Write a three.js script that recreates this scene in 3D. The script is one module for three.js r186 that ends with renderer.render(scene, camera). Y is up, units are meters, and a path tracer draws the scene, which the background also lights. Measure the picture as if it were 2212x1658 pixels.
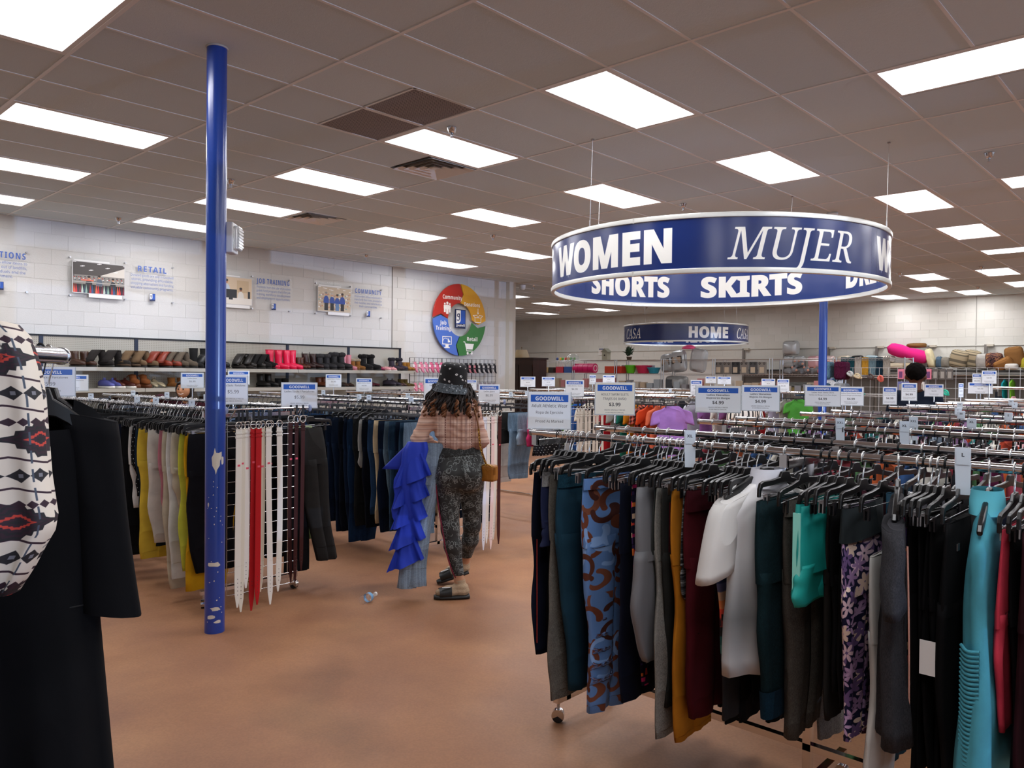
import * as THREE from 'three';
import { RoundedBoxGeometry } from 'three/addons/geometries/RoundedBoxGeometry.js';
import { mergeGeometries } from 'three/addons/utils/BufferGeometryUtils.js';
import { TessellateModifier } from 'three/addons/modifiers/TessellateModifier.js';
import { RectAreaLightUniformsLib } from 'three/addons/lights/RectAreaLightUniformsLib.js';

// x runs along the shoe wall, -z towards it; floor at y = 0, ceiling at 3.62
const scene = new THREE.Scene();
const camera = new THREE.PerspectiveCamera(52.48, 2212 / 1658, 0.05, 200);
camera.rotation.order = 'YXZ';
camera.position.set(0, 1.62, 0);
camera.rotation.set(-0.01257, -(Math.PI / 2 - 0.751118), 0.00914);
scene.add(camera);
const renderer = new THREE.WebGLRenderer({ antialias: true });
renderer.toneMapping = THREE.LinearToneMapping;
renderer.toneMappingExposure = 1.14;
renderer.shadowMap.enabled = true;
RectAreaLightUniformsLib.init();
const LAMP = 12, LAMP_COLOR = 0xfbfbff, GLOW = 2.2;
scene.background = new THREE.Color(1.9, 2.35, 3.0);
const CEIL = 3.62;
// low winter daylight glinting off the parking lot, entering through the storefront panes
const glint = new THREE.SpotLight(0xb4d0ff, 1300, 0, 0.32, 0.1, 2); glint.position.set(10, 0.6, 40); glint.target.position.set(3.5, 2.9, -11.7); glint.castShadow = true; glint.shadow.radius = 2; scene.add(glint, glint.target);

// ---------- small tools ----------
let seed = 12345;
const rnd = () => { seed = (seed * 1664525 + 1013904223) >>> 0; return seed / 4294967296; };
const rr = (a, b) => a + (b - a) * rnd();
const pick = a => a[Math.floor(rnd() * a.length)];
const V = (x, y, z) => new THREE.Vector3(x, y, z);
const used = {};
const numbered = n => { used[n] = (used[n] || 0) + 1; return used[n] === 1 ? n : `${n}_${String(used[n] - 1).padStart(3, '0')}`; };
function shadows(o) { o.traverse(m => { if (m.isMesh) { m.castShadow = true; m.receiveShadow = true; } }); return o; }
function tag(o, label, category, group) { o.userData.label = label; o.userData.category = category; if (group) o.userData.group = group; return o; }
function thing(name, label, category, group, p = [0, 0, 0], ry = 0) {
  const g = new THREE.Group(); g.name = numbered(name); g.position.set(...p); g.rotation.y = ry; tag(g, label, category, group); scene.add(g); return g;
}
function part(name, geo, mat, parent, p, r) {
  const m = new THREE.Mesh(geo, mat); m.name = name; m.castShadow = m.receiveShadow = true;
  if (p) m.position.set(...p); if (r) m.rotation.set(...r); parent.add(m); return m;
}
function solo(name, geo, mat, label, category, group, p, r) {   // a thing of one mesh
  const m = part(numbered(name), geo, mat, scene, p, r); return tag(m, label, category, group);
}
function struct(name) { const g = new THREE.Group(); g.name = name; g.userData.kind = 'structure'; scene.add(g); return g; }
function dup(o, p, ry, label, group) {
  const c = o.clone(); c.name = numbered(o.name.replace(/_\d{3}$/, '')); c.userData = { ...o.userData };
  if (label) c.userData.label = label; if (group) c.userData.group = group;
  c.position.set(...p); if (ry !== undefined) c.rotation.y = ry; scene.add(c); return c;
}
const merge = l => mergeGeometries(l.map(g => { const h = g.index ? g.toNonIndexed() : g; for (const k of Object.keys(h.attributes)) if (!['position', 'normal', 'uv'].includes(k)) h.deleteAttribute(k); return h; }));
// box with uv in metres
function bx(w, h, d, x = 0, y = 0, z = 0) {
  const g = new THREE.BoxGeometry(w, h, d), u = g.attributes.uv, s = [[d, h], [d, h], [w, d], [w, d], [w, h], [w, h]];
  for (let i = 0; i < 24; i++) u.setXY(i, u.getX(i) * s[i >> 2][0], u.getY(i) * s[i >> 2][1]);
  return g.translate(x, y, z);
}
const rbx = (w, h, d, r = 0.005, x = 0, y = 0, z = 0, seg = 2) => new RoundedBoxGeometry(w, h, d, seg, Math.min(r, w / 2.01, h / 2.01, d / 2.01)).translate(x, y, z);
const cyl = (r0, r1, h, n = 16, x = 0, y = 0, z = 0) => new THREE.CylinderGeometry(r0, r1, h, n).translate(x, y, z);
function rod(a, b, r, n = 8) {                                   // straight bar between two points
  const A = V(...a), B = V(...b), d = B.clone().sub(A), g = new THREE.CylinderGeometry(r, r, d.length(), n);
  return g.applyQuaternion(new THREE.Quaternion().setFromUnitVectors(V(0, 1, 0), d.normalize())).translate(...A.add(B).multiplyScalar(0.5).toArray());
}
function bar(a, b, w) {                                          // square bar
  const A = V(...a), B = V(...b), d = B.clone().sub(A), g = new THREE.BoxGeometry(w, d.length(), w);
  return g.applyQuaternion(new THREE.Quaternion().setFromUnitVectors(V(0, 1, 0), d.normalize())).translate(...A.add(B).multiplyScalar(0.5).toArray());
}
const tube = (pts, r, seg = 24, n = 6, closed = false) => new THREE.TubeGeometry(new THREE.CatmullRomCurve3(pts.map(p => V(...p)), closed), seg, r, n, closed);
const lathe = (pts, n = 20) => new THREE.LatheGeometry(pts.map(p => new THREE.Vector2(...p)), n);
function ext(pts, depth, bevel = 0, holes = []) {
  const s = pts instanceof THREE.Shape ? pts : new THREE.Shape(pts.map(p => new THREE.Vector2(...p)));
  for (const h of holes) s.holes.push(h instanceof THREE.Path ? h : new THREE.Path(h.map(p => new THREE.Vector2(...p))));
  return new THREE.ExtrudeGeometry(s, { depth: depth - 2 * bevel, bevelEnabled: bevel > 0, bevelSize: bevel, bevelThickness: bevel, bevelOffset: -bevel, bevelSegments: 1, curveSegments: 10 }).translate(0, 0, -depth / 2 + bevel);
}
// ---------- noise ----------
const hash = (x, y) => { let h = (x * 374761393 + y * 668265263) | 0; h = (h ^ (h >>> 13)) * 1274126177 | 0; return ((h ^ (h >>> 16)) >>> 0) / 4294967296; };
function vnoise(x, y, p) {                                       // value noise, period p cells
  const xi = Math.floor(x), yi = Math.floor(y), f = x - xi, g = y - yi, m = v => ((v % p) + p) % p;
  const s = f * f * (3 - 2 * f), t = g * g * (3 - 2 * g);
  const a = hash(m(xi), m(yi)), b = hash(m(xi + 1), m(yi)), c = hash(m(xi), m(yi + 1)), d = hash(m(xi + 1), m(yi + 1));
  return a + (b - a) * s + (c - a) * t + (a - b - c + d) * s * t;
}
const fbm = (x, y, p, o = 4) => { let v = 0, a = 0.5, n = 0; for (let i = 0; i < o; i++) { v += a * vnoise(x, y, p); n += a; x *= 2; y *= 2; p *= 2; a *= 0.5; } return v / n; };
function dataTex(n, m, fn, srgb, rep = [1, 1]) {
  const d = new Uint8Array(n * m * 4);
  for (let j = 0; j < m; j++) for (let i = 0; i < n; i++) { const c = fn(i / n, j / m, i, j), k = (j * n + i) * 4; for (let q = 0; q < 3; q++) d[k + q] = Math.max(0, Math.min(255, (Array.isArray(c) ? c[q] : c) * 255)); d[k + 3] = 255; }
  const t = new THREE.DataTexture(d, n, m); t.wrapS = t.wrapT = THREE.RepeatWrapping; t.magFilter = THREE.LinearFilter; t.minFilter = THREE.LinearFilter;
  if (srgb) t.colorSpace = THREE.SRGBColorSpace; t.repeat.set(...rep); t.needsUpdate = true; return t;
}
function canvasTex(w, h, draw, wrap) {
  const c = document.createElement('canvas'); c.width = w; c.height = h; const x = c.getContext('2d'); draw(x, w, h);
  const t = new THREE.CanvasTexture(c); t.colorSpace = THREE.SRGBColorSpace; t.magFilter = THREE.LinearFilter;
  if (wrap) { t.wrapS = t.wrapT = THREE.RepeatWrapping; t.repeat.set(...wrap); } return t;
}
// ---------- materials ----------
const mats = {};
function M(color, rough = 0.7, metal = 0, extra = {}) {
  const key = [color, rough, metal, Object.entries(extra).map(([k, v]) => k + (v && v.uuid ? v.uuid : v))].join();
  return mats[key] ??= new (Object.keys(extra).some(k => /clear|sheen|transm|thick|ior|spec/.test(k)) ? THREE.MeshPhysicalMaterial : THREE.MeshStandardMaterial)({ color, roughness: rough, metalness: metal, ...extra });
}
const chrome = M(0xd8d8da, 0.12, 1), steel = M(0xb4b4b8, 0.3, 1), blackPlastic = M(0x0b0b0c, 0.32), whitePlastic = M(0xe6e6e4, 0.45), blackMetal = M(0x121316, 0.45, 0.3);
const weave = dataTex(64, 64, (u, v, i, j) => 0.5 + 0.22 * (((i >> 1) + (j >> 1)) % 2 ? 1 : -1) + 0.3 * (hash(i, j) - 0.5), false, [60, 60]);
const clothNoise = dataTex(256, 256, (u, v, i, j) => 0.86 + 0.14 * fbm(u * 8, v * 8, 8, 5) * (0.85 + 0.3 * hash(i, j)), true, [2.2, 2.2]);
const denimTex = dataTex(256, 256, (u, v, i, j) => { const f = fbm(u * 4, v * 2, 4, 4), s = hash(i, 7) * 0.16 + hash(i >> 1, j) * 0.12; const k = 0.66 + 0.4 * f * f + s - 0.12; return [k, k, k * 1.02]; }, true, [2.4, 1.3]);
const marlTex = dataTex(256, 256, (u, v, i, j) => 0.72 + 0.28 * hash(i, j >> 2) * (0.7 + 0.6 * fbm(u * 16, v * 16, 16, 2)), true, [4, 4]);
const crease = dataTex(512, 512, (u, v, i, j) => { const a = fbm(u * 8, v * 2, 8, 2), b = Math.abs(fbm(u * 5 + 7, v * 3 + 3, 5, 2) - 0.5) * 2; return 0.5 * a + 0.4 * Math.pow(1 - b, 3); }, false, [1.3, 1.1]);
const cloth = (color, rough = 0.92) => M(color, rough, 0, { specularIntensity: 0.25, map: clothNoise, bumpMap: crease, bumpScale: 0.025 });
const denim = color => M(color, 0.95, 0, { specularIntensity: 0.25, map: denimTex, bumpMap: crease, bumpScale: 0.025 });
const marl = color => M(color, 0.95, 0, { specularIntensity: 0.25, map: marlTex, bumpMap: crease, bumpScale: 0.025 });
// ---------- the room ----------
const floorTex = dataTex(1024, 1024, (u, v, i, j) => {
  const a = fbm(u * 5, v * 5, 5, 5), b = fbm(u * 22 + 3, v * 22, 22, 4), c = hash(i, j), d = fbm(u * 9 + 5, v * 9 + 2, 9, 4);
  const stain = Math.max(0, d - 0.66) * 1.4, grain = (c - 0.5) * 0.07, t = 0.86 + 0.28 * (a - 0.5) + 0.16 * (b - 0.5) + grain - stain * 0.5;
  return [0.71 * t + 0.01, 0.512 * t + 0.02 * (b - 0.5), 0.365 * t - 0.03 * (a - 0.5)];
}, true, [1 / 7, 1 / 7]);
const floorRough = dataTex(512, 512, (u, v) => 0.42 + 0.3 * fbm(u * 12, v * 12, 12, 4), false, [1 / 7, 1 / 7]);
const floorMat = new THREE.MeshPhysicalMaterial({ map: floorTex, roughness: 1, roughnessMap: floorRough, specularIntensity: 0.7 });
{ const f = struct('floor'); part('slab', bx(40, 0.2, 44, 8, -0.1, -8), floorMat, f); }
const tileTex = dataTex(256, 256, (u, v, i, j) => { const n = hash(i, j); return 0.5 + 0.25 * (fbm(u * 40, v * 40, 40, 2) - 0.5) + (n > 0.93 ? -0.3 : 0.15 * n); }, false, [1.5, 1.5]);
const tileMats = [0xc6d2d6, 0xc2ced2, 0xcad6da].map(c => M(c, 0.95, 0, { bumpMap: tileTex, bumpScale: 0.002 }));
const gridMat = M(0xdededc, 0.5);
// ceiling grid: cell (i, j) is 4 ft along x and 2 ft along z
const GA = 4.1308, GB = 3.0324, U = 1.2192, W = 0.6096;
const gx = i => GA + i * U, gz = j => -(GB - j * W);
const lampCells = [[-1, -6], [-1, -9], [-1, -12], [1, 0], [1, -3], [1, -6], [1, -9], [1, -12], [3, 0], [3, -3], [3, -6], [3, -9], [5, -9], [5, -12], [5, 1], [5, -3], [5, -6], [7, 1], [7, -3], [7, -6],
  [11, 0], [11, -2], [11, -6], [13, 0], [13, -3], [14, -2], [14, -5], [13, -12], [11, -12], [11, -18], [9, -17], [11, -21], [13, -18], [13, -22],
  [1, 6], [1, 9], [3, 6], [3, 9], [5, 6], [5, 9], [-1, 6], [-1, 10], [-3, -7], [-3, 6], [7, 6], [7, 9]];
const turnedLamps = [[1, 2], [4, 2], [8, 0], [-2.5, -4], [-2.5, 3]];   // 4 ft along z, 2 ft along x: first corner
const taken = new Set();
for (const [i, j] of lampCells) taken.add((i - 1) + ',' + (j - 1));
const holes = [];                                                      // half-cells kept free: [x0, x1, z0, z1]
for (const [i, j] of turnedLamps) holes.push([gx(i), gx(i) + W, gz(j), gz(j) + U]);
const isHole = (x0, x1, z0, z1) => holes.some(h => x0 < h[1] - 0.01 && x1 > h[0] + 0.01 && z0 < h[3] - 0.01 && z1 > h[2] + 0.01);
const ventCells = [[-0.5, -3, 'return'], [-0.5, -4, 'return'], [0.5, -5, 'supply'], [1, -10, 'supply']];
for (const [i, j] of ventCells) holes.push([gx(i), gx(i) + W, gz(j), gz(j) + W]);
const ceiling = struct('ceiling');
{
  part('deck', bx(34, 0.12, 40, 8, CEIL + 0.28, -8), M(0x8a8580, 0.9), ceiling);
  const full = bx(U - 0.018, 0.02, W - 0.018), half = bx(W - 0.018, 0.02, W - 0.018), list = [];
  for (let i = -7; i < 15; i++) for (let j = -32; j < 18; j++) {
    if (taken.has(i + ',' + j)) continue;
    const x = gx(i), z = gz(j);
    if (x > 21.6 || z < -22.2 || z > 8.2) continue;
    if (isHole(x, x + U, z, z + W)) { for (const o of [0, W]) if (!isHole(x + o, x + o + W, z, z + W)) list.push([half, x + o + W / 2, z + W / 2]); }
    else list.push([full, x + U / 2, z + W / 2]);
  }
  const fw = (x, z) => x * 0.731 - z * 0.682, ri = (x, z) => x * 0.682 + z * 0.731;
  const seen = l => { const d = fw(l[1], l[2]), r = ri(l[1], l[2]); return d > 2.2 && Math.abs(r) < d * 0.72 && !(l[1] < 12.4 && l[2] < -11.7) ? d : 99 + Math.abs(d); };
  list.sort((a, b) => seen(a) - seen(b));
  const rest = [];
  list.forEach(([g, x, z], k) => {
    if (k < 290) part('ceiling_tile', g, tileMats[Math.floor(hash(k, 3) * 3)], ceiling, [x, CEIL + 0.012, z]);
    else rest.push(g.clone().translate(x, CEIL + 0.012, z));
  });
  const r = part('far_tiles', merge(rest), tileMats[0], ceiling); r.userData.kind = 'stuff';
  for (let i = -7; i <= 15; i++) part('grid_runner', bx(0.024, 0.03, 31, gx(i), CEIL + 0.011, -7), gridMat, ceiling);
  for (let j = -31; j < 18; j++) if (gz(j) > -22.2 && gz(j) < 8.2) {                                     // tees stop at the turned lamps
    let from = -6.2; const cut = turnedLamps.filter(l => j > l[1] && j < l[1] + 2).sort((a, b) => a[0] - b[0]);
    for (const l of [...cut, null]) { const to = l ? gx(l[0]) : 21.6; part('cross_tee', bx(to - from, 0.024, 0.02, (to + from) / 2, CEIL + 0.01, gz(j)), gridMat, ceiling); if (l) from = gx(l[0]) + W; }
  }
}
// walls of painted concrete block
const blockTex = dataTex(256, 256, (u, v, i, j) => 0.5 + 0.35 * (fbm(u * 24, v * 24, 24, 4) - 0.5) + 0.12 * (hash(i, j) - 0.5), false, [1.6, 1.6]);
const wallColors = [0xd2d1cd, 0xcfceca, 0xd4d3d0].map(c => M(c, 0.36, 0, { bumpMap: blockTex, bumpScale: 0.003 }));
const wallBacks = [0xcfcdc4, 0xcbc9c0, 0xd1cfc7].map(c => M(c, 0.5, 0, { bumpMap: blockTex, bumpScale: 0.003 }));
const mortar = M(0xd2d1cc, 0.5);
function blockWall(name, len, y0, at, ry, colors, backY = 0) {      // runs along local +x from 0 to len, faces local +z
  const g = struct(name); g.position.set(...at); g.rotation.y = ry;
  part('wall_core', bx(len, CEIL + 0.2 - backY, 0.2, len / 2, (CEIL + 0.2 + backY) / 2, -0.1), mortar, g);
  const bw = 0.4064, bh = 0.2032, geo = new RoundedBoxGeometry(bw - 0.003, bh - 0.003, 0.006, 1, 0.0012), ext = [];
  let n = 0;
  for (let r = 0, y = CEIL - bh * 0.86; y > y0; r++, y -= bh) for (let x = r % 2 ? -bw / 2 : 0; x < len; x += bw) {
    const x0 = Math.max(0, x), x1 = Math.min(len, x + bw); if (x1 - x0 < 0.05) continue;
    const k = Math.floor(hash(r, Math.round(x * 10) + 50) * 3), dz = (hash(r + 9, Math.round(x * 10)) - 0.5) * 0.0012;
    const gg = x1 - x0 > bw - 0.01 ? geo : new RoundedBoxGeometry(x1 - x0 - 0.003, bh - 0.003, 0.006, 1, 0.0012);
    if (n++ < 295) part('concrete_block', gg, colors[k], g, [(x0 + x1) / 2, y + bh / 2, 0.0005 + dz]);
    else ext.push(gg.clone().translate((x0 + x1) / 2, y + bh / 2, 0.0005 + dz));
  }
  if (ext.length) part('further_blocks', merge(ext), colors[0], g).userData.kind = 'stuff';
  return g;
}
blockWall('wall_left', 11, 1.1, [1.4, 0, -11.71], 0, wallColors);
blockWall('wall_back', 19.2, 1.75, [21.6, 0, -22], -Math.PI / 2, wallBacks);
{
  const cj = part('control_joint', bx(0.012, CEIL, 0.004, 0, CEIL / 2, 0), M(0x55564f, 0.8), scene.getObjectByName('wall_left'), [7.8, 0, 0.008]);
  const wb = scene.getObjectByName('wall_back');
  part('control_joint', cj.geometry, M(0x8d8b84, 0.8), wb, [4.0, 0, 0.008]); part('control_joint', cj.geometry, M(0x8d8b84, 0.8), wb, [17.3, 0, 0.008]);
  part('conduit', rod([0, 2.42, 0.02], [19.2, 2.42, 0.02], 0.012), M(0xbdbbb3, 0.5), wb);
  const rt = struct('wall_return'); part('wall_core', bx(0.2, CEIL + 0.2, 11, 12.42, (CEIL + 0.2) / 2, -17.1), wallBacks[0], rt);
  part('corner_trim', bx(0.05, CEIL, 0.05, 12.52, CEIL / 2, -11.7), M(0xdcdcdc, 0.4), rt);
  const w = struct('wall_far'); part('wall_core', bx(10, CEIL + 0.2, 0.2, 17, (CEIL + 0.2) / 2, -22.3), wallBacks[0], w);
  const wr = struct('wall_right'); part('wall_core', bx(0.2, CEIL + 0.2, 6, 21.7, (CEIL + 0.2) / 2, 0.3), wallBacks[0], wr); part('wall_core', bx(0.2, CEIL + 0.2, 5.4, 21.7, (CEIL + 0.2) / 2, 5.7), wallBacks[0], wr);
  const ws = struct('wall_side'); part('wall_core', bx(0.2, CEIL + 0.2, 20.6, -4.4, (CEIL + 0.2) / 2, -1.7), wallColors[0], ws);
  part('wall_core', bx(5.9, CEIL + 0.2, 0.2, -1.55, (CEIL + 0.2) / 2, -11.81), wallColors[0], ws);
  // storefront behind the camera: sill, mullions, transom, glass
  const fz = 8.3, wf = struct('wall_front'), wm = wallColors[0];
  part('sill_wall', bx(26, 0.5, 0.2, 8.6, 0.25, fz), wm, wf); part('header', bx(26, 0.5, 0.2, 8.6, CEIL, fz), wm, wf);
  part('transom', bx(26, 0.3, 0.16, 8.6, 2.08, fz), blackMetal, wf);
  const glass = M(0xffffff, 0.02, 0, { transmission: 1, thickness: 0, ior: 1.45 });
  for (let k = 0; k < 14; k++) { const x = -4.4 + k * 2; part('mullion', bx(k % 3 ? 0.2 : 0.7, 2.9, 0.14, x, 1.95, fz), blackMetal, wf); }
  for (let k = 0; k < 13; k++) { const n = struct('window_' + (k + 1)), x = -3.4 + k * 2; part('pane', bx(1.92, 1.43, 0.008, x, 1.215, fz), glass, n); part('pane', bx(1.92, 1.14, 0.008, x, 2.8, fz), glass, n); }
  const gr = struct('ground_outside'); part('asphalt', bx(60, 0.1, 30, 8, -0.08, 29), M(0x77777a, 0.9), gr);
}
// ---------- columns ----------
function column(x, z, label, chips) {
  const blue = M(0x0f3c94, 0.28, 0, { clearcoat: 0.5, clearcoatRoughness: 0.2 });
  const g = thing('steel_column', label, 'column', null, [x, 0, z]); g.userData.kind = 'structure';
  part('pipe', cyl(0.06, 0.06, CEIL + 0.02, 40, 0, (CEIL + 0.02) / 2, 0), blue, g);
  part('collar', new THREE.TorusGeometry(0.061, 0.006, 6, 32).rotateX(Math.PI / 2).translate(0, CEIL - 0.002, 0), M(0xbcbab5, 0.6), g);
  const bare = M(0xcfcabd, 0.8);
  for (const [az, y, pts] of chips || []) {                            // bare patches: thin curved flakes
    const s = new THREE.Shape(pts.map(p => new THREE.Vector2(...p))), geo = new TessellateModifier(0.008, 5).modify(new THREE.ShapeGeometry(s)), p = geo.attributes.position;
    for (let i = 0; i < p.count; i++) { const t = az + p.getX(i) / 0.06; const r = 0.0604; p.setXYZ(i, Math.sin(t) * r, y + p.getY(i), Math.cos(t) * r); }
    geo.computeVertexNormals(); part('paint_chip', geo, new THREE.MeshStandardMaterial({ color: 0xcfcabd, roughness: 0.8, side: THREE.DoubleSide }), g);
  }
  return g;
}
const jag = (w, h, n, s) => { const o = []; for (let i = 0; i < n; i++) { const t = i / n * Math.PI * 2, k = 0.72 + 0.5 * hash(i, s); o.push([Math.cos(t) * w / 2 * k, Math.sin(t) * h / 2 * k]); } return o; };
{
  const az0 = Math.atan2(-2.28, 4.65);                                 // faces the aisle
  const chips = [[az0 + 0.15, 1.07, [[-0.03, 0.02], [-0.018, 0.045], [-0.012, 0.08], [-0.004, 0.05], [0.012, 0.048], [0.03, 0.056], [0.031, 0.02], [0.02, 0.0], [0.018, -0.03], [0.002, -0.055], [-0.005, -0.085], [-0.012, -0.055], [-0.026, -0.03]]]];
  chips.push([az0 - 0.1, 0.43, jag(0.075, 0.03, 13, 3)], [az0 + 0.1, 0.155, jag(0.06, 0.03, 11, 5)], [az0 - 0.4, 0.105, jag(0.05, 0.025, 11, 8)], [az0 + 0.3, 0.075, jag(0.045, 0.02, 9, 6)], [az0 + 0.75, 1.07, jag(0.02, 0.05, 9, 2)], [az0 - 0.7, 0.8, jag(0.012, 0.035, 8, 4)]);
  for (let k = 0; k < 26; k++) chips.push([az0 + rr(-0.8, 0.8), rr(0.06, 0.98), jag(rr(0.004, 0.009), rr(0.004, 0.01), 7, k)]);
  column(2.28, -4.65, 'blue steel pipe column with chipped paint beside the hanging belts', chips);
  column(11.75, -4.58, 'blue steel pipe column rising behind the round women sign');
  const e = thing('emergency_light', 'white emergency light box fixed on the blue column', 'light', null, [2.36, 2.46, -4.69], -0.75);
  part('back_box', rbx(0.055, 0.19, 0.12, 0.008, 0.035, 0, 0), whitePlastic, e);
  part('lens', rbx(0.035, 0.15, 0.1, 0.012, 0.078, 0, 0), M(0xf4f6f6, 0.15, 0, { transmission: 0.5, thickness: 0.02, ior: 1.45 }), e);
  for (let k = 0; k < 6; k++) part('lens_rib', bx(0.004, 0.012, 0.1, 0.097, -0.05 + k * 0.02, 0), M(0xdfe3e3, 0.2), e);
}
// ---------- ceiling lamps: recessed troffers ----------
const glowMat = new THREE.MeshStandardMaterial({ color: 0xffffff, emissive: LAMP_COLOR, emissiveIntensity: GLOW, roughness: 0.5 }), lampFrame = M(0xd6d4d0, 0.5);
function troffer(cx, cz, lx, lz) {
  const where = lz > lx ? 'set crosswise in the tile ceiling' : cx > 12.5 ? (cz < -11 ? 'at the back beyond the wall corner' : 'over the housewares and pillows') : cz < -9.5 ? 'over the shoe shelves' : cz < -6 ? 'over the slacks and jeans racks' : cz < -2 ? 'over the middle aisle' : 'over the front of the shop';
  const g = thing('ceiling_lamp', `lit white troffer lamp ${where}`, 'ceiling lamp', `troffer lamps ${where}`, [cx, CEIL, cz]);
  const fr = merge([bx(lx, 0.02, 0.03, 0, 0, lz / 2 - 0.015), bx(lx, 0.02, 0.03, 0, 0, -lz / 2 + 0.015), bx(0.03, 0.02, lz - 0.06, lx / 2 - 0.015, 0, 0), bx(0.03, 0.02, lz - 0.06, -lx / 2 + 0.015, 0, 0)]);
  part('frame', fr, lampFrame, g, [0, 0.008, 0]);
  part('lamp_diffuser', bx(lx - 0.06, 0.008, lz - 0.06), glowMat, g, [0, 0.012, 0]);
  part('housing', bx(lx - 0.02, 0.09, lz - 0.02), M(0xb8b8b8, 0.6), g, [0, 0.064, 0]);
  const l = new THREE.RectAreaLight(LAMP_COLOR, LAMP, lx - 0.08, lz - 0.08); l.position.set(0, 0.004, 0); l.rotation.x = -Math.PI / 2; l.castShadow = true; g.add(l);
}
for (const [i, j] of lampCells) troffer(gx(i - 1) + U / 2, gz(j - 1) + W / 2, U - 0.024, W - 0.022);
for (const [i, j] of turnedLamps) troffer(gx(i) + W / 2, gz(j) + U / 2, W - 0.024, U - 0.022);
// ---------- ceiling fittings ----------
const perf = dataTex(64, 64, (u, v) => { const a = (u * 8) % 1 - 0.5, b = (v * 8) % 1 - 0.5; return Math.hypot(a, b) < 0.3 ? 0.45 : 0.85; }, true, [6, 6]);
ventCells.forEach(([i, j, kind], q) => {
  const x = gx(i) + W / 2, z = gz(j) + W / 2;
  if (kind === 'return') {
    const g = thing('return_grille', q ? 'dark dusty perforated air return panel in the ceiling next to a lamp' : 'dark dusty perforated air return panel in the ceiling, tile side', 'air vent', null, [x, CEIL, z]);
    part('panel', bx(W - 0.03, 0.01, W - 0.03), M(0xb0a8a8, 0.8, 0, { map: perf, bumpMap: perf, bumpScale: 0.002 }), g, [0, 0.008, 0]); part('frame', merge([bx(W, 0.012, 0.016, 0, 0, W / 2 - 0.012), bx(W, 0.012, 0.016, 0, 0, -W / 2 + 0.012), bx(0.016, 0.012, W, W / 2 - 0.012, 0, 0), bx(0.016, 0.012, W, -W / 2 + 0.012, 0, 0)]), gridMat, g, [0, 0.004, 0]);
  } else {
    const g = thing('air_diffuser', q === 2 ? 'square stepped metal air diffuser beside a ceiling lamp near the return panels' : 'square stepped metal air diffuser above the shoe shelves', 'air vent', null, [x, CEIL, z]);
    part('plenum', bx(W - 0.04, 0.05, W - 0.04), M(0x5a5652, 0.9), g, [0, 0.06, 0]);
    for (let k = 0; k < 4; k++) {
      const s = 0.29 - k * 0.075, cone = new THREE.CylinderGeometry((s - 0.05) * 1.414, s * 1.414, 0.035, 4, 1, true).rotateY(Math.PI / 4).toNonIndexed(); cone.computeVertexNormals();
      part('louver', cone, new THREE.MeshStandardMaterial({ color: 0xe6e3de, roughness: 0.45, side: THREE.DoubleSide }), g, [0, 0.006 + k * 0.002, 0]);
    }
    part('center_plate', bx(0.06, 0.004, 0.06), gridMat, g, [0, 0.0, 0]);
  }
});
{
  const sp = thing('sprinkler_head', 'chrome fire sprinkler head under the ceiling', 'sprinkler', 'sprinkler heads under the ceiling', [3.94, CEIL, -7.72]);
  part('escutcheon', lathe([[0.001, 0], [0.04, 0], [0.042, -0.004], [0.03, -0.03], [0.022, -0.045], [0.001, -0.045]], 20), chrome, sp);
  part('frame_arm', merge([rod([-0.012, -0.045, 0], [-0.012, -0.075, 0], 0.003), rod([0.012, -0.045, 0], [0.012, -0.075, 0], 0.003), cyl(0.008, 0.012, 0.016, 10, 0, -0.05, 0), cyl(0.004, 0.004, 0.03, 8, 0, -0.065, 0)]), steel, sp);
  part('deflector', cyl(0.016, 0.016, 0.003, 14, 0, -0.078, 0), steel, sp);
  for (const [x, z] of [[4.3, -4.71], [3.94, -10.76], [7.96, -10.85], [8, -7.87], [7.99, -4.76], [7.94, -1.65], [11.96, -4.76], [11.96, -7.9], [13.1, -11.6], [14.6, -14.2], [15.9, -4.76], [15.9, -3.4], [19.4, -4.2], [18.6, -15.4], [19.2, -12.6]]) dup(sp, [x, CEIL, z], 0);
  const dm = thing('security_dome', 'white security camera dome hanging by the wall corner', 'camera', null, [12.9, CEIL, -11.75]);
  part('base', cyl(0.07, 0.07, 0.05, 20, 0, -0.03, 0), whitePlastic, dm); part('dome', new THREE.SphereGeometry(0.07, 20, 10, 0, 6.3, Math.PI / 2, Math.PI / 2).translate(0, -0.055, 0), M(0xd8dad8, 0.2), dm);
  const sd = thing('smoke_detector', 'small white smoke detector on the ceiling above the round sign', 'detector', null, [9.6, CEIL, -3.65]);
  part('body', lathe([[0.001, 0], [0.065, 0], [0.06, -0.03], [0.03, -0.045], [0.001, -0.047]], 20), whitePlastic, sd);
}
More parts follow.
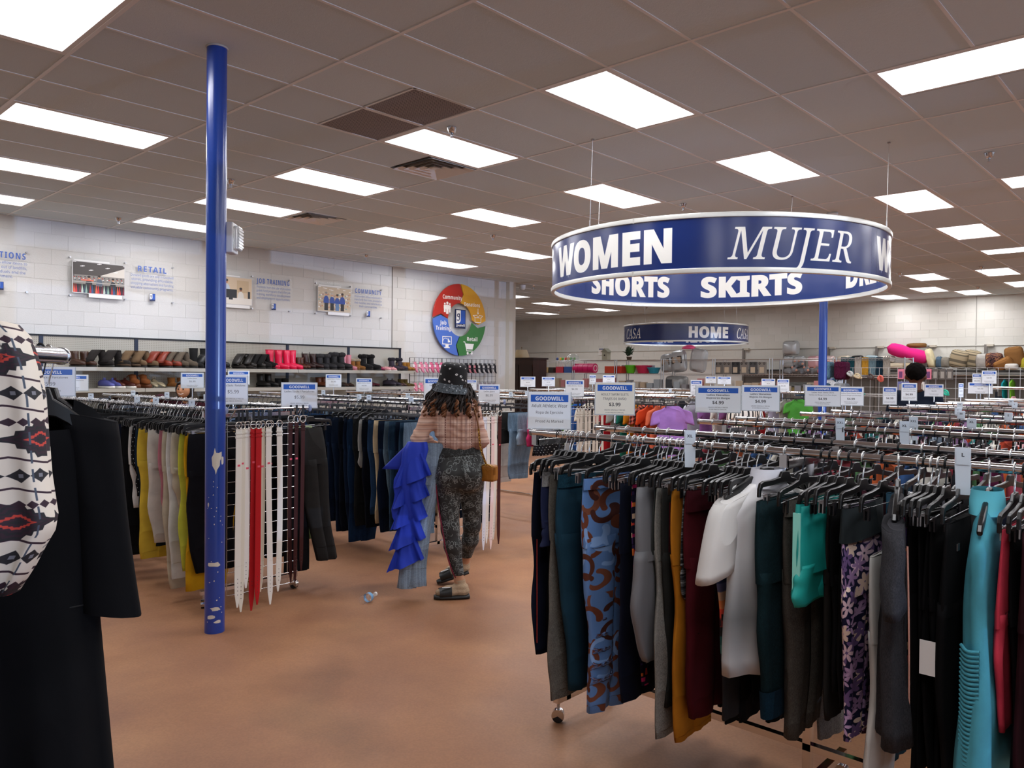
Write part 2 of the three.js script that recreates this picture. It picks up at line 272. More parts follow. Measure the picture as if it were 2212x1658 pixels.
// ---------- hanging ring signs ----------
function ringTex(words, inner) {                                      // one third of the ring
  return canvasTex(2048, 300, (x, w, h) => {
    x.fillStyle = inner ? '#143278' : '#122a68'; x.fillRect(0, 0, w, h); x.fillStyle = '#f4f4ee'; x.textBaseline = 'middle'; x.textAlign = 'left';
    for (const [t, font, u0, wd, sc] of words) { x.save(); x.font = font; const m = x.measureText(t).width; x.translate(u0 * w, h / 2 + 8); x.scale(wd * w / m, sc || 1); x.fillText(t, 0, 0); if (/bold/.test(font) && !/italic/.test(font)) { x.strokeStyle = '#f4f4ee'; x.lineWidth = 15; x.strokeText(t, 0, 0); } x.restore(); }
  });
}
function arcPanel(R, h, a0, a1, n, inward) {                          // u runs left to right as read
  const p = [], u = [], nn = [], id = [];
  for (let i = 0; i <= n; i++) for (const t of [0, 1]) { const k = inward ? 1 - i / n : i / n, a = a0 + (a1 - a0) * k; p.push(Math.sin(a) * R, (t - 0.5) * h, Math.cos(a) * R); u.push(i / n, t); const s = inward ? -1 : 1; nn.push(Math.sin(a) * s, 0, Math.cos(a) * s); }
  for (let i = 0; i < n; i++) { const a = i * 2; id.push(a, a + 2, a + 1, a + 1, a + 2, a + 3); }
  const g = new THREE.BufferGeometry(); g.setAttribute('position', new THREE.Float32BufferAttribute(p, 3)); g.setAttribute('normal', new THREE.Float32BufferAttribute(nn, 3)); g.setAttribute('uv', new THREE.Float32BufferAttribute(u, 2)); g.setIndex(id); return g;
}
function ringSign(label, [x, y, z], R, h, a0, b0, outer, inner, wires) {
  const g = thing('ring_sign', label, 'sign', null, [x, y, z]), T = Math.PI * 2 / 3, rimM = M(0xdfe0da, 0.32, 0.35), ot = ringTex(outer, false), it = inner.map(w => ringTex(w, true));
  for (let k = 0; k < 3; k++) {
    const o = part('outer_panel', arcPanel(R, h - 0.05, a0 + k * T, a0 + k * T + T - 0.002, 40, false), M(0xffffff, 0.24, 0, { map: ot, clearcoat: 0.3, clearcoatRoughness: 0.2 }), g);
    if (k === 0) o.userData.label = 'blue outer panel with white lettering';
    part('inner_panel', arcPanel(R - 0.012, h - 0.05, b0 + k * T, b0 + k * T + T - 0.002, 40, true), M(0xffffff, 0.24, 0, { map: it[k], clearcoat: 0.3, clearcoatRoughness: 0.2 }), g);
  }
  for (const s of [-1, 1]) {
    const rim = lathe([[R - 0.022, -0.02], [R + 0.008, -0.02], [R + 0.012, -0.015], [R + 0.012, 0.015], [R + 0.008, 0.02], [R - 0.022, 0.02], [R - 0.022, -0.02]], 96);
    part('rim', rim, rimM, g, [0, s * (h / 2 - 0.02), 0]);
    part('rim_seam', merge([0.6, 2.7, 4.8].map(a => bx(0.012, 0.042, 0.036).rotateY(a).translate(Math.sin(a) * (R - 0.005), s * (h / 2 - 0.02), Math.cos(a) * (R - 0.005)))), M(0xc8c8c2, 0.4, 0.3), g);
  }
  for (const [rx, rz, cx, cz] of wires) {
    part('wire', rod([rx - x, h / 2, rz - z], [cx - x, CEIL - y, cz - z], 0.0022, 5), M(0xcfcfcf, 0.3, 0.8), g);
    part('hook', merge([rod([rx - x, h / 2 - 0.005, rz - z], [rx - x, h / 2 + 0.05, rz - z], 0.005, 6), bx(0.02, 0.012, 0.02, cx - x, CEIL - y - 0.006, cz - z)]), steel, g);
  }
  return g;
}
{
  const c = [6.875, -3.76], az = Math.atan2(-c[0], -c[1]);              // azimuth of the side that faces the aisle
  const R = 1.56, S = (t, r = R) => [c[0] + Math.sin(az + t) * r, c[1] + Math.cos(az + t) * r], wire = (t, dx, dz) => { const [x, z] = S(t); return [x, z, x + dx, z + dz]; };
  ringSign('large round hanging sign lettered WOMEN MUJER, with SHORTS and SKIRTS inside', [c[0], 2.66, c[1]], R, 0.47, az - 1.1, az + Math.PI - 1.02,
    [['WOMEN', 'bold 250px sans-serif', 0.005, 0.43, 1.02], ['MUJER', 'italic 250px serif', 0.555, 0.33, 1.0]],
    [[['SHORTS', 'bold 220px sans-serif', 0.03, 0.33], ['SKIRTS', 'bold 220px sans-serif', 0.47, 0.36]], [['PANTS', 'bold 220px sans-serif', 0.1, 0.3], ['JEANS', 'bold 220px sans-serif', 0.55, 0.3]], [['DRESSES', 'bold 220px sans-serif', 0.0, 0.38], ['TOPS', 'bold 220px sans-serif', 0.6, 0.22]]], [wire(-0.72, -0.05, 0.06), wire(1.15, 0.03, 0.0), wire(2.6, 0, 0.05), wire(-2.2, 0.03, 0)]);
  const d = [17.8, -10.5], bz = Math.atan2(-d[0], -d[1]), R2 = 1.57;
  const S2 = t => { const x = d[0] + Math.sin(bz + t) * R2, z = d[1] + Math.cos(bz + t) * R2; return [x, z, x - 0.1, z]; };
  ringSign('smaller looking round hanging sign lettered CASA HOME over the housewares shelves', [d[0], 2.675, d[1]], R2, 0.47, bz - 1.28, bz + Math.PI - 1.05,
    [['CASA', 'italic 250px serif', 0.03, 0.22], ['HOME', 'bold 250px sans-serif', 0.63, 0.32]], [1, 2, 3].map(() => [['HOME', 'bold 220px sans-serif', 0.1, 0.3], ['KITCHEN', 'bold 220px sans-serif', 0.5, 0.42]]), [S2(-0.95), S2(0.9), S2(2.4), S2(-2.4)]);
}
// ---------- lettered panels on the block wall ----------
function logo(x, s, ox, oy, word) {                                   // smiling g emblem, about s wide and 1.36 s tall
  x.save(); x.translate(ox, oy); x.fillStyle = '#16264f'; x.fillRect(-0.05 * s, -0.05 * s, 1.1 * s, 1.46 * s); x.fillStyle = '#2a57b4'; x.fillRect(0, 0, s, 1.1 * s);
  x.fillStyle = '#f2f2ee'; x.beginPath(); x.moveTo(0, 0); x.lineTo(0.5 * s, 0); x.lineTo(0.5 * s, 0.75 * s); x.quadraticCurveTo(0.5 * s, 1.08 * s, 0, 1.08 * s); x.closePath(); x.fill();
  x.fillStyle = '#1b2c5c'; x.beginPath(); x.arc(0.24 * s, 0.42 * s, 0.16 * s, 0, 7); x.fill(); x.fillRect(0.32 * s, 0.26 * s, 0.09 * s, 0.46 * s);
  x.fillStyle = '#f2f2ee'; x.beginPath(); x.arc(0.24 * s, 0.42 * s, 0.075 * s, 0, 7); x.fill();
  x.strokeStyle = '#1b2c5c'; x.lineWidth = 0.08 * s; x.beginPath(); x.arc(0.2 * s, 0.66 * s, 0.17 * s, 0.1, 2.4); x.stroke();
  if (word) { x.fillStyle = '#f2f2ee'; x.font = `bold ${0.25 * s}px sans-serif`; x.textAlign = 'center'; x.textBaseline = 'middle'; x.fillText('goodwill', s / 2, 1.23 * s, s * 0.96); }
  x.restore();
}
function person2d(x, px, py, s, shirt, hair, skin) { x.fillStyle = skin; x.beginPath(); x.ellipse(px, py, s * 0.42, s * 0.55, 0, 0, 7); x.fill(); x.fillStyle = hair; x.beginPath(); x.ellipse(px, py - s * 0.28, s * 0.46, s * 0.34, 0, 0, 7); x.fill(); x.fillStyle = shirt; x.beginPath(); x.moveTo(px - s * 1.0, py + s * 3); x.quadraticCurveTo(px - s * 1.1, py + s * 0.7, px, py + s * 0.6); x.quadraticCurveTo(px + s * 1.1, py + s * 0.7, px + s * 1.0, py + s * 3); x.fill(); }
const photos = {
  retail(x, w, h) {
    x.fillStyle = '#4b4542'; x.fillRect(0, 0, w, h * 0.42); x.fillStyle = '#d9d4cb'; x.beginPath(); x.moveTo(w, h * 0.1); x.lineTo(w, h * 0.5); x.lineTo(w * 0.5, h * 0.42); x.fill();
    x.fillStyle = '#fff'; for (let i = 0; i < 12; i++) x.fillRect((i * 83) % w, (i * 37) % (h * 0.34), 30, 6);
    x.fillStyle = '#8b8680'; x.fillRect(0, h * 0.42, w, h * 0.3); for (let i = 0; i < 60; i++) { x.fillStyle = ['#3a3a40', '#a33', '#ddd', '#567', '#986'][i % 5]; x.fillRect((i * 47) % w, h * 0.44 + (i * 13) % (h * 0.2), 14, 10); }
    person2d(x, w * 0.3, h * 0.5, 34, '#2a2a30', '#1c1512', '#c98f6c'); person2d(x, w * 0.5, h * 0.46, 32, '#5b6675', '#2a201a', '#d0a080'); person2d(x, w * 0.77, h * 0.52, 30, '#26262c', '#1c1512', '#c98f6c');
    x.fillStyle = '#e0705a'; x.fillRect(w * 0.15, h * 0.56, w * 0.24, 16);
    x.fillStyle = '#bdbdbd'; x.fillRect(0, h * 0.64, w, 7); for (let i = 0; i < 26; i++) { x.fillStyle = ['#e0603a', '#c22', '#3a1a2a', '#7c2a3a', '#bcb', '#345', '#8a9', '#222', '#a22', '#284a7a', '#333'][i % 11]; x.beginPath(); x.moveTo(i * w / 26, h); x.lineTo(i * w / 26 + 8, h * 0.7); x.lineTo((i + 1.2) * w / 26, h); x.fill(); }
  },
  job(x, w, h) {
    x.fillStyle = '#d8c3a6'; x.fillRect(0, 0, w, h); x.fillStyle = '#c9b08c'; x.fillRect(w * 0.62, h * 0.1, w * 0.3, h * 0.45);
    person2d(x, w * 0.36, h * 0.16, 46, '#c3d3e6', '#20180f', '#c68d66'); person2d(x, w * 0.1, h * 0.42, 40, '#4a2d28', '#1d120d', '#b97a58'); person2d(x, w * 0.72, h * 0.44, 40, '#e4e2da', '#1d140e', '#8d5a3c');
    x.fillStyle = '#ece8e0'; x.fillRect(0, h * 0.76, w, h * 0.24); x.fillStyle = '#1b1d22'; x.fillRect(w * 0.32, h * 0.45, w * 0.3, h * 0.32); x.fillRect(w * 0.42, h * 0.76, w * 0.1, h * 0.08); x.fillRect(w * 0.9, h * 0.5, w * 0.06, h * 0.26);
  },
  community(x, w, h) {
    x.fillStyle = '#cbbca4'; x.fillRect(0, 0, w, h); for (let i = 0; i < 90; i++) { x.fillStyle = ['#d9cfc0', '#a88', '#8aa', '#c96', '#eee'][i % 5]; x.fillRect((i * 61) % w, h * 0.2 + (i * 29) % (h * 0.7), 22, 16); } x.fillStyle = '#fff'; for (let i = 0; i < 8; i++) x.fillRect((i * 97) % w, (i * 17) % (h * 0.14), 40, 7);
    [0.24, 0.42, 0.58, 0.74].forEach((u, i) => { x.fillStyle = '#1b1b22'; x.fillRect(w * u - 28, h * 0.62, 56, h * 0.34); if (i === 2) { x.fillStyle = '#5c84b8'; x.fillRect(w * u - 28, h * 0.62, 56, h * 0.34); } x.save(); x.beginPath(); x.rect(0, 0, w, h * 0.66); x.clip(); person2d(x, w * u, h * (0.28 + 0.03 * (i % 3)), 42, '#1f48a8', ['#8a8a88', '#c8c0b4', '#3a2a1c', '#2a1c14'][i], i === 3 ? '#8b5b40' : '#d5a07c'); x.restore(); });
  },
  donations(x, w, h) { x.fillStyle = '#b9b2a6'; x.fillRect(0, 0, w, h); },
};
function wallPanel(label, x0, title, lines, photo) {                   // acrylic sheet, 1.5 x 0.6 m
  const g = thing('wall_panel', label, 'wall panel', null, [x0 + 0.75, 2.9, -11.66]);
  part('acrylic_sheet', bx(1.5, 0.6, 0.008), M(0xffffff, 0.12, 0, { transmission: 1, thickness: 0, ior: 1.2 }), g);
  for (const u of [-0.7, 0.02, 0.7]) for (const v of [-0.26, 0.26]) part('standoff', cyl(0.012, 0.012, 0.05, 12).rotateX(Math.PI / 2), steel, g, [u, v, -0.018]);
  part('backing', rbx(0.46, 0.36, 0.006, 0.003), M(0xf1f2f2, 0.35), g, [-0.43, 0.06, 0.008]); part('backing', rbx(0.44, 0.3, 0.006, 0.003), M(0xf1f2f2, 0.35), g, [-0.25, -0.12, 0.0075]);
  part('photo_print', bx(0.69, 0.44, 0.006, 0, 0, 0).translate(0, 0, 0), M(0xcccccc, 0.4), g, [-0.335, 0.0, 0.009]);
  const pm = new THREE.PlaneGeometry(0.67, 0.42); part('photo_face', pm, M(0xffffff, 0.35, 0, { map: canvasTex(512, 320, photos[photo]) }), g, [-0.335, 0.0, 0.0125]);
  const tx = canvasTex(1024, 900, (x, w, h) => {
    x.clearRect(0, 0, w, h); x.fillStyle = '#4267bb'; x.textAlign = 'center'; x.font = 'bold 180px sans-serif';
    const tw = title.length * 22, m = [...title]; let ws = m.map(c => x.measureText(c).width), tot = ws.reduce((a, b) => a + b, 0) + 18 * m.length, k = Math.min(1, 980 / tot), cx = w / 2 - tot * k / 2; x.save(); x.scale(k, 1); x.textAlign = 'left'; m.forEach((c, i) => { x.fillText(c, cx / k, 190); cx += (ws[i] + 18) * k; }); x.restore();
    x.font = '78px sans-serif'; x.fillStyle = '#5270b6'; x.textAlign = 'center'; lines.forEach((l, i) => x.fillText(l, w / 2, 310 + i * 96, 1000));
    logo(x, 120, w / 2 - 60, 700, false);
  });
  const lm = M(0xffffff, 0.4, 0, { map: tx, transparent: true }); part('lettering', new THREE.PlaneGeometry(0.63, 0.555), lm, g, [0.395, -0.0, 0.007]);
  return g;
}
wallPanel('clear acrylic wall panel with a group photo and the heading RETAIL', 3.6, 'RETAIL', ['Donated goods are sold in Goodwill', 'stores, providing affordable', 'shopping alternatives and funding', 'valuable community programs.'], 'retail');
wallPanel('clear acrylic wall panel with an office photo and the heading JOB TRAINING', 5.56, 'JOB TRAINING', ['Proceeds from the sale of donated', 'goods fund programs that offer job', 'training, workforce development', 'and employment opportunities.'], 'job');
wallPanel('clear acrylic wall panel with a photo of blue shirts and heading COMMUNITY', 7.47, 'COMMUNITY', ['Employment allows individuals to', 'transform their lives, provide for', 'their families and contribute to', 'their communities.'], 'community');
wallPanel('clear acrylic wall panel whose heading ends in IONS', 1.68, 'DONATIONS', ['Donated goods allow items to', 'be reused, kept out of landfills,', 'helping individuals and the', 'environment.'], 'donations');
// ---------- round emblem on the wall ----------
{
  const g = thing('round_emblem', 'round wall emblem of four coloured arrow segments about a square logo', 'emblem', null, [10.87, 2.715, -11.62]);
  const R = 0.73, r = 0.335, TX = canvasTex(1400, 1400, (x, w) => {
    const S = w / 1.5, P = (u, v) => [w / 2 + u * S, w / 2 - v * S];
    x.fillStyle = '#c43528'; x.fillRect(0, 0, w / 2, w / 2); x.fillStyle = '#e5aa2c'; x.fillRect(w / 2, 0, w / 2, w * 0.58); x.fillStyle = '#5478cf'; x.fillRect(0, w / 2, w / 2, w / 2); x.fillStyle = '#3b7f3b'; x.fillRect(w / 2, w * 0.58, w / 2, w); x.fillRect(w * 0.49, w * 0.7, w / 2, w / 2);
  });
  const colors = { community: 0xb92e24, donations: 0xdda32a, retail: 0x36793a, job_training: 0x4d72c6 };
  const seg = (a0, a1) => {                                           // arrow-shaped ring segment, clockwise from a0 to a1
    const s = new THREE.Shape(), n = 18, d = 0.16, c = t => [Math.sin(t), Math.cos(t)], m = (R + r) / 2;
    for (let i = 0; i <= n; i++) { const t = a0 + (a1 - a0) * i / n; i ? s.lineTo(c(t)[0] * R, c(t)[1] * R) : s.moveTo(c(t)[0] * R, c(t)[1] * R); }
    s.lineTo(c(a1 + d)[0] * m, c(a1 + d)[1] * m);
    for (let i = n; i >= 0; i--) { const t = a0 + (a1 - a0) * i / n; s.lineTo(c(t)[0] * r, c(t)[1] * r); }
    s.lineTo(c(a0 + d)[0] * m, c(a0 + d)[1] * m); return ext(s, 0.03, 0.003);
  };
  const Q = Math.PI / 2, e = 0.025, o = 0.06;
  const segs = [['community', -Q + o], ['donations', o], ['retail', Q + o + 0.1], ['job_training', 2 * Q + o]];
  for (const [n, a] of segs) { const m = part('arrow_segment', seg(a + e - 0.06, a + Q - e - 0.06), M(colors[n], 0.4), g); m.userData.label = { community: 'red segment', donations: 'yellow segment', retail: 'green segment', job_training: 'blue segment' }[n]; }
  const deco = canvasTex(1400, 1400, (x, w) => {
    x.clearRect(0, 0, w, w); x.fillStyle = '#f6f4ee'; x.strokeStyle = '#f6f4ee'; x.textAlign = 'center'; x.textBaseline = 'middle'; x.font = 'bold 104px sans-serif';
    const S = w / 1.5, at = (u, v) => [w / 2 + u * S, w / 2 - v * S];
    const tx = (t, u, v, mw) => { const [a, b] = at(u, v); x.fillText(t, a, b, mw); };
    tx('Community', -0.22, 0.44, 500); tx('Donations', 0.33, 0.33, 430); tx('Job', -0.46, -0.08); tx('Training', -0.46, -0.19, 380); tx('Retail', 0.34, -0.38, 300);
    const [a, b] = at(-0.36, 0.24); for (const [dx, k] of [[-62, 0.85], [62, 0.85], [0, 1.1]]) { x.beginPath(); x.arc(a + dx, b - 66 * k, 24 * k, 0, 7); x.fill(); x.fillRect(a + dx - 32 * k, b - 36 * k, 64 * k, 80 * k); x.fillRect(a + dx - 26 * k, b + 30 * k, 52 * k, 88 * k); }
    const [c, d] = at(0.5, 0.06); x.lineWidth = 12; x.strokeRect(c - 80, d - 10, 160, 90); x.beginPath(); x.moveTo(c - 80, d - 10); x.lineTo(c - 130, d - 50); x.lineTo(c - 30, d - 60); x.lineTo(c, d - 14); x.lineTo(c + 40, d - 60); x.lineTo(c + 130, d - 50); x.lineTo(c + 80, d - 10); x.stroke(); x.fillRect(c - 8, d - 190, 16, 100); x.beginPath(); x.moveTo(c - 30, d - 110); x.lineTo(c + 30, d - 110); x.lineTo(c, d - 70); x.fill();
    const [m, n] = at(-0.36, -0.44); x.lineWidth = 16; x.strokeRect(m - 110, n - 80, 220, 140); x.fillRect(m - 40, n + 70, 80, 50); x.fillRect(m - 70, n + 116, 140, 18); x.lineWidth = 10; x.beginPath(); x.arc(m - 40, n + 10, 60, 3.2, 5.6); x.stroke(); x.beginPath(); x.moveTo(m + 20, n - 60); x.lineTo(m + 90, n + 20); x.lineTo(m + 20, n + 30); x.fill();
    const [k, l] = at(0.25, -0.56); x.lineWidth = 14; x.beginPath(); x.moveTo(k - 150, l - 110); x.lineTo(k - 110, l - 110); x.lineTo(k - 60, l + 60); x.lineTo(k + 100, l + 60); x.stroke(); x.beginPath(); x.moveTo(k - 100, l - 80); x.lineTo(k + 130, l - 80); x.lineTo(k + 95, l + 30); x.lineTo(k - 65, l + 30); x.fill(); for (const q of [-35, 75]) { x.beginPath(); x.arc(k + q, l + 105, 26, 0, 7); x.fill(); }
  });
  part('lettering', new THREE.PlaneGeometry(1.5, 1.5), M(0xffffff, 0.4, 0, { map: deco, transparent: true }), g, [0, 0, 0.0165]);
  const lg = canvasTex(512, 704, (x, w, h) => { x.fillStyle = '#16264f'; x.fillRect(0, 0, w, h); logo(x, 470, 21, 22, true); });
  part('logo_plate', rbx(0.28, 0.385, 0.03, 0.004), M(0x16264f, 0.4), g, [0.01, 0.02, 0]); part('logo_face', new THREE.PlaneGeometry(0.27, 0.372), M(0xffffff, 0.4, 0, { map: lg }), g, [0.01, 0.02, 0.0162]);
  part('standoff', merge([[-0.4, 0.3], [0.4, 0.3], [-0.4, -0.35], [0.4, -0.35], [0, 0]].map(([u, v]) => cyl(0.02, 0.02, 0.055, 8).rotateX(Math.PI / 2).translate(u, v, -0.042))), steel, g);
}
// ---------- shoe shelving along the block wall ----------
const pegTex = dataTex(128, 128, (u, v) => { const a = (u * 4) % 1 - 0.5, b = (v * 4) % 1 - 0.5; return Math.hypot(a, b) < 0.15 ? 0.28 : 0.83; }, true, [10, 10]);
const shelfMat = M(0xbdb9ae, 0.45, 0.1), pegMat = M(0xd2cdbf, 0.7, 0, { map: pegTex });
const shelfY = [1.665, 1.375, 1.05, 0.72, 0.18];
for (let k = 0; k < 6; k++) {
  const x0 = 2.04 + k * 1.2192 , g = thing('shelf_unit', ['pegboard shelf bay with the brown ankle boots', 'pegboard shelf bay with slouched tan boots', 'pegboard shelf bay half behind the blue column', 'pegboard shelf bay with the pink rain boots', 'pegboard shelf bay with fur trimmed boots', 'end pegboard shelf bay with small flats and fluffy boots'][k], 'shelf', 'shoe shelving bays', [x0, 0, -11.46]);
  part('pegboard', bx(1.165, 1.9, 0.01, 0.634, 1.13, -0.165), pegMat, g);
  part('top_rail', bx(1.215, 0.022, 0.03, 0.61, 2.085, -0.165), blackMetal, g);
  for (const s of k === 5 ? [0.026, 1.19] : [0.026]) part('upright', bx(0.05, 2.09, 0.035, s, 1.045, -0.17), M(0x1c2436, 0.4, 0.3), g);
  shelfY.forEach((y, i) => { const d = i === 4 ? 0.48 : 0.38, s = part('shelf_deck', bx(1.165, 0.018, d, 0.634, y - 0.009, d / 2 - 0.16), shelfMat, g); part('price_channel', merge([bx(1.212, 0.05, 0.012, 0.61, y - 0.024, d - 0.16), bx(1.212, 0.008, 0.02, 0.61, y - 0.047, d - 0.156)]), M(0xa8a59b, 0.4, 0.2), s); });
  part('kick_plate', bx(1.21, 0.16, 0.012, 0.61, 0.08, 0.3), M(0x3a3836, 0.6), g);
}
// ---------- lofted cloth ----------
function loft(secs, n = 20, cap = 3, v0 = 0) {                                // rings of n points; cap bit 1 = start, 2 = end
  const p = [], u = [], id = [], m = secs.length; let v = v0;
  secs.forEach((s, i) => {
    if (i) { const q = secs[i - 1]; v += Math.hypot(s.x - q.x, s.y - q.y, s.z - q.z); }
    for (let k = 0; k <= n; k++) {
      const t = k / n * Math.PI * 2, a = 1 + (s.amp || 0) * (Math.sin((s.k || 5) * t + (s.ph || 0)) + 0.5 * Math.sin(((s.k || 5) * 2 + 1) * t + 2.3 * (s.ph || 0)));
      const c = Math.cos(t), d = Math.sin(t), e = s.sq || 0.8;
      const X = Math.sign(c) * Math.pow(Math.abs(c), e) * s.rx, Z = Math.sign(d) * Math.pow(Math.abs(d), e) * s.rz * a;
      p.push(s.x + X, s.y + (s.tilt || 0) * X / Math.max(s.rx, 0.001), s.z + Z); u.push(k / n * (s.rx + s.rz) * 2.6, v);
    }
  });
  for (let i = 0; i < m - 1; i++) for (let k = 0; k < n; k++) { const a = i * (n + 1) + k, b = a + n + 1; id.push(a, a + 1, b, b, a + 1, b + 1); }
  for (const [bit, row, flip] of [[1, 0, 1], [2, m - 1, 0]]) if (cap & bit) {
    const s = secs[row], c = p.length / 3; p.push(s.x, s.y, s.z); u.push(0, 0);
    for (let k = 0; k < n; k++) { const a = row * (n + 1) + k; flip ? id.push(c, a + 1, a) : id.push(c, a, a + 1); }
  }
  const g = new THREE.BufferGeometry(); g.setAttribute('position', new THREE.Float32BufferAttribute(p, 3)); g.setAttribute('uv', new THREE.Float32BufferAttribute(u, 2)); g.setIndex(id); g.computeVertexNormals();
  const nn = g.attributes.normal;                                     // close the seam of the ring
  for (let i = 0; i < m; i++) { const a = i * (n + 1), b = a + n, x = nn.getX(a) + nn.getX(b), y = nn.getY(a) + nn.getY(b), z = nn.getZ(a) + nn.getZ(b), l = Math.hypot(x, y, z) || 1; for (const q of [a, b]) nn.setXYZ(q, x / l, y / l, z / l); }
  return g;
}
// trousers hung by the waist: waist at y = 0, width along x
function trousers({ w = 0.36, L = 0.95, d = 0.05, hem = 0.15, rise = 0.27, s = 1, knee = 0, slant = 0 }) {
  const out = [], h = k => hash(k, s) - 0.5, r = (y, rx, rz, x, amp, k) => ({ x: x + slant * -y, y, z: 0.006 * Math.sin(y * 7 + s), rx, rz, amp, k, ph: s * 1.7 + y * (2 + 3 * h(4)) });
  const hip = []; for (let i = 0; i <= 6; i++) { const t = i / 6; hip.push(r(-rise * t, w / 2 * (0.97 + 0.06 * Math.sin(t * 2.6)), d / 2 * (0.55 + 0.5 * t), 0, 0.1 * t, 4)); }
  out.push(loft(hip, 22, 1));
  for (const q of [-1, 1]) {
    const leg = [], n = 13;
    for (let i = 0; i <= n; i++) {
      const t = i / n, y = -rise * 0.86 - (L - rise * 0.86 + (q > 0 ? 0.02 * h(31) : 0)) * t, ww = ((w * 0.26) * (1 - t) + hem / 2 * t + knee * Math.sin(t * Math.PI)) * (1 + 0.09 * Math.sin(t * 5.5 + s * 2.1 + q) * t + 0.05 * Math.sin(t * 13 + s * 3.7));
      leg.push(r(y + (i === n ? 0.012 * h(q + 9) : 0), ww, d / 2 * (1 - 0.25 * t), q * (w * 0.235 * (1 - 0.3 * t)) + (0.05 * h(5) * t + 0.014 * Math.sin(t * 4.4 + s * 1.9)) * Math.min(1, t * 3), 0.22 + 0.16 * t, 3));
    }
    out.push(loft(leg, 16, 3, rise * 0.86));
  }
  return merge(out);
}
// shirt or dress on a hanger: neck at y = 0
function shirt({ w = 0.44, L = 0.66, d = 0.07, sleeve = 0.2, s = 1, flare = 0, cuff = 0.075, neck = 0.085, waist = 0, sleeveOut = 0.05 }) {
  const out = [], ph = s * 1.3, secs = [[0, neck, 0.5], [-0.012, neck + 0.02, 0.6], [-0.035, w * 0.34, 0.75], [-0.062, w * 0.455, 0.8], [-0.1, w * 0.495, 0.9]].map(([y, rx, k]) => ({ x: 0, y, z: 0, rx, rz: d / 2 * k, amp: 0.02, k: 3, ph }));
  for (let i = 1; i <= 11; i++) { const t = i / 11; secs.push({ x: 0, y: -0.1 - (L - 0.1) * t, z: 0.004 * Math.sin(t * 9 + s), rx: w * 0.495 - waist * Math.sin(Math.min(1, t * 1.6) * Math.PI) + flare * t, rz: d / 2 * (0.95 + 0.3 * t), amp: 0.1 + 0.28 * t, k: 5, ph: ph + t * 1.6 }); }
  out.push(loft(secs, 30, 3));
  if (sleeve) for (const q of [-1, 1]) { const a = []; for (let i = 0; i <= 9; i++) { const t = i / 9; a.push({ x: q * (w * 0.43 + sleeveOut * Math.sqrt(t)), y: -0.05 - sleeve * t, z: 0.003 * Math.sin(t * 8 + s), rx: 0.075 * (1 - t) + cuff * t, rz: d / 2 * 0.85, amp: 0.1 + 0.06 * t, k: 3, ph: ph + q + t * 3, tilt: q * -0.02 }); } out.push(loft(a, 16, 3)); }
  return merge(out);
}
// ---------- hangers ----------
const hookGeo = tube([[0, -0.085, 0], [0.001, -0.05, 0], [0.013, -0.026, 0], [0.0195, 0, 0], [0.014, 0.014, 0], [0, 0.0195, 0], [-0.014, 0.014, 0], [-0.0195, 0, 0], [-0.018, -0.012, 0]], 0.0024, 22, 5);
const mirror = h => [...h, ...h.slice().reverse().filter(p => p[0] > 0).map(([x, y]) => [-x, y])];
const clipBody = ext(mirror([[0, -0.066], [0.028, -0.068], [0.042, -0.086], [0.1, -0.094], [0.17, -0.098], [0.19, -0.104], [0.199, -0.122], [0.199, -0.15], [0.186, -0.15], [0.184, -0.13], [0.172, -0.118], [0.1, -0.113], [0.05, -0.108], [0, -0.104]]), 0.01, 0.002);
const shoulderBody = ext(mirror([[0, -0.058], [0.03, -0.06], [0.042, -0.078], [0.09, -0.094], [0.16, -0.122], [0.2, -0.142], [0.212, -0.158], [0.205, -0.17], [0.15, -0.15], [0.09, -0.124], [0.05, -0.112], [0, -0.108]]), 0.014, 0.003);
const clipRod = rod([-0.19, -0.143, 0], [0.19, -0.143, 0], 0.0016, 5), clipGeo = merge([bx(0.02, 0.042, 0.004, 0, -0.16, 0.006), bx(0.02, 0.042, 0.004, 0, -0.16, -0.006), cyl(0.006, 0.006, 0.018, 8).rotateZ(Math.PI / 2).translate(0, -0.146, 0)]);
const simpleHanger = merge([hookGeo.clone(), bx(0.3, 0.014, 0.008, 0, -0.1, 0), bx(0.012, 0.03, 0.008, 0.15, -0.115, 0), bx(0.012, 0.03, 0.008, -0.15, -0.115, 0)]);
const hookSilver = M(0xd9d9d6, 0.25, 0.9), hookBlack = M(0x17181a, 0.35, 0.5);
const hangerKinds = {};
function makeHanger(kind, dark) {
  const g = new THREE.Group(); const hm = dark ? hookBlack : hookSilver; g.name = 'clothes_hanger'; g.userData = { category: 'hanger' };
  if (kind === 'far') { part('hook', hookGeo, hm, g); part('body', merge([bx(0.36, 0.02, 0.009, 0, -0.1, 0), bx(0.014, 0.04, 0.009, 0.18, -0.125, 0), bx(0.014, 0.04, 0.009, -0.18, -0.125, 0), bx(0.06, 0.035, 0.009, 0, -0.085, 0)]), blackPlastic, g); return g; }
  part('hook', hookGeo, hm, g); part('body', kind === 'clip' ? clipBody : shoulderBody, blackPlastic, g);
  if (kind === 'clip') { const r = part('clip_rod', clipRod, steel, g); for (const q of [-0.135, 0.135]) part('clip', clipGeo, hash(q * 100 | 0, dark ? 1 : 2) > 0.5 ? steel : M(0x2a2a2e, 0.35, 0.5), r, [q, 0, 0]); }
  return g;
}
let hangersMade = 0; const farHangers = [];
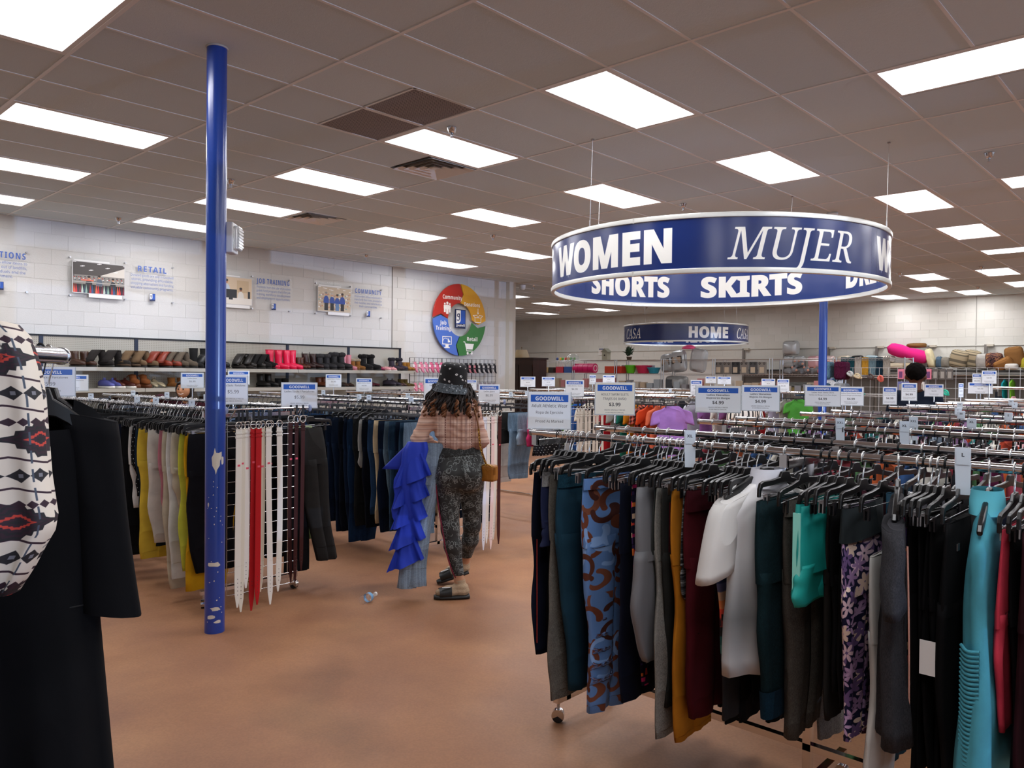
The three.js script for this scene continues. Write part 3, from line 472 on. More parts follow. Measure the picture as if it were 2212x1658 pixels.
function hanger(kind, x, y, z, ry, rail) {
  const dark = rnd() < 0.3;
  if (hangersMade >= 296 || kind === 'stuff') { farHangers.push([x, y, z, ry]); return; }
  const key = kind + dark, proto = hangerKinds[key] ??= makeHanger(kind, dark), c = proto.clone(); hangersMade++;
  c.name = numbered('clothes_hanger'); c.userData = { category: 'hanger', label: `black plastic hanger with ${dark ? 'dark' : 'silver'} hook on ${rail}`, group: `hangers on ${rail}` };
  c.position.set(x, y, z); c.rotation.set(0, ry, rr(-0.07, 0.07)); scene.add(c);
}
// ---------- clothes rails ----------
const RAIL = 1.36, RR = 0.0145;
const casterGeo = { stem: cyl(0.007, 0.007, 0.06, 8, 0, 0.085, 0), hood: new THREE.CylinderGeometry(0.03, 0.03, 0.034, 16, 1, false, -0.6, 4.2).rotateZ(Math.PI / 2).translate(0, 0.032, 0), wheel: cyl(0.027, 0.027, 0.03, 18).rotateZ(Math.PI / 2).translate(0, 0.027, 0) };
function rack(label, xs, z0, z1, o = {}) {                            // rails run along z from z0 (aisle end) to z1
  const xm = (xs[0] + xs[xs.length - 1]) / 2, g = thing('clothes_rack', label, 'clothes rack', null, [xm, 0, (z0 + z1) / 2]), zm = (z0 + z1) / 2, hl = Math.abs(z1 - z0) / 2, y = o.y || RAIL, hw = Math.abs(xs[xs.length - 1] - xs[0]) / 2;
  for (const x of xs) { const r = part('rail', cyl(RR, RR, hl * 2, 16).rotateX(Math.PI / 2), chrome, g, [x - xm, y, 0]); for (const s of [-1, 1]) part('end_cap', cyl(RR * 1.12, RR * 1.12, 0.012, 16).rotateX(Math.PI / 2), M(0x8f8f92, 0.3, 0.8), r, [0, 0, s * hl]); }
  const ends = [-1, 1].map(s => s * (hl - (o.inset || 0.16))); if (hl > 0.9) ends.push(o.mid ?? 0.1);
  for (const e of ends) {
    part('post', bx(0.03, y - 0.14, 0.03, 0, (y - 0.14) / 2 + 0.09, e), chrome, g);
    if (hw > 0.05) part('top_arm', bx(hw * 2, 0.026, 0.026, 0, y - 0.045, e), chrome, g), [-1, 1].map(s => part('rail_cup', bx(0.02, 0.05, 0.026, s * hw, y - 0.03, e), chrome, g));
    const fx = o.foot || [-Math.max(hw, 0.2), Math.max(hw, 0.2)]; part('foot_bar', bx(fx[1] - fx[0] + 0.04, 0.026, 0.03, (fx[0] + fx[1]) / 2, 0.105, e), chrome, g);
    for (const s of [-1, 1]) { const c = part('caster', casterGeo.stem, steel, g, [s < 0 ? fx[0] : fx[1], 0, e], [0, rr(-1, 1), 0]); part('hood', casterGeo.hood, chrome, c); part('wheel', casterGeo.wheel, M(0x141414, 0.5), c); }
  }
  part('base_bar', bx(0.03, 0.026, hl * 2 - 0.3, 0, 0.25, 0), chrome, g);
  return g;
}
// garments: shared shapes in a few variants
const shapes = {}; const shape = (k, f) => shapes[k] ??= f();
let gcount = 0;
function garment(name, geo, mat, label, cat, x, z, o = {}) {
  const m = solo(name, geo, mat, label, cat, o.group, [x, (o.y || RAIL) - (o.drop ?? 0.152), z], [0, o.ry || 0, o.lean || 0]); m.scale.set(o.sx || 1, o.sy || 1, o.sz || 1);
  return m;
}
const inkBlack = cloth(0x0e0e10), navy = cloth(0x14192a), tealDk = cloth(0x1d3d4e), greyMarl = marl(0x8b8985), charcoal = cloth(0x2a2a29), mustard = cloth(0xb5731d), maroon = cloth(0x4a1019), greenDk = marl(0x12292e), white = cloth(0xdcdad5), cream = cloth(0xd8cdb8);
// printed fabrics
const prints = {
  swirl: canvasTex(512, 512, (x, w) => { x.fillStyle = '#5f83b8'; x.fillRect(0, 0, w, w); x.lineCap = 'round'; for (let i = 0; i < 34; i++) { x.strokeStyle = ['#5a3327', '#6d3d2c', '#7a4a38', '#86a8d8', '#4a2a24'][i % 5]; x.lineWidth = 14 + (i * 7) % 26; x.beginPath(); x.arc((i * 137) % w, (i * 211) % w, 26 + (i * 13) % 34, i, i + 3.6); x.stroke(); } }, [2.2, 2.2]),
  floral: canvasTex(512, 512, (x, w) => { x.fillStyle = '#191a36'; x.fillRect(0, 0, w, w); for (let i = 0; i < 60; i++) { x.save(); x.translate((i * 151) % w, (i * 233) % w); x.rotate(i * 1.3); x.fillStyle = ['#b79ac0', '#94779f', '#d8bcc8', '#6c5684', '#e0c8b8'][i % 5]; for (let k = 0; k < 6; k++) { x.rotate(1.05); x.beginPath(); x.ellipse(0, 22 + i % 9, 8 + i % 5, 22, 0, 0, 7); x.fill(); } x.restore(); } }, [3, 3]),
  neon: canvasTex(256, 256, (x, w) => { x.fillStyle = '#1c1930'; x.fillRect(0, 0, w, w); for (let i = 0; i < 80; i++) { x.fillStyle = ['#e0453c', '#e87a3a', '#c22c6a', '#f0d0b0', '#3a2a58'][i % 5]; x.fillRect((i * 67) % w, (i * 113) % w, 12 + (i * 5) % 24, 8 + (i * 3) % 18); } }, [3.4, 3.4]),
  space: canvasTex(256, 256, (x, w) => { for (let j = 0; j < w; j++) { x.fillStyle = ['#2b2c2e', '#55585a', '#7d8182', '#17181a'][Math.floor(hash(j >> 2, 3) * 4)]; x.fillRect(0, j, w, 1); x.fillStyle = '#3c3f41'; x.fillRect((j * 37) % w, j, 60, 1); } }, [6, 3]),
  sunset: canvasTex(128, 512, (x, w, h) => { x.fillStyle = '#0d0f14'; x.fillRect(0, 0, w, h); const c = ['#2c3a66', '#5a5f8c', '#d8b89a', '#e88a52', '#e2462e', '#8a2a22', '#0f1416', '#1f5a58', '#3a7a74', '#123034']; c.forEach((q, i) => { x.fillStyle = q; x.fillRect(0, h * (0.72 - i * 0.028), w, h * 0.03); }); for (let i = 0; i < 30; i++) { x.fillStyle = '#14100f'; x.fillRect((i * 29) % w, h * 0.56 + (i * 7) % 24, 4, 10); } }, [2.6, 0.9]),
  dots: canvasTex(256, 256, (x, w) => { x.fillStyle = '#101013'; x.fillRect(0, 0, w, w); x.fillStyle = '#e6e4e0'; for (let i = 0; i < 8; i++) for (let j = 0; j < 8; j++) { x.beginPath(); x.arc(i * 32 + (j % 2) * 16 + 8, j * 32 + 16, 3.4, 0, 7); x.fill(); } }, [4, 4]),
  stripes: canvasTex(128, 64, (x) => { x.fillStyle = '#e8e2d6'; x.fillRect(0, 0, 128, 64); x.fillStyle = '#2a2a2c'; for (let i = 0; i < 4; i++) x.fillRect(i * 32 + 8, 0, 12, 64); }, [8, 1]),
  plaid: canvasTex(256, 256, (x, w) => { x.fillStyle = '#c04a3a'; x.fillRect(0, 0, w, w); x.fillStyle = 'rgba(30,24,24,.6)'; for (let i = 0; i < 4; i++) { x.fillRect(i * 64, 0, 26, w); x.fillRect(0, i * 64, w, 26); } x.fillStyle = 'rgba(240,220,200,.6)'; for (let i = 0; i < 4; i++) { x.fillRect(i * 64 + 40, 0, 5, w); x.fillRect(0, i * 64 + 40, w, 5); } }, [5, 5]),
};
const printed = (k, rough = 0.8) => M(0xffffff, rough, 0, { map: prints[k], bumpMap: crease, bumpScale: 0.022, specularIntensity: 0.3 });
// ---- rack with athletic wear, aisle side
rack('chrome clothes rack with joggers and leggings under the athletic wear sign', [2.62, 3.1], -2.32, 0.45, { foot: [-0.06, 0.34], inset: 0.02, mid: -0.215 });
const A1 = 'the athletic wear rail';
{
  const L = (b, bot, m, label, o = {}) => {
    const cat = o.cat || 'trousers', t = o.t || 0.032, len = RAIL - 0.152 - bot;
    hanger('clip', 2.62, RAIL, -b, o.ry || 0, A1);
    const g = o.geo || trousers({ w: o.w || 0.35, L: len, d: t, hem: o.hem || 0.13, s: b * 97 | 0, knee: o.knee || 0, rise: o.rise || 0.27 });
    return garment(o.name || 'sports_trousers', g, m, label, cat, 2.62 + (o.dx || 0), -b, { group: o.group, ry: o.ry, drop: o.drop });
  };
  const bl = (b, bot, t, hem, dx = 0.03) => L(b, bot, inkBlack, 'plain black sports trousers clipped on the athletic wear rail', { group: 'plain black sports trousers', t, hem, dx, w: 0.36 - dx * 1.5 });
  const end = L(2.162, 0.43, navy, 'navy black track pants with red side piping at the rail end', { t: 0.03 }); part('side_piping', rod([-0.16, -0.28, 0.017], [-0.15, -0.72, 0.014], 0.002, 5), M(0xb03022, 0.7), end);
  bl(2.128, 0.3, 0.026); bl(2.105, 0.33, 0.02);
  { const geo = trousers({ w: 0.4, L: 0.3, d: 0.03, hem: 0.24, s: 4, rise: 0.22 }); const s = L(2.088, 0.91, cloth(0x262c4a, 0.7), 'navy running shorts with grey waistband and white drawstring', { geo, name: 'running_shorts', cat: 'shorts' }); part('waistband', loft([{ x: 0, y: 0.012, z: 0, rx: 0.196, rz: 0.012 }, { x: 0, y: -0.05, z: 0, rx: 0.199, rz: 0.016 }], 20, 0), marl(0x9b9a98), s); part('drawstring', merge([tube([[-0.14, -0.03, 0.02], [-0.15, -0.07, 0.022], [-0.13, -0.09, 0.022]], 0.003, 10, 5), tube([[-0.12, -0.03, 0.02], [-0.1, -0.06, 0.022], [-0.105, -0.1, 0.022]], 0.003, 10, 5)]), white, s); }
  L(2.062, 0.27, marl(0x77736b), 'grey marl flared sweatpants below navy running shorts', { hem: 0.2, t: 0.03 });
  bl(2.036, 0.5, 0.024);
  const tj = L(2.0, 0.31, tealDk, 'dark teal fleece joggers with ribbed cuffs', { t: 0.06, hem: 0.15, w: 0.4 }); part('waistband', loft([{ x: 0, y: 0.008, z: 0, rx: 0.2, rz: 0.02 }, { x: 0, y: -0.045, z: 0, rx: 0.202, rz: 0.023 }], 20, 0), marl(0x1b4152), tj);
  L(1.945, 0.22, cloth(0x1a1b1a), 'long charcoal black trousers reaching lowest beside the patterned pair', { t: 0.03, dx: 0.09, w: 0.22 });
  { const pg = L(1.87, 0.27, printed('swirl', 0.5), 'blue and brown swirl print satin trousers with ruched hems', { w: 0.4, t: 0.055, hem: 0.12 }); part('waistband', loft([{ x: 0, y: 0.005, z: 0, rx: 0.201, rz: 0.018 }, { x: 0, y: -0.04, z: 0, rx: 0.203, rz: 0.021 }], 20, 0), printed('swirl', 0.5), pg); const ru = []; for (let k = 0; k < 9; k++) ru.push(new THREE.TorusGeometry(0.062, 0.007, 5, 14).rotateX(Math.PI / 2 + 0.3 * (k % 2 ? 1 : -1)).scale(1.05, 1, 0.5).translate(-0.075, -0.58 - k * 0.03, 0)); part('ruching', merge(ru), printed('swirl', 0.5), pg); }
  L(1.72, 0.36, navy, 'navy leggings with straight legs next to the swirl print pair', { t: 0.03 });
  L(1.661, 0.42, printed('neon'), 'narrow leggings with red orange and white geometric print', { t: 0.016 });
  bl(1.643, 0.44, 0.018); bl(1.624, 0.46, 0.02);
  L(1.6, 0.55, M(0x6a6b6e, 0.5, 0, { bumpMap: weave, bumpScale: 0.0004 }), 'grey satin balloon trousers gathered at the hem', { t: 0.06, knee: 0.075, hem: 0.09, w: 0.36, dx: -0.05 });
  L(1.57, 0.31, cloth(0x343735), 'dark grey straight trousers showing low behind the satin pair', { t: 0.02 });
  L(1.552, 0.27, marl(0x8f8d86), 'light grey sweatpants with stacked ribbed cuffs', { t: 0.03, hem: 0.17 });
  const cm = L(1.53, 0.39, cloth(0x252624), 'charcoal slim sports trousers with a maroon side stripe', { t: 0.04 }); part('side_stripe', bx(0.03, 0.24, 0.004, -0.14, -0.17, 0.02), maroon, cm);
  L(1.48, 0.28, mustard, 'mustard yellow jogging trousers', { t: 0.036, hem: 0.14, dx: -0.01 });
  L(1.45, 0.81, printed('space'), 'grey and black space dyed cropped leggings', { t: 0.02, name: 'cropped_leggings' });
  const mj = L(1.42, 0.38, maroon, 'maroon joggers with a seam across the knee', { t: 0.055, hem: 0.15, w: 0.38 }); part('waistband', loft([{ x: 0, y: 0.006, z: 0, rx: 0.19, rz: 0.018 }, { x: 0, y: -0.07, z: 0, rx: 0.192, rz: 0.024 }], 20, 0), cloth(0x3d0c15), mj); part('knee_seam', merge([-1, 1].map(q => new THREE.TorusGeometry(0.078, 0.003, 5, 16).rotateX(Math.PI / 2 + 0.15).scale(1, 1, 0.34).translate(q * 0.08, -0.5, 0))), cloth(0x35090f), mj);
  L(1.355, 0.36, navy, 'dark navy leggings between the maroon joggers and the sunset print', { t: 0.03, dx: 0.06, w: 0.25 }); bl(1.33, 0.36, 0.02, 0.13, 0.06);
  L(1.308, 0.41, M(0xffffff, 0.85, 0, { map: prints.sunset }), 'black leggings with a red sunset photo print', { t: 0.026 });
  bl(1.285, 0.38, 0.026, 0.13, 0.08); bl(1.25, 0.45, 0.022, 0.13, 0.08);
  { // white to grey half zip top
    hanger('shoulder', 2.62, RAIL, -1.21, -0.25, A1);
    const om = canvasTex(64, 512, (x, w, h) => { const g = x.createLinearGradient(0, h, 0, 0); g.addColorStop(0, '#e9e9ea'); g.addColorStop(0.3, '#c9cacb'); g.addColorStop(0.6, '#77797a'); g.addColorStop(0.78, '#a9aaab'); g.addColorStop(1, '#d5d5d3'); x.fillStyle = g; x.fillRect(0, 0, w, h); }, [1, 1.35]);
    const t = garment('running_shirt', shirt({ w: 0.42, L: 0.64, d: 0.08, sleeve: 0.0, s: 3, waist: 0.02 }), M(0xffffff, 0.92, 0, { map: om, bumpMap: crease, bumpScale: 0.022, specularIntensity: 0.3 }), 'white running top with dyed grey middle and short sleeves', 'top', 2.6, -1.2, { ry: -0.25, drop: 0.11 });
    for (const q of [-1, 1]) { const a = []; for (let i = 0; i <= 9; i++) { const k = i / 9; a.push({ x: q * (0.17 + 0.075 * Math.sqrt(k)), y: -0.04 - 0.26 * k, z: 0.01 * q, rx: 0.07 + 0.012 * k, rz: 0.036, amp: 0.08, k: 3, ph: k * 2, tilt: q * -0.02 }); } part('sleeve', loft(a, 18, 3), M(0xd4d3d0, 0.92, 0, { bumpMap: crease, bumpScale: 0.022, specularIntensity: 0.3 }), t); }
    part('collar', loft([{ x: 0, y: 0.05, z: 0, rx: 0.06, rz: 0.045 }, { x: 0, y: 0.02, z: 0, rx: 0.066, rz: 0.05 }, { x: 0, y: -0.015, z: 0, rx: 0.085, rz: 0.045 }], 20, 0), M(0xdfe1ea, 0.75, 0, { bumpMap: weave, bumpScale: 0.0004, side: THREE.DoubleSide }), t);
  }
  const gd = L(1.145, 0.47, greenDk, 'dark green fleece joggers with deep cuffs', { t: 0.06, w: 0.42, hem: 0.17 }); part('cuff', loft([{ x: -0.068, y: -0.64, z: 0, rx: 0.088, rz: 0.03 }, { x: -0.066, y: -0.735, z: 0, rx: 0.082, rz: 0.026 }], 16, 0), marl(0x0e2a3a), gd);
  const gm = L(1.085, 0.4, marl(0x4c4842), 'brown grey marl sweatpants with ribbed waist', { t: 0.055, w: 0.36, hem: 0.13, dx: 0.05 }); part('waistband', loft([{ x: 0, y: 0.006, z: 0, rx: 0.181, rz: 0.02 }, { x: 0, y: -0.05, z: 0, rx: 0.183, rz: 0.024 }], 20, 0), marl(0x59554f), gm);
  { const geo = trousers({ w: 0.4, L: 0.32, d: 0.055, hem: 0.27, s: 8, rise: 0.22 }); const s = L(1.018, 0.92, M(0x14a39a, 0.55, 0, { bumpMap: weave, bumpScale: 0.0004 }), 'bright teal sports shorts with pale side stripe', { geo, name: 'sports_shorts', cat: 'shorts' }); part('side_stripe', bx(0.006, 0.26, 0.024, -0.2, -0.15, 0), M(0x8fe0d2, 0.6), s); part('waistband', loft([{ x: 0, y: 0.008, z: 0, rx: 0.2, rz: 0.02, amp: 0.06, k: 14 }, { x: 0, y: -0.035, z: 0, rx: 0.203, rz: 0.025, amp: 0.06, k: 14 }], 40, 0), M(0x0e938b, 0.6), s); }
  L(0.99, 0.47, cloth(0x282624), 'dark brown grey slim trousers below the teal shorts', { t: 0.03, dx: 0.08, w: 0.24 });
  bl(0.96, 0.58, 0.03, 0.13, 0.07); bl(0.928, 0.54, 0.03, 0.13, 0.06);
  const fl = L(0.885, 0.48, printed('floral'), 'navy leggings with lilac flower print and grey yoke', { t: 0.045, hem: 0.11 }); part('yoke', loft([{ x: 0, y: 0.008, z: 0, rx: 0.18, rz: 0.016 }, { x: 0, y: -0.1, z: 0, rx: 0.182, rz: 0.027 }], 20, 0), cloth(0x2c3336), fl);
  L(0.825, 0.33, cloth(0xcac8c2), 'off white sweatpants hanging below the charcoal top', { t: 0.04, hem: 0.17, drop: 0.3, dx: 0.05, w: 0.28 });
  { hanger('shoulder', 2.62, RAIL, -0.78, 0.25, A1);
    const t = garment('jersey_shirt', shirt({ w: 0.42, L: 0.72, d: 0.07, sleeve: 0.24, s: 6, cuff: 0.09 }), marl(0x3c3c40), 'charcoal short sleeve jersey top with pink side piping', 'top', 2.6, -0.775, { ry: 0.25, drop: 0.11 });
    part('piping', tube([[-0.175, -0.12, 0.035], [-0.18, -0.35, 0.042], [-0.15, -0.6, 0.045], [-0.14, -0.71, 0.045]], 0.003, 20, 5), M(0xd9a08f, 0.7), t); }
  L(0.722, 0.57, printed('neon'), 'slim leggings with bright pink and orange pattern', { t: 0.016 });
  bl(0.705, 0.42, 0.02); bl(0.685, 0.43, 0.02); bl(0.665, 0.43, 0.024);
  const sw = bl(0.645, 0.41, 0.03); part('swing_ticket', bx(0.002, 0.1, 0.05, -0.178, -0.4, 0.0), whitePlastic, sw); sw.userData.label = 'plain black leggings with a white swing ticket'; delete sw.userData.group;
  const pt = L(0.605, 0.4, inkBlack, 'black leggings with a small square silver badge at the hip', { t: 0.045 }); part('badge', bx(0.022, 0.02, 0.003, -0.1, -0.075, 0.02), steel, pt);
  { hanger('shoulder', 2.62, RAIL, -0.53, 0.1, A1);
    const m = M(0x49a8bc, 0.8, 0, { map: clothNoise, bumpMap: weave, bumpScale: 0.0005 });
    const t = garment('jersey_dress', shirt({ w: 0.4, L: 0.78, d: 0.08, sleeve: 0.0, s: 9, waist: 0.02, flare: 0.02 }), m, 'light turquoise top with stand collar and ruched drawstring side', 'top', 2.6, -0.53, { ry: 0.1, drop: 0.12 });
    part('collar', loft([{ x: 0, y: 0.06, z: 0, rx: 0.06, rz: 0.04 }, { x: 0, y: 0.03, z: 0, rx: 0.064, rz: 0.045 }, { x: 0, y: -0.01, z: 0, rx: 0.085, rz: 0.045 }], 20, 0), M(0x57b4c6, 0.8, 0, { side: THREE.DoubleSide }), t);
    part('ruching', merge(Array.from({ length: 30 }, (_, k) => tube([[-0.165, -0.36 - k * 0.0125, -0.04], [-0.198, -0.366 - k * 0.0125, -0.02], [-0.2, -0.362 - k * 0.0125, 0.008]], 0.0055, 8, 5))), m, t);
    part('drawstring', tube([[-0.15, -0.72, 0.055], [-0.16, -0.82, 0.06], [-0.15, -0.95, 0.058]], 0.004, 12, 5), m, t); }
  L(0.467, 0.64, cloth(0xcf3d50), 'coral pink sports leggings', { t: 0.03 });
  bl(0.445, 0.52, 0.024); L(0.42, 0.52, cloth(0x2a0d14), 'very dark wine red velour trousers', { t: 0.03 }); bl(0.36, 0.5, 0.03); bl(0.25, 0.5, 0.04); bl(0.12, 0.5, 0.04);
  // rail behind
  const pal = [inkBlack, inkBlack, navy, charcoal, greyMarl, inkBlack, cloth(0x3a1520), tealDk, inkBlack, cloth(0x5a5a60)], var3 = [1, 2, 3].map(s => trousers({ w: 0.34, L: 0.72 + 0.09 * s, d: 0.04, hem: 0.13, s }));
  for (let k = 0; k < 26; k++) { const b = 2.2 - k * 0.075 + rr(-0.015, 0.015); hanger('clip', 3.1, RAIL, -b, rr(-0.1, 0.1), 'the inner athletic wear rail'); garment('sports_trousers', var3[k % 3], pal[k % 10], 'sports trousers on the inner rail of the athletic wear rack', 'trousers', 3.1, -b, { group: 'trousers on the inner athletic rail', ry: rr(-0.08, 0.08) }); }
  // loose hangers, closely spaced on the aisle rail
  for (const b of [1.8, 1.77, 1.745, 0.32, 0.29, 0.18]) hanger('clip', 2.62, RAIL, -b, rr(-0.15, 0.15), A1);
}
// ---- the racks behind it
const tee = [1, 2, 3].map(s => shirt({ w: 0.42, L: 0.58 + 0.03 * s, d: 0.05, sleeve: 0.17, s })), slv = [4, 5, 6].map(s => shirt({ w: 0.36, L: 0.56 + 0.04 * (s - 4), d: 0.05, sleeve: 0, s })), jean = [1, 2, 3, 4].map(s => trousers({ w: 0.38, L: 0.98, d: 0.05, hem: 0.15 + 0.02 * (s % 3), s: s + 10 }));
const bright = [0x9a3c46, 0xd8d3c8, 0x22242a, 0xc04a34, 0x3a5a8c, 0xb08ab8, 0x5a8a5c, 0xd2a4a8, 0x7a2a5a, 0x1f6a68, 0xe0dcd0, 0x404448, 0xd86a3c, 0x6a7a88].map(c => cloth(c));
[[3.98, 4.44, 'chrome clothes rack under the ladies sleeveless signs', 'the ladies sleeveless rack'], [5.4, 5.97, 'chrome clothes rack under the short sleeve shirt signs', 'the short sleeve shirt rack'], [7.3, 7.8, 'chrome clothes rack in front of the man in navy', 'the rack before the man in navy']].forEach(([xa, xb, label, rail], q) => {
  rack(label, [xa, xb], -2.25, 1.1);
  for (const x of [xa, xb]) for (let k = 0; k < 34 - q * 4; k++) {
    const b = 2.16 - k * (0.052 + q * 0.012) + rr(-0.02, 0.02); hanger(q === 2 || (q === 1 && x === xb) ? 'stuff' : 'far', x, RAIL, -b, rr(-0.12, 0.12), rail);
    if (k % 2 === 0 && k < 30) garment('hanging_blouse', (q ? tee : slv)[k / 2 % 3], bright[(k * 3 + q * 5 + (x === xb ? 4 : 0)) % 14], `women's top hanging on ${rail}`, 'top', x, -b, { group: `tops on ${rail}`, drop: 0.11, ry: rr(-0.1, 0.1) });
  }
});
rack('low chrome rack behind the man in navy', [8.75, 9.2], -2.25, 0.8); for (let k = 0; k < 26; k++) { hanger('stuff', 8.75, RAIL, -2.1 + k * 0.08, 0, ''); if (k % 2) garment('hanging_blouse', tee[k % 3], bright[(k * 5) % 14], 'top hanging on the rack behind the man in navy', 'top', 8.75, -2.1 + k * 0.08, { group: 'tops behind the man in navy', drop: 0.11 }); }
// ---- ladies slacks rack with belts on its end
rack('chrome rack of ladies slacks with belts on its end grid', [2.45, 3.15], -5.0, -9.0);
rack('chrome rack of ladies jeans beside the standing woman', [4.3, 5.0], -5.08, -9.0);
{
  const rail = 'the ladies slacks rail', P = (b, bot, m, label, o = {}) => { hanger('clip', 2.45, RAIL, -b, o.ry || 0, rail); return garment(o.name || 'slacks', trousers({ w: 0.36, L: RAIL - 0.152 - bot, d: o.t || 0.035, hem: o.hem || 0.17, s: b * 53 | 0, rise: 0.28, slant: o.slant || 0, ...(o.dx ? { w: 0.36 - o.dx * 1.6 } : {}) }), m, label, o.cat || 'trousers', 2.45 + (o.dx || 0), -b, { ry: o.ry, group: o.group }); };
  P(5.99, 0.6, white, 'white trousers furthest along by the black dress'); P(5.93, 0.7, printed('dots'), 'black trousers with tiny white dots'); P(5.87, 0.4, cloth(0x16283a), 'dark blue slacks behind the yellow pair'); P(5.82, 0.25, cloth(0xd9b83f), 'lemon yellow slacks showing between darker pairs'); P(5.74, 0.35, cloth(0x1e2a33), 'slate navy slacks beside the off white pair', { dx: 0.07 });
  P(5.65, 0.39, cloth(0xd4cdc0), 'off white slacks with side pocket', { t: 0.05 }); P(5.58, 0.33, inkBlack, 'black slacks on the ladies slacks rail', { group: 'black slacks', dx: 0.07 }); P(5.5, 0.25, cloth(0x1b1f16), 'dark olive green slacks on the ladies slacks rail', { dx: 0.05 }); P(5.46, 0.5, cloth(0xc07a86), 'thin strip of dusty pink slacks', { t: 0.014 });
  P(5.41, 0.11, cloth(0xbfb39c), 'tan cuffed slacks, lowest hanging pair', { t: 0.045 }); P(5.33, 0.19, white, 'white slacks in front of the tan cuffed pair', { t: 0.02 }); P(5.27, 0.69, cloth(0xc9beab), 'cream cropped trousers with rolled waist', { t: 0.05, name: 'cropped_trousers' });
  P(5.2, 0.33, inkBlack, 'black slacks on the ladies slacks rail', { group: 'black slacks', dx: 0.08 }); P(5.15, 0.28, cloth(0xcfd44a), 'lime yellow slacks on the ladies slacks rail', { t: 0.022 }); P(5.11, 0.3, charcoal, 'charcoal slacks beside the golden corduroys', { t: 0.03, dx: 0.06 }); P(5.06, 0.17, cloth(0xcc9a18), 'golden yellow corduroy trousers', { t: 0.05 }); P(5.02, 0.28, cloth(0x15151a), 'wide black dress slacks by the blue column', { t: 0.05 });
  for (let k = 0; k < 30; k++) { const b = 6.1 + k * 0.07; hanger('far', 2.45, RAIL, -b, rr(-0.2, 0.2), rail); if (k % 3 === 0) garment('slacks', jean[k % 4], [inkBlack, navy, charcoal, greyMarl][(k / 3) % 4], 'dark slacks further along the ladies slacks rail', 'trousers', 2.45, -b, { group: 'slacks further along the rail' }); }
  for (let k = 0; k < 26; k++) hanger('clip', 2.45, RAIL, -rr(5.0, 6.1), rr(-0.35, 0.35), rail);
  const r2 = 'the inner slacks rail';
  hanger('clip', 3.2, RAIL, -5.04, 0.1, r2); garment('corduroy_trousers', trousers({ w: 0.22, L: 1.0, d: 0.09, hem: 0.11, s: 21, slant: 0.17 }), cloth(0x2d2c2b), 'faded charcoal corduroy trousers beside the belt display', 'trousers', 3.2, -5.04, { ry: 0.12 });
  hanger('clip', 3.15, RAIL, -5.1, 0, r2); garment('slacks', trousers({ w: 0.26, L: 1.06, d: 0.05, hem: 0.12, s: 22 }), inkBlack, 'long black slacks behind the faded corduroys', 'trousers', 3.1, -5.09);
  hanger('clip', 3.25, RAIL, -5.2, 0, r2); garment('slacks', trousers({ w: 0.22, L: 0.86, d: 0.07, hem: 0.12, s: 23, slant: 0.2 }), cloth(0xa9c283), 'pale lime green slacks behind the faded corduroys', 'trousers', 3.22, -5.2, { ry: 0.05 });
  for (let k = 0; k < 34; k++) { const b = 5.3 + k * 0.1; hanger('far', 3.15, RAIL, -b, rr(-0.2, 0.2), r2); if (k % 3 === 0) garment('slacks', jean[k % 4], [inkBlack, navy, cloth(0x33343a), cloth(0x16283a)][(k / 3 | 0) % 4], 'dark slacks on the inner slacks rail', 'trousers', 3.15, -b, { group: 'slacks on the inner rail' }); }
  const r3 = 'the ladies jeans rail', J = (b, bot, m, label, o = {}) => { hanger('clip', 4.3, RAIL, -b, 0, r3); return garment(o.name || 'jeans', trousers({ w: 0.38, L: RAIL - 0.152 - bot, d: o.t || 0.045, hem: o.hem || 0.17, s: b * 31 | 0, rise: 0.28, slant: o.slant || 0 }), m, label, 'jeans', 4.3, -b, { group: o.group }); };
  const dj = denim(0x16253c), mj = denim(0x2c4a6e), lj = denim(0x7d97ab), kj = denim(0x0d131f);
  J(6.1, 0.14, dj, 'dark blue jeans on the ladies jeans rail', { group: 'dark jeans' }); J(6.0, 0.16, kj, 'blue black jeans on the ladies jeans rail', { group: 'blue black jeans' }); J(5.92, 0.17, dj, 'dark blue jeans on the ladies jeans rail', { group: 'dark jeans' }); J(5.86, 0.09, denim(0x1a3350), 'indigo jeans lowest along the jeans rail'); J(5.78, 0.25, cloth(0x191a1a), 'wide black jeans sticking out from the rail', { t: 0.06 });
  J(5.69, 0.78, cloth(0xa9a8a4), 'light grey cropped jeans', { t: 0.03 }); J(5.64, 0.25, kj, 'blue black jeans on the ladies jeans rail', { group: 'blue black jeans' }); J(5.56, 0.38, mj, 'mid blue jeans beside the cream pair'); J(5.47, 0.31, cloth(0xcdb692), 'cream trousers among the jeans', { t: 0.055 }); J(5.41, 0.24, dj, 'dark blue jeans on the ladies jeans rail', { group: 'dark jeans' }); J(5.33, 0.41, denim(0x6d8796), 'pale grey blue jeans near the cream trousers'); J(5.26, 0.27, denim(0x35546f), 'washed blue jeans with open knee seam'); J(5.18, 0.22, dj, 'dark blue jeans on the ladies jeans rail', { group: 'dark jeans' }); J(5.12, 0.25, denim(0x3d5d78), 'worn blue jeans nearest the held blue top'); J(5.06, 0.24, lj, 'pale washed jeans at the end of the jeans rail');
  for (let k = 0; k < 24; k++) hanger('clip', 4.3, RAIL, -rr(5.1, 6.4), rr(-0.35, 0.35), r3);
  for (let k = 0; k < 26; k++) { const b = 6.2 + k * 0.1; hanger('stuff', 4.3, RAIL, -b, rr(-0.2, 0.2), r3); if (k % 3 === 0) garment('jeans', jean[k % 4], [dj, kj, mj][(k / 3 | 0) % 3], 'jeans further along the ladies jeans rail', 'jeans', 4.3, -b, { group: 'jeans further along the rail' }); }
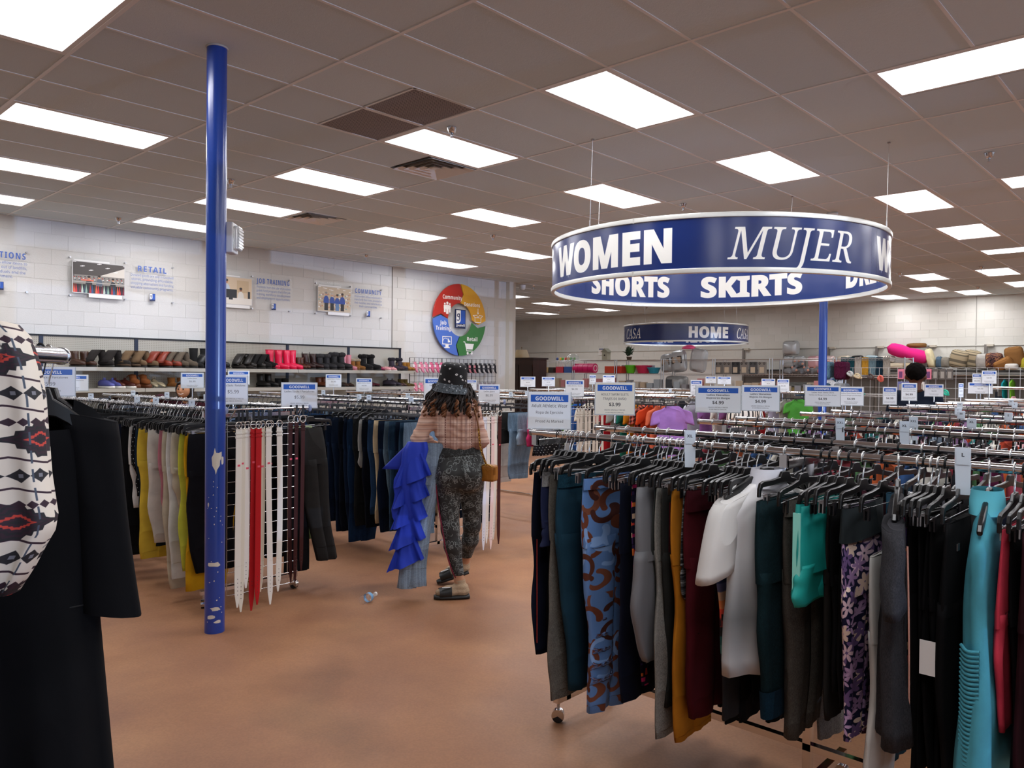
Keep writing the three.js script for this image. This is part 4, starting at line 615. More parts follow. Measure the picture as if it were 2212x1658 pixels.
  const r4 = 'the inner jeans rail'; hanger('shoulder', 5.06, RAIL, -5.15, 0, r4); garment('jeans', trousers({ w: 0.42, L: 0.98, d: 0.08, hem: 0.2, s: 33 }), kj, 'dark indigo jeans beside the second belt display', 'jeans', 5.1, -5.15, { ry: 0.15 });
  hanger('clip', 5.1, RAIL, -5.3, 0, r4); garment('jeans', trousers({ w: 0.42, L: 0.92, d: 0.06, hem: 0.18, s: 34 }), denim(0x223a56), 'blue jeans just behind the dark indigo pair', 'jeans', 5.12, -5.3); hanger('clip', 5.1, RAIL, -5.4, 0, r4); garment('jeans', trousers({ w: 0.42, L: 0.96, d: 0.06, hem: 0.22, s: 35 }), kj, 'wide blue black jeans at the aisle corner', 'jeans', 5.18, -5.42);
  for (let k = 0; k < 24; k++) { const b = 5.5 + k * 0.13; hanger('stuff', 5.0, RAIL, -b, rr(-0.2, 0.2), r4); if (k % 2 === 0) garment('jeans', jean[k % 4], [dj, mj, kj, lj][(k / 2 | 0) % 4], 'jeans on the inner jeans rail', 'jeans', 5.0, -b, { group: 'jeans on the inner rail' }); }
  // further rows with shorts and tops
  rack('chrome rack with shorts and skirts past the jeans rack', [6.3, 6.9], -5.15, -9); rack('chrome rack of bright tees behind the swimsuit sign', [8.25, 8.85], -5.0, -9); rack('chrome rack of shirts in front of the wire shelves', [10.1, 10.7], -4.9, -9); rack('chrome rack of mixed tops near the far blue column', [12.6, 13.2], -5.2, -9.5);
  const shortGeo = trousers({ w: 0.4, L: 0.42, d: 0.06, hem: 0.24, s: 41, rise: 0.24 }), skirt = loft(Array.from({ length: 8 }, (_, i) => ({ x: 0, y: -i * 0.075, z: 0, rx: 0.17 + 0.012 * i, rz: 0.03 + 0.003 * i, amp: 0.03 * i, k: 6, ph: 1 })), 30, 3);
  [[5.25, skirt, printed('dots'), 'black skirt with white polka dots', 'skirt'], [5.38, shortGeo, cloth(0xd0386c), 'hot pink shorts past the jeans rack', 'shorts'], [5.52, shortGeo, denim(0x9db4c4), 'pale ripped denim shorts', 'shorts'], [5.66, jean[0], denim(0x8aa6bc), 'light denim cropped jeans beside the polka dot skirt', 'jeans'], [5.8, shortGeo, charcoal, 'charcoal shorts past the jeans rack', 'shorts'], [5.95, jean[1], white, 'white trousers past the jeans rack', 'trousers'], [6.1, jean[2], cloth(0x5a4a3a), 'brown trousers past the jeans rack', 'trousers'], [6.3, jean[3], inkBlack, 'black trousers past the jeans rack', 'trousers']].forEach(([b, g, m, l, c], k) => { hanger('stuff', 6.2, RAIL, -b, 0, ''); garment(c === 'skirt' ? 'skirt' : 'hanging_' + c, g, m, l, c, 6.2, -b, { sy: g === jean[0] ? 0.72 : 0.8 }); });
  for (let k = 0; k < 24; k++) { hanger('stuff', 6.3, RAIL, -(6.4 + k * 0.1), 0, ''); hanger('stuff', 6.9, RAIL, -(5.2 + k * 0.15), 0, ''); }
  const C = (x, list, name) => list.forEach(([b, c, l], k) => { hanger('stuff', x, RAIL, -b, 0, ''); garment('tee_shirt', tee[k % 3], typeof c === 'number' ? cloth(c) : c, l, 'tee shirt', x, -b, { drop: 0.11, ry: k ? rr(-0.15, 0.15) : -0.5 }); });
  C(8.25, [[5.03, 0xa97cc4, 'lavender tee shirt facing the aisle at the rack end'], [5.2, 0xd86a48, 'coral tee shirt next to the lavender one'], [5.32, 0xd24a24, 'orange red tee shirt in the bright row'], [5.43, printed('plaid'), 'red plaid shirt in the bright row'], [5.54, 0xc47a1a, 'amber orange tee shirt in the bright row'], [5.66, 0x1d6a5a, 'deep green tee shirt in the bright row'], [5.78, 0x9a9690, 'grey tee shirt in the bright row'], [5.92, 0xb8202c, 'red tee shirt in the bright row'], [6.1, 0x1a1b1e, 'black tee shirt in the bright row'], [6.28, 0xd8d0c0, 'cream tee shirt in the bright row'], [6.45, 0x2f62b0, 'blue tee shirt in the bright row'], [6.62, 0x6aa03a, 'leaf green tee shirt in the bright row'], [6.8, 0x7a6a8a, 'dusty purple tee shirt in the bright row'], [6.98, 0xc9c4ba, 'pale stone tee shirt in the bright row']]);
  C(10.1, [[5.0, printed('stripes'), 'striped tee shirt at the end of the shirt rack'], [5.2, 0x7a4a78, 'plum tee shirt in the shirt rack'], [5.4, 0xd9d5cb, 'ivory tee shirt in the shirt rack'], [5.6, 0x8a5a9a, 'violet tee shirt in the shirt rack'], [5.8, 0xb8bcc4, 'silver grey tee shirt in the shirt rack'], [6.0, 0x2a2c34, 'black shirt in the shirt rack'], [6.2, 0xe2ddd2, 'white shirt in the shirt rack']]);
  C(12.6, [[5.3, 0x4f9a3c, 'green tee shirt near the far blue column'], [5.5, 0xa8a69c, 'grey tee shirt near the far blue column'], [5.7, 0xc4c0d8, 'pale lilac shirt near the far blue column'], [5.95, 0xb01f28, 'bright red tee shirt near the far blue column'], [6.2, 0x1f5a66, 'teal tee shirt near the far blue column'], [6.5, 0x25262c, 'black tee shirt near the far blue column']]);
  for (const x of [8.25, 8.85, 10.1, 10.7, 12.6]) for (let k = 0; k < 20; k++) hanger('stuff', x, RAIL, -(5.1 + k * 0.17), 0, '');
}
if (farHangers.length) {
  const im = new THREE.InstancedMesh(simpleHanger, M(0x3a3b3e, 0.35, 0.4), farHangers.length), q = new THREE.Object3D(); im.name = 'distant_hangers'; im.userData = { kind: 'stuff', label: 'mass of small dark hangers along the distant rails', category: 'hangers' };
  farHangers.forEach(([x, y, z, r], i) => { q.position.set(x, y, z); q.rotation.y = r; q.updateMatrix(); im.setMatrixAt(i, q.matrix); }); im.castShadow = im.receiveShadow = true; scene.add(im);
}
console.log('hangers', hangersMade, farHangers.length);
// ---------- belts on the end grids ----------
const buckleM = M(0xcfcac0, 0.25, 0.9);
function endGrid(label, x0, x1, z, y0 = 0.12, y1 = 1.3) {
  const w = x1 - x0, g = thing('end_grid', label, 'display grid', null, [x0, 0, z]);
  for (let k = 0; k <= Math.round(w / 0.076); k++) part('grid_wire', rod([k * w / Math.round(w / 0.076), y0, 0], [k * w / Math.round(w / 0.076), y1, 0], 0.0028, 6), chrome, g);
  for (let y = y0; y <= y1 + 0.01; y += 0.076) part('grid_wire', rod([0, y, 0.005], [w, y, 0.005], 0.0028, 6), chrome, g);
  const b = part('hook_bar', rod([-0.05, 1.37, 0.08], [w + 0.05, 1.37, 0.08], 0.006, 8), chrome, g);
  for (const s of [-0.05, w + 0.05]) part('bar_end', new THREE.SphereGeometry(0.02, 12, 10).scale(0.75, 1.25, 0.7), M(0x9aa7c8, 0.3, 0, { transmission: 0.4, thickness: 0.02, ior: 1.4 }), b, [s, 1.365, 0.08]);
  for (const s of [0.02, w - 0.02]) part('bracket', rod([s, 1.3, 0], [s, 1.37, 0.08], 0.005, 6), chrome, g);
  return g;
}
function belt(x, z, yBot, color, label, group, wd = 0.043, top = 1.24) {
  const L = top - yBot, b = thing('leather_belt', label, 'belt', group, [x, top, z]), n = 14, s = hash(Math.round(x * 1000), 5) * 6, secs = [];
  for (let i = 0; i <= n; i++) { const t = i / n; secs.push({ x: 0.012 * Math.sin(t * 2.4 + s) * t, y: -L * t, z: 0.012 * Math.sin(t * 3 + s * 2) * t, rx: (i === n ? 0.25 : i === n - 1 ? 0.9 : 1) * wd / 2, rz: 0.0022, sq: 0.35 }); }
  const m = M(color, 0.6, 0, { bumpMap: crease, bumpScale: 0.004, specularIntensity: 0.5 }); part('strap', loft(secs, 10, 3), m, b);
  part('buckle', new THREE.TorusGeometry(0.022, 0.0035, 6, 16).scale(1, 1.15, 1).translate(0, 0.022, 0), buckleM, b);
  part('keeper', rbx(wd + 0.006, 0.012, 0.012, 0.004, 0, -0.03, 0), m, b); part('keeper', rbx(wd + 0.006, 0.012, 0.012, 0.004, 0, -0.055, 0), m, b);
  for (let k = 0; k < 5; k++) part('belt_hole', cyl(0.0028, 0.0028, 0.0052, 8).rotateX(Math.PI / 2), M(0x3a3532, 0.8), b, [secs[n - 2].x, -L * 0.84 - k * 0.026, secs[n - 2].z]);
  part('price_sticker', bx(0.018, 0.013, 0.001, 0, -0.22 - 0.05 * hash(Math.round(x * 100), 8), 0.0035), M(0xe0566a, 0.6), b);
  part('hanger_tab', bx(0.014, 0.09, 0.006, 0, 0.075, 0), blackPlastic, b);
  return b;
}
endGrid('chrome end grid with white, red and brown belts', 2.5, 3.03, -4.93);
[[2.53, 0.06, 0xe6e1d6], [2.562, 0.02, 0xded8c8], [2.603, 0.17, 0xe9e6df]].forEach(([x, y, c], i) => belt(x, -4.83 - i * 0.012, y, c, 'white leather belt left of the red belts on the end grid'.replace('left of', 'in the bunch of three beside'), 'white belts by the red belts'));
[[2.64, 0.01], [2.672, 0.05]].forEach(([x, y], i) => belt(x, -4.84 + i * 0.012, y, 0xb3141a, 'bright red leather belt on the end grid', 'red belts'));
belt(2.711, -4.85, 0.12, 0xd6cbb6, 'cream leather belt next to the red belts'); belt(2.75, -4.835, 0.03, 0xe8e4dc, 'white leather belt with a paper ticket between cream and black'); belt(2.779, -4.86, 0.26, 0x141416, 'thin black leather belt between white ones', null, 0.024); belt(2.834, -4.84, 0.1, 0xe6e2d8, 'white leather belt standing alone beside the bare grid wires');
[[2.928, 0.14], [2.964, 0.145], [3.005, 0.22]].forEach(([x, y], i) => belt(x, -4.85 + i * 0.016, y, 0x3a1512, 'dark brown leather belt at the corner of the end grid', 'dark brown belts on the first grid', 0.031, 1.27));
endGrid('chrome end grid with belts just past the woman in leggings', 4.62, 5.12, -5.0);
[[4.9, 0.05, 0xd9dbe6, 'pale bluish white belt just past the woman'], [4.955, 0.1, 0xe3ddd6, 'ivory belt just past the woman'], [5.0, 0.04, 0xe6ccc8, 'pale pink belt just past the woman'], [5.04, 0.12, 0xe8e2d8, 'cream curled belt just past the woman'], [5.09, 0.08, 0x451a18, 'dark oxblood belt just past the woman'], [4.7, 0.1, 0x8a1f2a, 'wine red belt half behind the woman']].forEach(([x, y, c, l], i) => belt(x, -4.9 - 0.01 * (i % 2), y, c, l));
endGrid('chrome end grid with cream belts behind the athletic wear sign', 6.35, 6.9, -5.12);
for (let k = 0; k < 7; k++) belt(6.4 + k * 0.07, -5.03 - 0.01 * (k % 2), 0.1 + 0.02 * (k % 3), 0xcfc8ba, 'cream belt in the row behind the athletic wear sign', 'cream belts in a row');
// ---------- price signs ----------
const signTex = {};
function priceTex(lines, w, h, paper) {
  const k = lines.join('|') + (w / h).toFixed(1) + paper;
  return signTex[k] ??= canvasTex(Math.round(512 * Math.min(1.6, Math.max(0.6, w / h))), 512, (x, W, H) => {
    x.fillStyle = paper; x.fillRect(0, 0, W, H); x.fillStyle = lines[0] === 'pale' ? '#3f6fc4' : '#1f5bb8'; x.fillRect(W * 0.05, H * 0.06, W * 0.9, H * 0.2);
    x.textAlign = 'center'; x.textBaseline = 'middle'; x.fillStyle = '#f5f5f2'; x.font = `bold ${H * 0.15}px sans-serif`; x.fillText('GOODWILL', W / 2, H * 0.165, W * 0.7);
    x.fillStyle = '#28282a'; lines.slice(1).forEach(([t, y, s, b]) => { x.font = `${b ? 'bold ' : ''}${H * s}px sans-serif`; x.fillText(t, W / 2, H * y, W * 0.86); });
  });
}
const small = [['UNLESS SPECIALLY PRICED', 0.83, 0.06], ['O UN PRECIO ESPECIAL', 0.91, 0.06]];
const S = {
  ath: ['', ['Adult Athletic Wear', 0.37, 0.125], ['Ropa de Ejercicio', 0.55, 0.1], ['Priced As Marked', 0.8, 0.1]], swim: ['', ['ADULT SWIM SUITS', 0.37, 0.1], ['TRAJES DE BAÑO', 0.51, 0.1], ['$3.99', 0.69, 0.15, 1], ...small.map(([t, y, s]) => [t, y + 0.04, 0.055])],
  slv: ['', ['Ladies Sleeveless', 0.34, 0.1, 1], ['Mujeres Sin Mangas', 0.46, 0.09, 1], ['$4.99', 0.64, 0.17, 1], ...small], short: ['', ['Ladies Short Sleeve Shirts', 0.34, 0.09], ['Camisa de Manga Corta Para Mujer', 0.46, 0.08], ['$4.99', 0.66, 0.16, 1], ...small],
  slack: ['', ['Ladies Slacks / Pantalones', 0.35, 0.1], ['$5.99', 0.58, 0.16], ...small], jeans: ['', ['Ladies Jeans', 0.36, 0.11], ['$6.99', 0.57, 0.16], ...small], shorts: ['', ['Ladies Shorts / Shorts', 0.36, 0.1], ['$4.99', 0.57, 0.15], ...small],
};
function priceSign(kind, x, y, z, w, h, label, o = {}) {
  const base = o.base ?? (x === 11.9 ? 1.5 : RAIL) + RR, g = thing('price_sign', label, 'price sign', o.group, [x, y, z], Math.atan2(-x, -z) + (o.turn || 0));
  part('card', bx(w, h, 0.003), M(0xe9edf0, 0.35), g); part('printed_face', new THREE.PlaneGeometry(w - 0.006, h - 0.006), M(0xffffff, 0.3, 0, { map: priceTex(S[kind], w, h, o.paper || '#e6eaee'), clearcoat: 0.4, clearcoatRoughness: 0.1 }), g, [0, 0, 0.0019]);
  part('holder_edge', merge([bx(w + 0.006, 0.006, 0.006, 0, -h / 2, 0), bx(0.004, h, 0.005, -w / 2, 0, 0), bx(0.004, h, 0.005, w / 2, 0, 0)]), M(0xdfe6ea, 0.15, 0, { transmission: 0.5, thickness: 0.003, ior: 1.45 }), g);
  const st = y - h / 2 - base; if (st > 0.004) part('stem', cyl(0.005, 0.005, st, 8, 0, -h / 2 - st / 2, -0.004), chrome, g);
  return g;
}
[['ath', 2.81, 1.45, -2.38, 0.203, 0.175, 'price sign reading Adult Athletic Wear'], ['swim', 3.28, 1.50, -2.34, 0.202, 0.166, 'cream price sign reading Adult Swim Suits 3.99', { paper: '#e9e4d4' }], ['slv', 4.01, 1.49, -2.15, 0.248, 0.149, 'wider ladies sleeveless price sign at 4.99'], ['slv', 4.46, 1.49, -2.11, 0.218, 0.154, 'second ladies sleeveless price sign, behind the wider one'], ['short', 5.42, 1.49, -2.11, 0.231, 0.144, 'short sleeve shirts price sign in front of the blue column'], ['short', 5.96, 1.48, -2.11, 0.172, 0.138, 'narrower short sleeve shirts price sign beside the first'], ['short', 7.3, 1.461, -2.251, 0.110, 0.155, 'slim price sign beside the man in navy'], ['short', 7.8, 1.491, -2.237, 0.129, 0.163, 'price sign on a stem in front of the man in navy'],
  ['slack', 3.05, 1.455, -4.94, 0.25, 0.183, 'ladies slacks price sign 5.99 above the brown belts'], ['slack', 2.53, 1.50, -4.91, 0.185, 0.192, 'ladies slacks price sign half behind the blue column'], ['shorts', 4.3, 1.554, -8.217, 0.229, 0.156, 'price sign behind the slacks sign by the blue column'], ['jeans', 3.15, 1.538, -6.867, 0.191, 0.137, 'ladies jeans price sign beside the smiling woman'], ['shorts', 5.0, 1.528, -7.399, 0.170, 0.145, 'price sign before the second shelf of shoes'], ['shorts', 5.0, 1.493, -6.830, 0.168, 0.138, 'price sign below the burgundy boots'], ['jeans', 5.0, 1.479, -5.680, 0.224, 0.202, 'price sign half hidden behind the black hat'], ['shorts', 6.9, 1.481, -7.158, 0.142, 0.130, 'small price sign beside the sock display'], ['jeans', 4.96, 1.44, -4.91, 0.19, 0.174, 'ladies jeans price sign 6.99 above the second belts'],
  ['shorts', 8.25, 1.515, -7.395, 0.211, 0.145, 'white price sign under the dark wooden cabinet'], ['shorts', 8.25, 1.522, -7.011, 0.180, 0.129, 'white price sign in front of the candle shelf'], ['shorts', 6.9, 1.470, -5.475, 0.209, 0.183, 'ladies shorts price sign 4.99 above the cream belts'], ['shorts', 8.85, 1.553, -6.700, 0.092, 0.132, 'narrow price sign under the pink bins'], ['shorts', 10.1, 1.558, -7.325, 0.191, 0.118, 'low price sign under the orange baskets'], ['shorts', 8.85, 1.474, -5.051, 0.142, 0.189, 'tall price sign under the boxed packs'], ['shorts', 10.7, 1.561, -5.862, 0.155, 0.099, 'small price sign under the grey boxed packs'], ['shorts', 10.7, 1.555, -5.639, 0.194, 0.111, 'price sign beside the yellow toy box'], ['shorts', 12.6, 1.512, -5.826, 0.219, 0.141, 'price sign below the grey plush toys'], ['shorts', 12.6, 1.479, -5.565, 0.186, 0.202, 'price sign below the pink plush toys'], ['shorts', 13.2, 1.540, -5.034, 0.140, 0.140, 'small price sign against the far blue column'], ['shorts', 13.21, 1.54, -4.9, 0.139, 0.124, 'small price sign past the far blue column'],
  ['shorts', 8.75, 1.495, -2.275, 0.170, 0.123, 'white price sign behind the man in navy'], ['shorts', 10.35, 1.602, -2.237, 0.091, 0.151, 'slim price sign below the grey shelf upright'], ['shorts', 10.35, 1.637, -2.113, 0.145, 0.150, 'higher price sign below the pillow shelf'], ['shorts', 9.2, 1.495, -2.135, 0.071, 0.146, 'price sign seen nearly edge on', { turn: 0.9 }], ['shorts', 10.35, 1.509, -2.201, 0.248, 0.129, 'wide price sign under the higher one'],
  ['slack', 2.45, 1.506, -7.774, 0.262, 0.148, 'slacks price sign 5.99 beside the black hanger'], ['slack', 1.3, 1.56, -4.47, 0.238, 0.15, 'slacks price sign half hidden behind the black hanger', { base: 1.3 }]].forEach(a => priceSign(...a));
rack('chrome rack far right behind the navy shirt'.replace('far right ', ''), [10.35, 11.3], -2.35, 0.6, {}); rack('raised chrome rack under the pillow shelf', [11.9], -2.5, 0.6, { y: 1.5 });
for (let k = 0; k < 12; k++) { garment('hanging_blouse', slv[k % 3], bright[(k * 3 + 1) % 14], 'top on the rack behind the man in navy, farther row', 'top', 10.35, -2.2 + k * 0.15, { drop: 0.11, group: 'tops farther behind the man' }); garment('hanging_blouse', tee[k % 3], bright[(k * 5 + 2) % 14], 'top on the raised rack under the pillow shelf', 'top', 11.9, -2.3 + k * 0.15, { drop: 0.11, y: 1.5, group: 'tops on the raised rack' }); }
// ---------- size tags clipped over the rails ----------
{
  const tagTex = t => signTex['tag' + t] ??= canvasTex(64, 96, (x, w, h) => { x.fillStyle = '#cfdbe6'; x.fillRect(0, 0, w, h); x.fillStyle = '#33363c'; x.font = 'bold 34px sans-serif'; x.textAlign = 'center'; x.fillText(t, w / 2, 44, 56); });
  const long = ext([[-0.021, 0.055], [0.021, 0.055], [0.021, -0.085], [-0.017, -0.085], [-0.019, -0.03], [-0.021, 0]], 0.003), sq = rbx(0.042, 0.05, 0.004, 0.002);
  const at = (x, z, t, kind, rail) => { const g = thing('size_tag', `${kind === 'long' ? 'long' : 'small'} white size tag lettered ${t} on ${rail}`, 'size tag', `size tags on ${rail}`, [x, RAIL + (kind === 'long' ? 0.0 : 0.035), z], Math.atan2(-x, -z)); part('plate', kind === 'long' ? long : sq, M(0xd2dde8, 0.35), g, [0, 0, 0.02]); part('lettering', new THREE.PlaneGeometry(0.034, 0.044), M(0xffffff, 0.4, 0, { map: tagTex(t) }), g, [0, kind === 'long' ? 0.026 : 0, 0.0235]); part('rail_clip', new THREE.TorusGeometry(RR + 0.002, 0.0025, 5, 14).translate(0, kind === 'long' ? 0 : -0.035, 0), M(0xd2dde8, 0.35), g); };
  at(2.62, -1.52, 'XL', 'long', 'the athletic wear rail'); at(2.62, -0.6, 'L', 'long', 'the athletic wear rail, turquoise end');
  for (const [x, b, t, r] of [[3.98, 1.46, 'XXL', 'the ladies sleeveless rack'], [3.98, 1.16, 'XL', 'the ladies sleeveless rack'], [4.44, 1.25, 'XXL', 'the inner sleeveless rail'], [4.44, 0.98, 'XL', 'the inner sleeveless rail'], [3.98, 0.62, 'L', 'the ladies sleeveless rack'], [5.4, 1.25, 'M', 'the short sleeve rack'], [5.97, 1.4, 'L', 'the inner short sleeve rail'], [5.4, 1.0, 'S', 'the short sleeve rack'], [7.3, 1.7, 'XL', 'the fourth rack'], [7.8, 1.4, 'L', 'the fourth rack, inner rail'], [8.75, 1.6, 'M', 'the rack behind the man']]) at(x, -b, t, b > 1.1 && x < 5 ? 'long' : 'sq', r);
  for (const [x, b, t] of [[2.45, 7.3, 'XL'], [2.45, 6.3, 'L'], [2.45, 5.95, 'M'], [2.45, 5.35, 'S'], [3.15, 8.2, 'XXL'], [3.15, 7.4, 'XL'], [3.15, 6.6, 'L'], [3.15, 6.1, 'M']]) at(x, -b, t, 'sq', x < 3 ? 'the slacks rail' : 'the inner slacks rail');
  for (const [x, b, t] of [[4.3, 5.95, 'L'], [4.3, 5.8, 'M'], [4.3, 5.2, 'S'], [5.0, 6.1, '10'], [5.0, 5.6, '12'], [5.0, 7.6, '8'], [6.3, 5.9, 'M'], [6.9, 6.2, 'L'], [6.9, 7.5, 'S'], [8.25, 6.7, 'M'], [8.85, 6.6, 'L'], [10.1, 6.2, 'S']]) at(x, -b, t, 'sq', x < 4.5 ? 'the jeans rail' : x < 6 ? 'the inner jeans rail' : x < 8 ? 'the shorts rack' : 'the bright tee racks');
}
// ---------- rail by the camera with the black dress and the patterned blouse ----------
{
  const g = thing('clothes_rack', 'chrome rail holding the black dress and the patterned blouse', 'clothes rack', null, [0, 0, 0]);
  part('rail', rod([0.5, 1.647, -1.655], [-0.35, 1.647, -0.25], 0.0155, 20), chrome, g); part('end_cap', rod([0.5, 1.647, -1.655], [0.506, 1.647, -1.665], 0.017, 20), chrome, g);
  part('post', cyl(0.016, 0.016, 1.6, 12, 0.05, 0.83, -0.92), chrome, g); part('foot_bar', merge([bar([-0.2, 0.02, -1.1], [0.3, 0.02, -0.74], 0.03)]), chrome, g);
  const big = (kind, dark, p, ry, label) => { const h = makeHanger(kind, dark); h.name = numbered('clothes_hanger'); tag(h, label, 'hanger'); h.position.set(...p); h.rotation.y = ry; h.scale.x = 0.48; scene.add(h); return h; };
  big('shoulder', true, [0.44, 1.647, -1.56], -0.33, 'black plastic hanger with dark hook carrying the black dress'); big('shoulder', false, [0.47, 1.647, -1.618], -0.75, 'black plastic hanger with silver hook at the very end of the rail');
  const face = Math.atan2(-0.45, 1.6);
  const dm = new THREE.MeshPhysicalMaterial({ color: 0x0b0b0d, roughness: 0.9, map: clothNoise, bumpMap: crease, bumpScale: 0.008, side: THREE.DoubleSide, specularIntensity: 0.2 });
  const w = 0.42, secs = [], ring = (y, rx, rz, amp, k, tz, ph = 1) => secs.push({ x: 0, y, z: 0, rx, rz, amp, k, ph, tz });
  // neckline dips at the front: rings slope with z near the top
  ring(-0.02, 0.125, 0.05, 0, 3, -1.25); ring(-0.024, 0.14, 0.054, 0, 3, -1.05); ring(-0.035, 0.165, 0.058, 0, 3, -0.6); ring(-0.055, 0.192, 0.06, 0.01, 3, -0.2); ring(-0.1, 0.2, 0.064, 0.02, 4, 0); ring(-0.2, 0.19, 0.066, 0.03, 4, 0); ring(-0.33, 0.18, 0.066, 0.05, 4, 0);
  ring(-0.4, 0.182, 0.066, 0.06, 5, 0); for (let i = 1; i <= 8; i++) ring(-0.4 - i * 0.1, 0.182 + 0.011 * i, 0.068 + 0.008 * i, 0.06 + 0.03 * i, 6, 0, 1 + i * 0.06);
  const geo = loft(secs, 48, 2), p = geo.attributes.position; for (let i = 0; i < p.count; i++) { const r = Math.floor(i / 49), s = secs[Math.min(r, secs.length - 1)]; if (s.tz && p.getZ(i) > 0) p.setY(i, p.getY(i) + s.tz * p.getZ(i) * 1.6); } geo.computeVertexNormals();
  geo.scale(0.74, 1, 0.9); const d = solo('maxi_dress', geo, dm, 'long plain black dress with three quarter sleeves hanging at the rail end', 'dress', null, [0.415, 1.585, -1.615], [0, -0.33, 0]);
  for (const q of [-1, 1]) { const a = []; for (let i = 0; i <= 12; i++) { const t = i / 12; a.push({ x: q * (0.116 + 0.038 * Math.pow(t, 0.8)), y: -0.05 - 0.37 * t, z: 0.01, rx: 0.05 - 0.006 * Math.sin(t * 3) + 0.004 * t, rz: 0.045, amp: 0.05, k: 3, ph: t * 2, tilt: -q * 0.012 }); } part('sleeve', loft(a, 24, 1), dm, d); }
  part('waist_seam', new THREE.TorusGeometry(0.146, 0.0016, 4, 40).rotateX(Math.PI / 2).scale(1, 1, 0.41).translate(0, -0.395, 0), M(0x050506, 0.9), d);
  // cream garment behind the neckline
  const cr = solo('cream_blouse', shirt({ w: 0.2, L: 0.4, d: 0.05, sleeve: 0, s: 5, neck: 0.1 }), cream, 'cream blouse showing inside the black neckline', 'blouse', null, [0.43, 1.5, -1.7], [0, -0.3, 0]);
  // patterned blouse thrown over the rail
  const aztec = canvasTex(1024, 1024, (x, W) => {
    x.fillStyle = '#d3c8b8'; x.fillRect(0, 0, W, W); const K = '#17151a', P = '#2a1220', Rd = '#b83a2c';
    const saw = (y, h, n, col, dx = 0, lean = 0) => { x.fillStyle = col; for (let i = -1; i <= n; i++) { const u = (i + dx) * W / n, yy = y + lean * i * W / n; x.beginPath(); x.moveTo(u, yy); x.lineTo(u + W / n / 2, yy - h); x.lineTo(u + W / n, yy + lean * W / n); x.lineTo(u + W / n / 2, yy + h); x.fill(); } };
    const dia = (cx, cy, r) => { for (let k = 0; k < 7; k++) { const t = 1 - k / 7; x.fillStyle = [K, P, K, P, Rd, P, K][k]; x.beginPath(); const m = 14; for (let i = 0; i < m * 2; i++) { const a = i / (m * 2) * 6.283, q = r * t * (i % 2 ? 0.84 : 1.02) * (1 / (Math.abs(Math.cos(a)) * 0.62 + Math.abs(Math.sin(a)) * 0.92)) * 0.8; const px = cx + Math.cos(a) * q * 1.2, py = cy + Math.sin(a) * q * 0.8; i ? x.lineTo(px, py) : x.moveTo(px, py); } x.fill(); } };
    for (let r = 0; r < 4; r++) { const y = r * 256;
      saw(y + 30, 22, 15, K); x.fillStyle = '#6f6f76'; for (let i = 0; i < 15; i++) x.fillRect(i * W / 15 + 24, y + 24, 16, 12);
      x.strokeStyle = P; x.lineWidth = 6; for (const o of [66, 226]) { x.beginPath(); for (let i = 0; i <= 8; i++) x.lineTo(i * W / 8, y + o + (i % 2 ? 22 : 0)); x.stroke(); }
      for (let c = 0; c < 4; c++) dia(c * 256 + (r % 2 ? 128 : 20), y + 142, 92); saw(y + 196, 13, 24, P, 0.3); }
    x.strokeStyle = '#3c4654'; x.lineWidth = 7; x.setLineDash([40, 18]); for (let c = 0; c < 8; c++) { x.beginPath(); x.moveTo(c * 128 + 60, 0); x.lineTo(c * 128 + 60, W); x.stroke(); }
  }, [2.0, 2.0]);
  const bm = M(0xffffff, 0.7, 0, { map: aztec, bumpMap: crease, bumpScale: 0.008, side: THREE.DoubleSide }), top = [];
  const prof = [[0.05, 0.028, 0.012], [0.045, 0.05, 0.03], [0.025, 0.068, 0.04], [-0.02, 0.082, 0.045], [-0.07, 0.09, 0.045], [-0.13, 0.094, 0.046], [-0.19, 0.099, 0.046], [-0.25, 0.108, 0.046], [-0.275, 0.104, 0.044], [-0.3, 0.09, 0.042], [-0.33, 0.075, 0.04], [-0.37, 0.05, 0.036]];
  prof.forEach(([y, rx, rz], i) => top.push({ x: -0.0, y, z: 0, rx, rz, amp: 0.04 + 0.02 * i, k: 4, ph: 0.6 + i * 0.05, sq: 0.75 }));
  const bl = solo('patterned_blouse', loft(top, 48, 3), bm, 'cream blouse with black and wine zigzag print draped over the rail', 'blouse', null, [0.32, 1.645, -1.415], [0, -0.75, 0]);
  const s2 = []; for (let i = 0; i <= 8; i++) { const t = i / 8; s2.push({ x: -0.095 + 0.02 * t, y: 0.03 - 0.42 * t, z: 0.02, rx: 0.05 + 0.012 * t, rz: 0.035, amp: 0.09, k: 3, ph: t * 2 }); } part('sleeve', loft(s2, 30, 3), bm, bl);
  solo('navy_cardigan', shirt({ w: 0.4, L: 0.75, d: 0.07, sleeve: 0.4, s: 7 }), cloth(0x14162a), 'dark navy knit garment below the patterned blouse', 'cardigan', null, [0.03, 1.13, -1.2], [0, -0.7, 0]);
}
